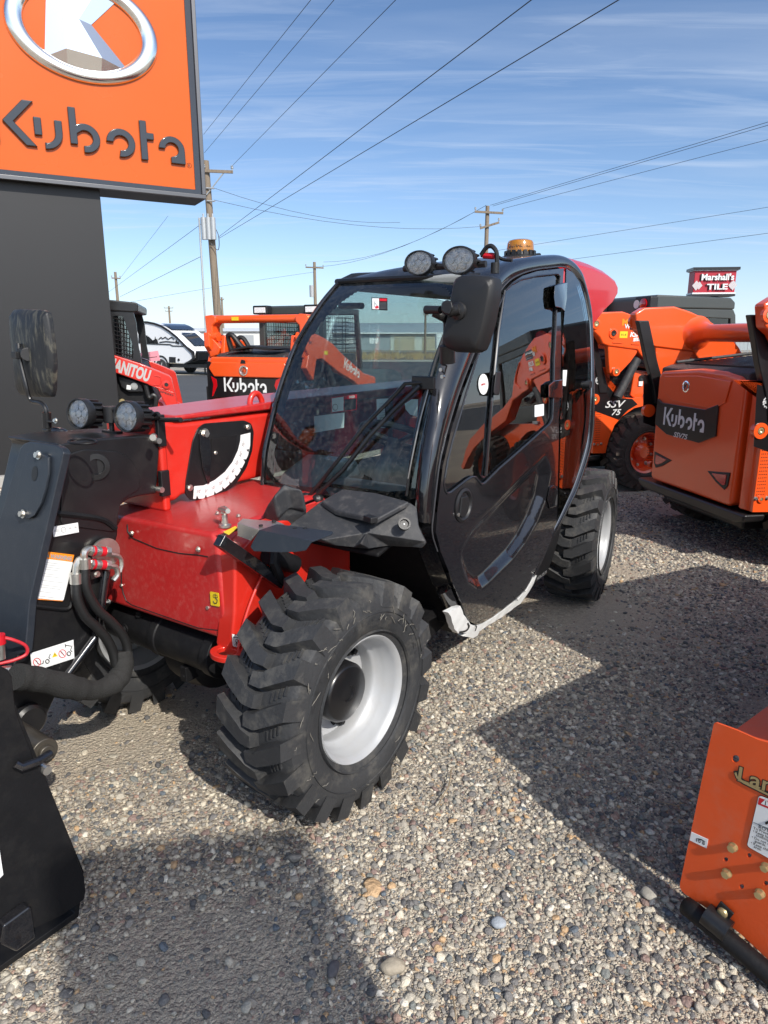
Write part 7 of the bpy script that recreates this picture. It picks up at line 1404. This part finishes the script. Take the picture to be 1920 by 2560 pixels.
    mb.build('window_reflection_tabs', 'galv', rw_) if False else None
    for s_ in (-1, 1):
        mb = MB(); mb.box((x0-.05, s_*(yh-.09), zt-.095), (.11, .26, .16)); lb_ = mb.build('lamp_housing', 'plastic_black', cabo, bevel=.02)
        mb = MB(); mb.lathe([(.055, 0), (.055, .012), (.03, .018), (0, .02)], (x0-.105, s_*(yh-.06), zt-.095), (-1, 0, 0), 24); mb.build('tail_lamp', 'red_reflector', lb_); mb = MB(); mb.lathe([(.045, 0), (.045, .006), (0, .006)], (x0-.105, s_*(yh-.175), zt-.095), (-1, 0, 0), 22); mb.build('round_sticker', 'white', lb_)
        mb = MB(); mb.tube(bez([(x0-.08, s_*(yh-.06), zt-.15), (x0-.03, s_*(yh+.0), zt-.3), (x0-.02, s_*(yh-.02), zt-.55)], 10), .010, 6); mb.build('lamp_cable', 'hose', lb_)
    mb = MB(); mb.box((x0+.55, 0, 1.15), (.9, .9, .5)); mb.box((x0+.35, 0, 1.55), (.14, .45, .6)); mb.build('seat', 'seat', cabo, bevel=.03)
    return t
ld2 = loader(R2F, 'orange skid steer with the dealer decals on its raised arm, right behind the telehandler cab', 0.88)
ld1 = loader(R1F, 'orange skid steer at the right edge, its big rear door turned to the telehandler', 1.08)
ld0 = loader(Frame(3.75, 2.75, 84), 'orange skid steer copy added unseen outside the right edge for its shade', 1.0)  # unseen duplicate, added to shade the ground before the right loader

# ------------------------------------------------------------------ orange tracked loader at the left, seen from behind
tl = thing('track_loader', 'orange loader seen from behind, cross tube above its rear door, left of the windscreen', 'loader', L1F)
def l0(pts, x=0.0): return L1F.P(C2(pts), 0, x)
mb = MB(); mb.prism([(0.615, 0.40), (0.625, 1.30), (0.58, 1.385), (-0.58, 1.385), (-0.625, 1.30), (-0.615, 0.40)], 0, 0.0, 0.12); dr = mb.build('rear_door', 'orange', tl, bevel=.03, bseg=3)
mb = MB(); mb.prism([(0.55, 1.32), (-0.55, 1.32), (-0.60, 1.24), (-0.52, 1.13), (0.52, 1.13), (0.60, 1.24)], 0, -0.03, 0.0); mb.build('upper_panel', 'orange', dr, bevel=.02, bseg=3)
mb = MB(); mb.prism(l0([(742, 760), (780, 790), (1170, 796), (1212, 775), (1215, 830), (1185, 900), (1140, 915), (775, 912), (752, 925)]), 0, -0.012, -0.001); bp_ = mb.build('badge_panel', 'decal_black', dr, bevel=.003)
a, b = l0([(832, 800), (1110, 880)]); mb = MB(); cy, cz = (a[0]+b[0])/2, l0([(970, 838)])[0][1]; logo(mb, (-0.012, cy, cz), (0, -1, 0), (0, 0, 1), abs(a[0]-b[0]), 0.185, .004); mb.build('maker_lettering', 'white', bp_, smooth=0)
mb = MB(); c_ = l0([(1065, 912)])[0]; text(mb, 'SVL75-3', (-0.014, c_[0], c_[1]), (0, -1, 0), (0, 0, 1), .045, width=.24, bold=.02, shear=.25); mb.build('model_lettering', 'white', bp_, smooth=0)
for pts in ([(750, 778), (785, 800), (790, 840), (765, 905), (757, 910), (765, 830)], [(1205, 785), (1170, 805), (1160, 840), (1180, 885), (1190, 870), (1185, 830)]):
    mb = MB(); mb.prism(l0(pts), 0, -0.018, -0.010); mb.build('tail_light', 'red_reflector', dr, bevel=.002)
q = l0([(965, 742)])[0]; mb = MB(); mb.lathe([(.068, -.004), (.064, .01), (.05, .01), (.046, .0), (0, 0)], (-.03, q[0], q[1]), (-1, 0, 0), 28); mb.build('oval_badge', 'chrome', dr)
q = l0([(960, 686)])[0]; mb = MB(); mb.prism([(q[0]+.04, q[1]-.02), (q[0]-.04, q[1]-.02), (q[0]-.03, q[1]+.02), (q[0]+.02, q[1]+.03)], 0, -.034, -.028); mb.build('door_latch', 'ink', dr)
mb = MB(); mb.box((0.5, 0, 0.85), (1.0, 1.30, 0.95)); mb.box((1.3, 0, .45), (1.9, 1.1, .4)); mb.prism([(-0.02, 1.0), (0.6, 1.0), (.6, .4), (-.02, .4)], 1, .64, .66); mb.build('body', 'black_steel', tl, bevel=.02)
mb = MB(); mb.prism([(0.02, 1.36), (0.05, 1.42), (0.55, 1.48), (1.15, 1.52), (1.15, 1.36)], 1, -0.52, 0.52); mb.build('hood', 'plastic', tl, bevel=.03)
mb = MB(); mb.prism(L1F.P(C2([(860, 610), (1000, 578), (1200, 600), (1130, 612), (1000, 595), (900, 612)]), 0, 0.05), 0, 0.0, 0.3); mb.build('hood_ridge', 'plastic_black', tl, bevel=.01)
xt = 0.28
lt = lambda pts: L1F.P(C2(pts), 0, xt)
for s_ in (-1, 1):
    # upright with its foot; outline read in the rear view
    up = [(0.775, 1.915), (0.665, 1.925), (0.60, 1.90), (0.60, 1.83), (0.655, 1.78), (0.665, 1.62), (0.545, 1.50), (0.60, 1.40), (0.72, 1.37), (0.75, 1.50), (0.775, 1.64), (0.76, 1.70)]
    mb = MB(); mb.prism([(y*s_, z) for y, z in up], 0, xt-0.09, xt+0.10); ua = mb.build('arm_upright', 'orange', tl, bevel=.018, bseg=3)
    mb = MB(); mb.cyl((xt-.03, s_*.60, 1.64), (xt-.03, s_*.80, 1.64), .062, n=26); mb.build('pivot', 'orange', ua)
    mb = MB(); mb.lathe([(.05, 0), (.05, .03), (.03, .032), (0, .02)], (xt+.02, s_*.775, 1.865), (0, s_, 0), 20); mb.build('pin', 'brass', ua)
    arm = L1F.P(CA([(250, 700), (330, 700), (400, 715), (450, 740), (500, 775), (560, 840), (700, 965), (775, 990), (778, 1072), (690, 1075), (640, 1020), (540, 960), (430, 872), (395, 880), (375, 1015), (330, 935), (345, 850), (270, 800), (240, 760)]), 1, -0.77); arm = [(max(x, .14), z) for x, z in arm]
    mb = MB(); mb.prism(arm, 1, s_*0.77, s_*0.68); am = mb.build('lift_arm', 'orange', tl, bevel=.014)
    k1, k2 = L1F.P(CA([(580, 905), (665, 965)]), 1, -.77); c_ = ((k1[0]+k2[0])/2, (k1[1]+k2[1])/2); ex = nrm([(k2[0]-k1[0]), 0, (k2[1]-k1[1])]); ez = np.array([-ex[2], 0, ex[0]]); mb = MB()
    logo(mb, (c_[0], s_*.771, c_[1]), ex*(-s_), ez, np.hypot(k2[0]-k1[0], k2[1]-k1[1])*1.15, .15, .003); mb.build('arm_lettering', 'white', am, smooth=0)
    y_ = L1F.P(CA([(443, 822), (466, 822), (466, 848), (443, 846)]), 1, -.77); mb = MB(); mb.prism(y_, 1, s_*.7705, s_*.773); mb.build('caution_label', 'yellow', am, smooth=0)
    # track
    tr = [(0.0, 0.28), (0.05, 0.55), (0.35, 0.70), (0.60, 0.66), (1.75, 0.50), (1.98, 0.36), (2.0, 0.18), (1.85, 0.03), (0.30, 0.0), (0.10, 0.08)]
    mb = MB(); mb.prism(tr, 1, s_*0.62, s_*0.86); tk = mb.build('track', 'rubber', tl, bevel=.03)
    mb = MB(); P_ = rs([np.array([x, 0, z]) for x, z in tr+[tr[0]]], 60)
    for i in range(59):
        d = nrm(P_[i+1]-P_[i]); mb.box((P_[i][0], s_*.74, P_[i][2]), (.045, .23, .04), ry=-math.atan2(d[2], d[0]))
    mb.build('track_lugs', 'rubber', tk)
    for x in (.45, .8, 1.15, 1.5): mb = MB(); mb.cyl((x, s_*.60, .17), (x, s_*.88, .17), .12, n=22); mb.build('track_roller', 'black_steel', tk)
    mb = MB(); mb.cyl((1.05, s_*.70, 1.0), (0.75, s_*.70, 1.45), .045, n=16); mb.build('lift_cylinder', 'plastic', tl)
mb = MB(); mb.cyl((xt, -.72, 1.868), (xt, .72, 1.868), .052, n=28); cr_ = mb.build('cross_tube', 'orange', tl)
mb = MB(); a, b = lt([(893, 398), (938, 420)]); mb.prism([(a[0], 1.895), (b[0], 1.895), (b[0], 1.85), (a[0], 1.85)], 0, xt-.056, xt-.050); mb.build('caution_label', 'yellow', cr_, smooth=0)
mb = MB(); mb.tube(bez([(0.35, .45, 1.40), (0.30, .50, 1.62), (0.30, .42, 1.66), (0.35, .30, 1.50), (0.5, .22, 1.42)], 20), .035, 10); mb.tube(bez([(0.38, .38, 1.40), (0.36, .38, 1.6), (0.38, .30, 1.62), (0.4, .2, 1.45)], 20), .03, 10); mb.build('hydraulic_hoses', 'hose', tl)
mb = MB(); mb.prism([(0.20, 1.40), (0.25, 1.66), (0.5, 1.66), (0.9, 1.5), (0.9, 1.40)], 1, 0.50, 0.56); mb.prism([(0.20, 1.40), (0.25, 1.66), (0.5, 1.66), (0.9, 1.5), (0.9, 1.40)], 1, -0.56, -0.50); mb.build('arm_tower', 'orange', tl, bevel=.015)
x0, x1, yh, zt = 1.15, 2.25, 0.53, 2.075
mb = MB(); mb.prism([(x0, zt-.12), (x0, zt-.02), (x0+.05, zt), (x1+.12, zt-.02), (x1+.12, zt-.10)], 1, -yh, yh); 
for s_ in (-1, 1):
    mb.prism([(x0, 1.3), (x0, zt-.1), (x0+.09, zt-.1), (x0+.09, 1.3)], 1, s_*yh, s_*(yh-.09)); mb.prism([(x1+.2, 1.0), (x1+.05, zt-.1), (x1+.12, zt-.1), (x1+.28, 1.0)], 1, s_*yh, s_*(yh-.07))
mb.box(((x0+x1)/2, 0, 1.15), (1.1, 2*yh, .5)); cb = mb.build('cab', 'cab_grey', tl, bevel=.012)
mb = MB(); mb.prism(rounded([(-yh+.1, 1.42), (yh-.1, 1.42), (yh-.1, zt-.13), (-yh+.1, zt-.13)], .07), 0, x0+.03, x0+.035); mb.build('rear_window', 'far_glass', cb, smooth=0)
mb = MB()
for k in range(17): mb.tube([(x1-.1, -.45+k*.056, 1.42), (x1-.1, -.45+k*.056, 1.94)], .005, 4)
for k in range(10): mb.tube([(x1-.1, -.45, 1.42+k*.056), (x1-.1, .45, 1.42+k*.056)], .005, 4)
for s_ in (-1, 1):
    for k in range(16): mb.tube([(x0+.1+k*.07, s_*(yh-.02), 1.4), (x0+.1+k*.07, s_*(yh-.02), 1.95)], .005, 4)
    for k in range(9): mb.tube([(x0+.1, s_*(yh-.02), 1.42+k*.062), (x1+.1, s_*(yh-.02), 1.42+k*.062)], .005, 4)
mb.build('cab_mesh', 'satin_black', cb, smooth=0)
for s_ in (-1, 1):
    mb = MB(); mb.box((x0-.08, s_*(yh-.12), zt-.06), (.14, .24, .12)); lh = mb.build('lamp_housing', 'plastic_black', cb, bevel=.015); mb = MB(); mb.box((x0-.152, s_*(yh-.12), zt-.065), (.01, .18, .075)); mb.build('lamp_lens', 'reflector', lh, bevel=.01)
mb = MB(); mb.box((x0+.45, 0, 1.45), (.15, .4, .5)); mb.build('seat', 'seat', cb, bevel=.04)

# ------------------------------------------------------------------ red and black loader behind the sign pillar
CFm = Frame(*at_y(400, 1000, 8.8)[:2], 76)
cl = thing('red_loader', 'red and black loader half hidden behind the dark sign pillar', 'loader', CFm)
def c_(pts, y=0.0): return CFm.P(CM(pts), 1, y)
armp = c_([(-320, 640), (140, 815), (500, 930), (900, 1095), (930, 1130), (985, 1350), (1040, 1590), (1035, 1690), (930, 1705), (900, 1620), (870, 1540), (800, 1400), (750, 1290), (700, 1250), (600, 1215), (165, 1060), (-320, 880)])
mb = MB(); mb.prism(armp, 1, -0.04, 0.05); am = mb.build('lift_arm', 'red', cl, bevel=.012)
mb = MB(); mb.prism([(x, z) for x, z in armp], 1, 1.35, 1.44); mb.build('lift_arm', 'red', cl, bevel=.012)
mb = MB(); mb.prism(c_([(720, 1450), (790, 1480), (850, 1560), (900, 1700), (760, 1690), (725, 1600)]), 1, 0.10, 1.30); mb.build('quick_coupler', 'red', cl, bevel=.01)
k1, k2 = c_([(60, 920), (635, 1110)], -.04); ex = nrm([k2[0]-k1[0], 0, k2[1]-k1[1]]); ez = np.array([-ex[2], 0, ex[0]]); mb = MB(); text(mb, 'MANITOU', ((k1[0]+k2[0])/2, -.0412, (k1[1]+k2[1])/2), ex, ez, .155, width=np.hypot(k2[0]-k1[0], k2[1]-k1[1]), bold=.045); mb.build('arm_lettering', 'arm_grey', am, smooth=0)
q = c_([(866, 1222)])[0]; mb = MB(); mb.lathe([(.05, 0), (.05, .02), (.025, .022), (.022, .0), (0, .0)], (q[0], -.04, q[1]), (0, -1, 0), 24); mb.build('pin_boss', 'red', am)
q = c_([(866, 1222)])[0]; mb = MB(); mb.cyl((q[0], -.045, q[1]), (q[0], -.062, q[1]), .022, n=14); mb.build('pin', 'ink', am)
mb = MB(); w1 = c_([(690, 1095), (780, 1120), (790, 1200), (760, 1235), (690, 1225)], -.04); mb.tube([(x, -.042, z) for x, z in w1], .006, 5); w1 = c_([(620, 1225), (980, 1345)], -.04); mb.tube([(x, -.042, z) for x, z in w1], .004, 5); mb.build('weld_seam', 'red', am)
mb = MB(); c0 = c_([(840, 1335)])[0]; text(mb, '2-SPEED', (c0[0], -.0415, c0[1]), ex, ez, .022, width=.22, bold=.02); mb.build('speed_lettering', 'ink', am, smooth=0)
q = c_([(1005, 1545)])[0]; mb = MB(); ring_plate(mb, (q[0], 0, q[1]), .075, .045, .02, (0, 1, 0)); mb.build('lifting_eye', 'red', am)
mb = MB(); mb.prism(c_([(-400, 30), (60, 50), (450, 90), (472, 120), (470, 215), (400, 222), (-400, 180)]), 1, 0.0, 1.35); mb.build('roof', 'satin_black', cl, bevel=.03)
post = c_([(400, 215), (440, 360), (475, 700), (520, 925), (440, 900), (200, 830), (120, 800), (-50, 760), (-50, 200)]); holec = c_([(112, 285), (150, 270), (255, 275), (330, 480), (400, 700), (405, 760), (400, 870), (160, 810), (140, 600)])
loops = MB()
sheet('cab_frame', post, [holec], lambda x, z: (x, 0.02, z), .08, -.05, 'satin_black', cl, (1, 1))
sheet('cab_frame', post, [holec], lambda x, z: (x, 1.28, z), .08, -.05, 'satin_black', cl, (1, 1))
mb = MB()
for k in range(9): a, b = c_([(112+k*3, 300+k*58), (300+k*14, 345+k*62)], .04); mb.tube([(a[0], .04, a[1]), (b[0], .04, b[1])], .006, 4)
for k in range(7): a, b = c_([(130+k*45, 280+k*8), (165+k*38, 820+k*8)], .045); mb.tube([(a[0], .045, a[1]), (b[0], .045, b[1])], .006, 4)
mb.build('side_mesh', 'satin_black', cl, smooth=0)
mb = MB(); mb.prism(holec, 1, .055, .06); mb.build('side_window', 'far_glass', cl, smooth=0)
mb = MB(); mb.prism(c_([(340, 750), (420, 740), (440, 900), (350, 880)]), 1, .4, .8); mb.build('seat', 'seat', cl, bevel=.03)
mb = MB(); mb.prism(c_([(-400, 800), (500, 925), (640, 1230), (760, 1500), (780, 1900), (-400, 1900)]), 1, .12, 1.25); mb.build('body', 'black_steel', cl, bevel=.02)
mb = MB(); mb.prism(c_([(180, 1110), (420, 1180), (520, 1240), (540, 1330), (330, 1330), (230, 1260)]), 1, .05, .12); mb.build('side_bracket', 'satin_black', cl, bevel=.01)
mb = MB(); mb.prism(c_([(310, 1232), (368, 1240), (364, 1300), (305, 1292)]), 1, .044, .049); mb.build('white_label', 'white', cl, smooth=0); q = c_([(412, 1252)])[0]; mb = MB(); mb.bolt((q[0], .05, q[1]), (0, -1, 0), .03, .02); mb.build('bolt', 'zinc', cl); q = c_([(245, 1465)])[0]; mb = MB(); mb.bolt((q[0], .05, q[1]), (0, -1, 0), .025, .02); mb.build('bolt', 'brass', cl)
mb = MB(); mb.tube(bez([(p[0], .02, p[1]) for p in c_([(570, 1230), (620, 1400), (680, 1370), (720, 1420), (700, 1560), (650, 1600)])], 24), .028, 8); mb.build('hydraulic_hose', 'hose', cl)
for x in (-1.55, -.35):
    for y in (.05, 1.3): mb = MB(); tyre_mesh(mb, Ro=.40); wh = mb.build('wheel', 'rubber', cl, loc=(x-.1, y, .40))

# ------------------------------------------------------------------ orange implement at the lower right
IF = Frame(0.84, 1.64, 141)
im = thing('rotary_tiller', 'orange implement with bolted side plate on a black skid, at the lower right corner', 'implement', IF)
I = lambda pts, y=0.0: IF.P(C7(pts), 1, y)
sp = I([(430, 155), (436, 143), (450, 140), (600, 195), (770, 270), (1000, 330), (1500, 520), (1900, 900), (2100, 2000), (2000, 2700), (1500, 2400), (837, 1910), (640, 1725), (400, 1540), (215, 1420), (190, 1395), (178, 1370), (180, 1340)])
sp = [(x, max(0.04, z)) for x, z in sp if x < 1.3] 
holes = [(595, 410, 28), (522, 1162, 17), (697, 1132, 17), (640, 1365, 18), (822, 1340, 18)]
hl = []
for hx, hy, hr in holes:
    hl.append(I([(hx+hr*math.cos(t), hy+hr*1.0*math.sin(t)) for t in np.linspace(0, 2*math.pi, 14, endpoint=False)]))
plate = sheet('side_plate', sp, hl, lambda x, z: (x, 0, z), .05, .006, 'orange_flat', im, (1, -1), smooth=30)
for i, (bx, by, br) in enumerate(((565, 1080, 40), (520, 1275, 40), (810, 1228, 40), (768, 1428, 42))):
    q = IF.U(*C7([(bx, by)])[0], 1, -.010); q2 = IF.U(*C7([(bx+br, by)])[0], 1, -.010); r_ = np.linalg.norm(q-q2)*0.78
    mb = MB(); mb.cyl((q[0], 0, q[2]), (q[0], -.003, q[2]), r_*1.05, n=24); mb.cyl((q[0], -.003, q[2]), (q[0], -.014, q[2]), r_*0.98, r_*.92, n=6); mb.cyl((q[0], -.014, q[2]), (q[0], -.0155, q[2]), r_*.75, n=20); mb.build('bolt', 'brass', plate, smooth=30)
mb = MB(); mb.prism(I([(265, 955), (390, 1012), (378, 1078), (252, 1018)], -.0015), 1, -.0022, -.0008); wl = mb.build('part_label', 'white', plate, smooth=0)
ex = nrm(IF.U(*C7([(390, 1012)])[0], 1, 0)-IF.U(*C7([(265, 955)])[0], 1, 0)); ey = np.array([-ex[2], 0, ex[0]])
mb = MB(); text(mb, '10 8', IF.U(*C7([(332, 1030)])[0], 1, -.0026), ex, ey, .010, width=.024, bold=.02); a, b = IF.U(*C7([(305, 1005)])[0], 1, -.0026), IF.U(*C7([(368, 1030)])[0], 1, -.0026); mb.tube([a, (a+b)/2+[0, 0, .002], b], [.0006, .0018, .0006], 5); mb.build('label_print', 'ink', wl, smooth=0)
# safety label
sl = I([(770, 675), (1250, 860), (1160, 1330), (680, 1060)]); ex = nrm([sl[1][0]-sl[0][0], 0, sl[1][1]-sl[0][1]]); 
mb = MB(); mb.prism(rounded(sl, .008), 1, -.0022, -.0008); lb = mb.build('safety_label', 'ink', plate, smooth=0)
inn = lambda k, p: [((x-np.mean([q[0] for q in p]))*k+np.mean([q[0] for q in p]), (z-np.mean([q[1] for q in p]))*k+np.mean([q[1] for q in p])) for x, z in p]
mb = MB(); mb.prism(rounded(inn(.985, sl), .008), 1, -.0028, -.0021); mb.build('label_field', 'white', lb, smooth=0)
mb = MB(); mb.prism(I([(775, 695), (1240, 872), (1228, 940), (764, 745)]), 1, -.0032, -.0027); mb.build('label_header', 'label_red', lb, smooth=0)
mb = MB(); p = lambda x, y: IF.U(*C7([(x, y)])[0], 1, -.0036); mb.add([p(783, 745), p(848, 770), p(825, 708)], [(0, 1, 2)]); text(mb, 'DANGER', p(1010, 812), ex, (-ex[2], 0, ex[0]), .018, width=.085, bold=.03); mb.build('header_print', 'white', lb, smooth=0)
mb = MB(); mb.add([p(812, 756), p(820, 758), p(826, 722), p(819, 720)], [(0, 1, 2, 3)]); mb.tube([p(728, 885), p(1190, 1075)], .0007, 4)
for s_, x, y, h_, w_ in (('ROTATING DRIVELINE', 905, 990, .0085, .12), ('To Prevent Serious Injury', 870, 1005, .0065, .098), ):
    pass
ey = np.array([-ex[2], 0, ex[0]])
def ltxt(s, x, y, h): vs, fs = text_verts(s, 1.0, bold=.008, align='LEFT'); ys = [v[1] for v in vs]; k = h; put(mb, [(v[0]*k, v[1]*k, 0) for v in vs], fs, p(x, y), ex, ey)
for s_, x, y, h_ in (('ROTATING DRIVELINE', 765, 918, .0125), ('To Prevent Serious Injury or Death', 727, 925, .0100), ('\u2022 Keep hands, feet, hair, and', 724, 948, .0098), ('   clothing away from moving parts.', 722, 968, .0098), ('\u2022 Do not remove or operate without', 715, 992, .0098), ('   guards.', 712, 1012, .0098), ('\u2022 Keep children out of the work', 708, 1035, .0098), ('   area.', 706, 1055, .0098)): ltxt(s_, x, y, h_)
a = p(822, 895); mb.tube(bez([p(822, 893), p(850, 880), p(900, 895)], 8), .003, 6); mb.build('label_text', 'ink', lb, smooth=0)
# maker's lettering (runs out of the frame)
ez_ = nrm(np.array([ex[0], 0, ex[2]]))
mb = MB(); vs, fs = text_verts('Land Pride', 1.0, bold=.05, align='LEFT', shear=.1); k = .058; put(mb, [(v[0]*k*1.12, v[1]*k, 0) for v in vs], fs, IF.U(*C7([(598, 520)])[0], 1, -.0012), ex, ey); und = [p(575, 505), p(590, 555), p(640, 600), p(900, 730), p(1300, 930), p(1300, 880), p(900, 690), p(660, 570), p(615, 530), p(612, 500)]; mb.add([q+[0, .0018, 0] for q in und], [list(range(len(und)))]); lo_ = mb.build('maker_outline', 'ink', plate, smooth=0)
mb = MB(); vs, fs = text_verts('Land Pride', 1.0, bold=.012, align='LEFT', shear=.1); put(mb, [(v[0]*k*1.12, v[1]*k, 0.0) for v in vs], fs, IF.U(*C7([(598, 520)])[0], 1, -.0022), ex, ey); und = [p(584, 515), p(600, 555), p(650, 594), p(900, 718), p(1290, 915), p(1290, 890), p(900, 702), p(655, 580), p(608, 540), p(600, 510)]; mb.add([q+[0, .0008, 0] for q in und], [list(range(len(und)))]); mb.build('maker_lettering', mat('gold_lettering', (0.36, 0.27, 0.12), .45), lo_, smooth=0)
# skid tube with its clamp
a, b = IF.U(*C7([(330, 1590)])[0], 1, -.02), IF.U(*C7([(837, 2010)])[0], 1, -.02); d = nrm(b-a)
mb = MB(); mb.tube(bez([a-d*.045+[0, 0.01, -.012], a, a+d*.2, b, b+d*.5, b+d*0.8+[0, 0, .05]], 50), .026, 18); mb.build('skid', 'black_steel', im, smooth=60)
mb = MB(); cl4 = I([(480, 1475), (580, 1570), (520, 1650), (420, 1560)], -.012); mb.prism(cl4, 1, -.012, -.006); kc = mb.build('skid_clamp', 'satin_black', im, bevel=.002); q = IF.U(*C7([(450, 1630)])[0], 1, -.02); mb = MB(); mb.cyl(q-d*.03, q+d*.035, .031, n=22); mb.build('clamp_band', 'satin_black', kc); q = IF.U(*C7([(494, 1562)])[0], 1, -.014); mb = MB(); mb.lathe([(.014, 0), (.012, .006), (.006, .008), (0, .008)], (q[0], -.012, q[2]), (0, -1, 0), 18); mb.build('bolt', 'brass', kc)
# the rest of the implement, running out of the picture
mb = MB(); mb.prism([(0.05, 0.60), (0.30, 0.66), (0.95, 0.62), (1.15, 0.45), (1.12, 0.42), (0.93, 0.585), (0.30, 0.63), (0.05, 0.57)], 1, 0.004, 1.75); mb.build('deck', 'orange_flat', im)
mb = MB(); mb.prism([(x, z) for x, z in sp], 1, 1.75, 1.757); mb.build('far_side_plate', 'orange_flat', im)
mb = MB(); mb.box((0.34, 0.92, 0.85), (0.03, 1.74, 0.52)); mb.build('shade_panel', 'orange_flat', im, bevel=.01)  # upright panel added out of view, sized for the shadow on the gravel
mb = MB(); mb.tube([(0.34, 0.04, .60), (0.34, .04, 1.12), (0.34, 1.72, 1.12), (0.34, 1.72, .60)], .03, 8); mb.tube([(0.5, .7, .6), (0.75, .85, 1.15), (0.5, 1.0, .6)], .03, 8); mb.build('hitch_frame', 'orange_flat', im)
mb = MB(); mb.cyl((0.55, 0.02, 0.25), (0.55, 1.74, 0.25), .06, n=16)
for k in range(12): aa = k*.9; mb.box((0.55+.1*math.cos(aa), .12+k*.135, .25+.1*math.sin(aa)), (.2, .02, .05), ry=-aa)
mb.build('tine_rotor', 'black_steel', im)
# unseen blade added behind it, outside the frame, for the other finger of shade
SF2 = Frame(1.56, 2.46, 62.7); i2 = thing('shade_blade', 'black steel blade added unseen outside the right edge to cast shade', 'implement', SF2)
mb = MB(); mb.prism([(0.0, 0.42), (0.0, 1.36), (0.10, 1.42), (1.9, 1.42), (1.9, 0.12), (0.45, 0.12), (0.25, 0.40)], 1, -0.02, 0.02); mb.build('blade', 'black_steel', i2, bevel=.006)
mb = MB(); mb.box((0.9, -.25, .5), (.9, .45, .6)); mb.box((1.2, -.3, .06), (1.2, .6, .12)); mb.build('mount', 'satin_black', i2, bevel=.02)

# ------------------------------------------------------------------ unseen banner added behind the viewpoint, shaped for the soft shade at lower left
t = thing('shade_banner', 'tall plain banner added unseen behind the viewpoint to cast the lower left shade', 'banner', loc=(1.70, -2.30, 0), rz=R(24))
mb = MB(); mb.cyl((-0.30, 0, 0), (-0.30, 0, 4.0), .022, n=10); mb.cyl((-0.5, 0, .02), (-.1, 0, .02), .02); mb.cyl((-0.3, -.2, .02), (-.3, .2, .02), .02); mb.build('pole', 'galv', t)
mb = MB(); mb.grid([[(-.28+(.34+.40*z_)*s_, .03*math.sin(3*s_+2*z_), .6+3.4*z_-.10*s_*s_*(1 if z_ > .9 else 0)) for z_ in np.linspace(0, 1, 18)] for s_ in np.linspace(0, 1, 8)]); mb.build('cloth', 'orange_flat', t)
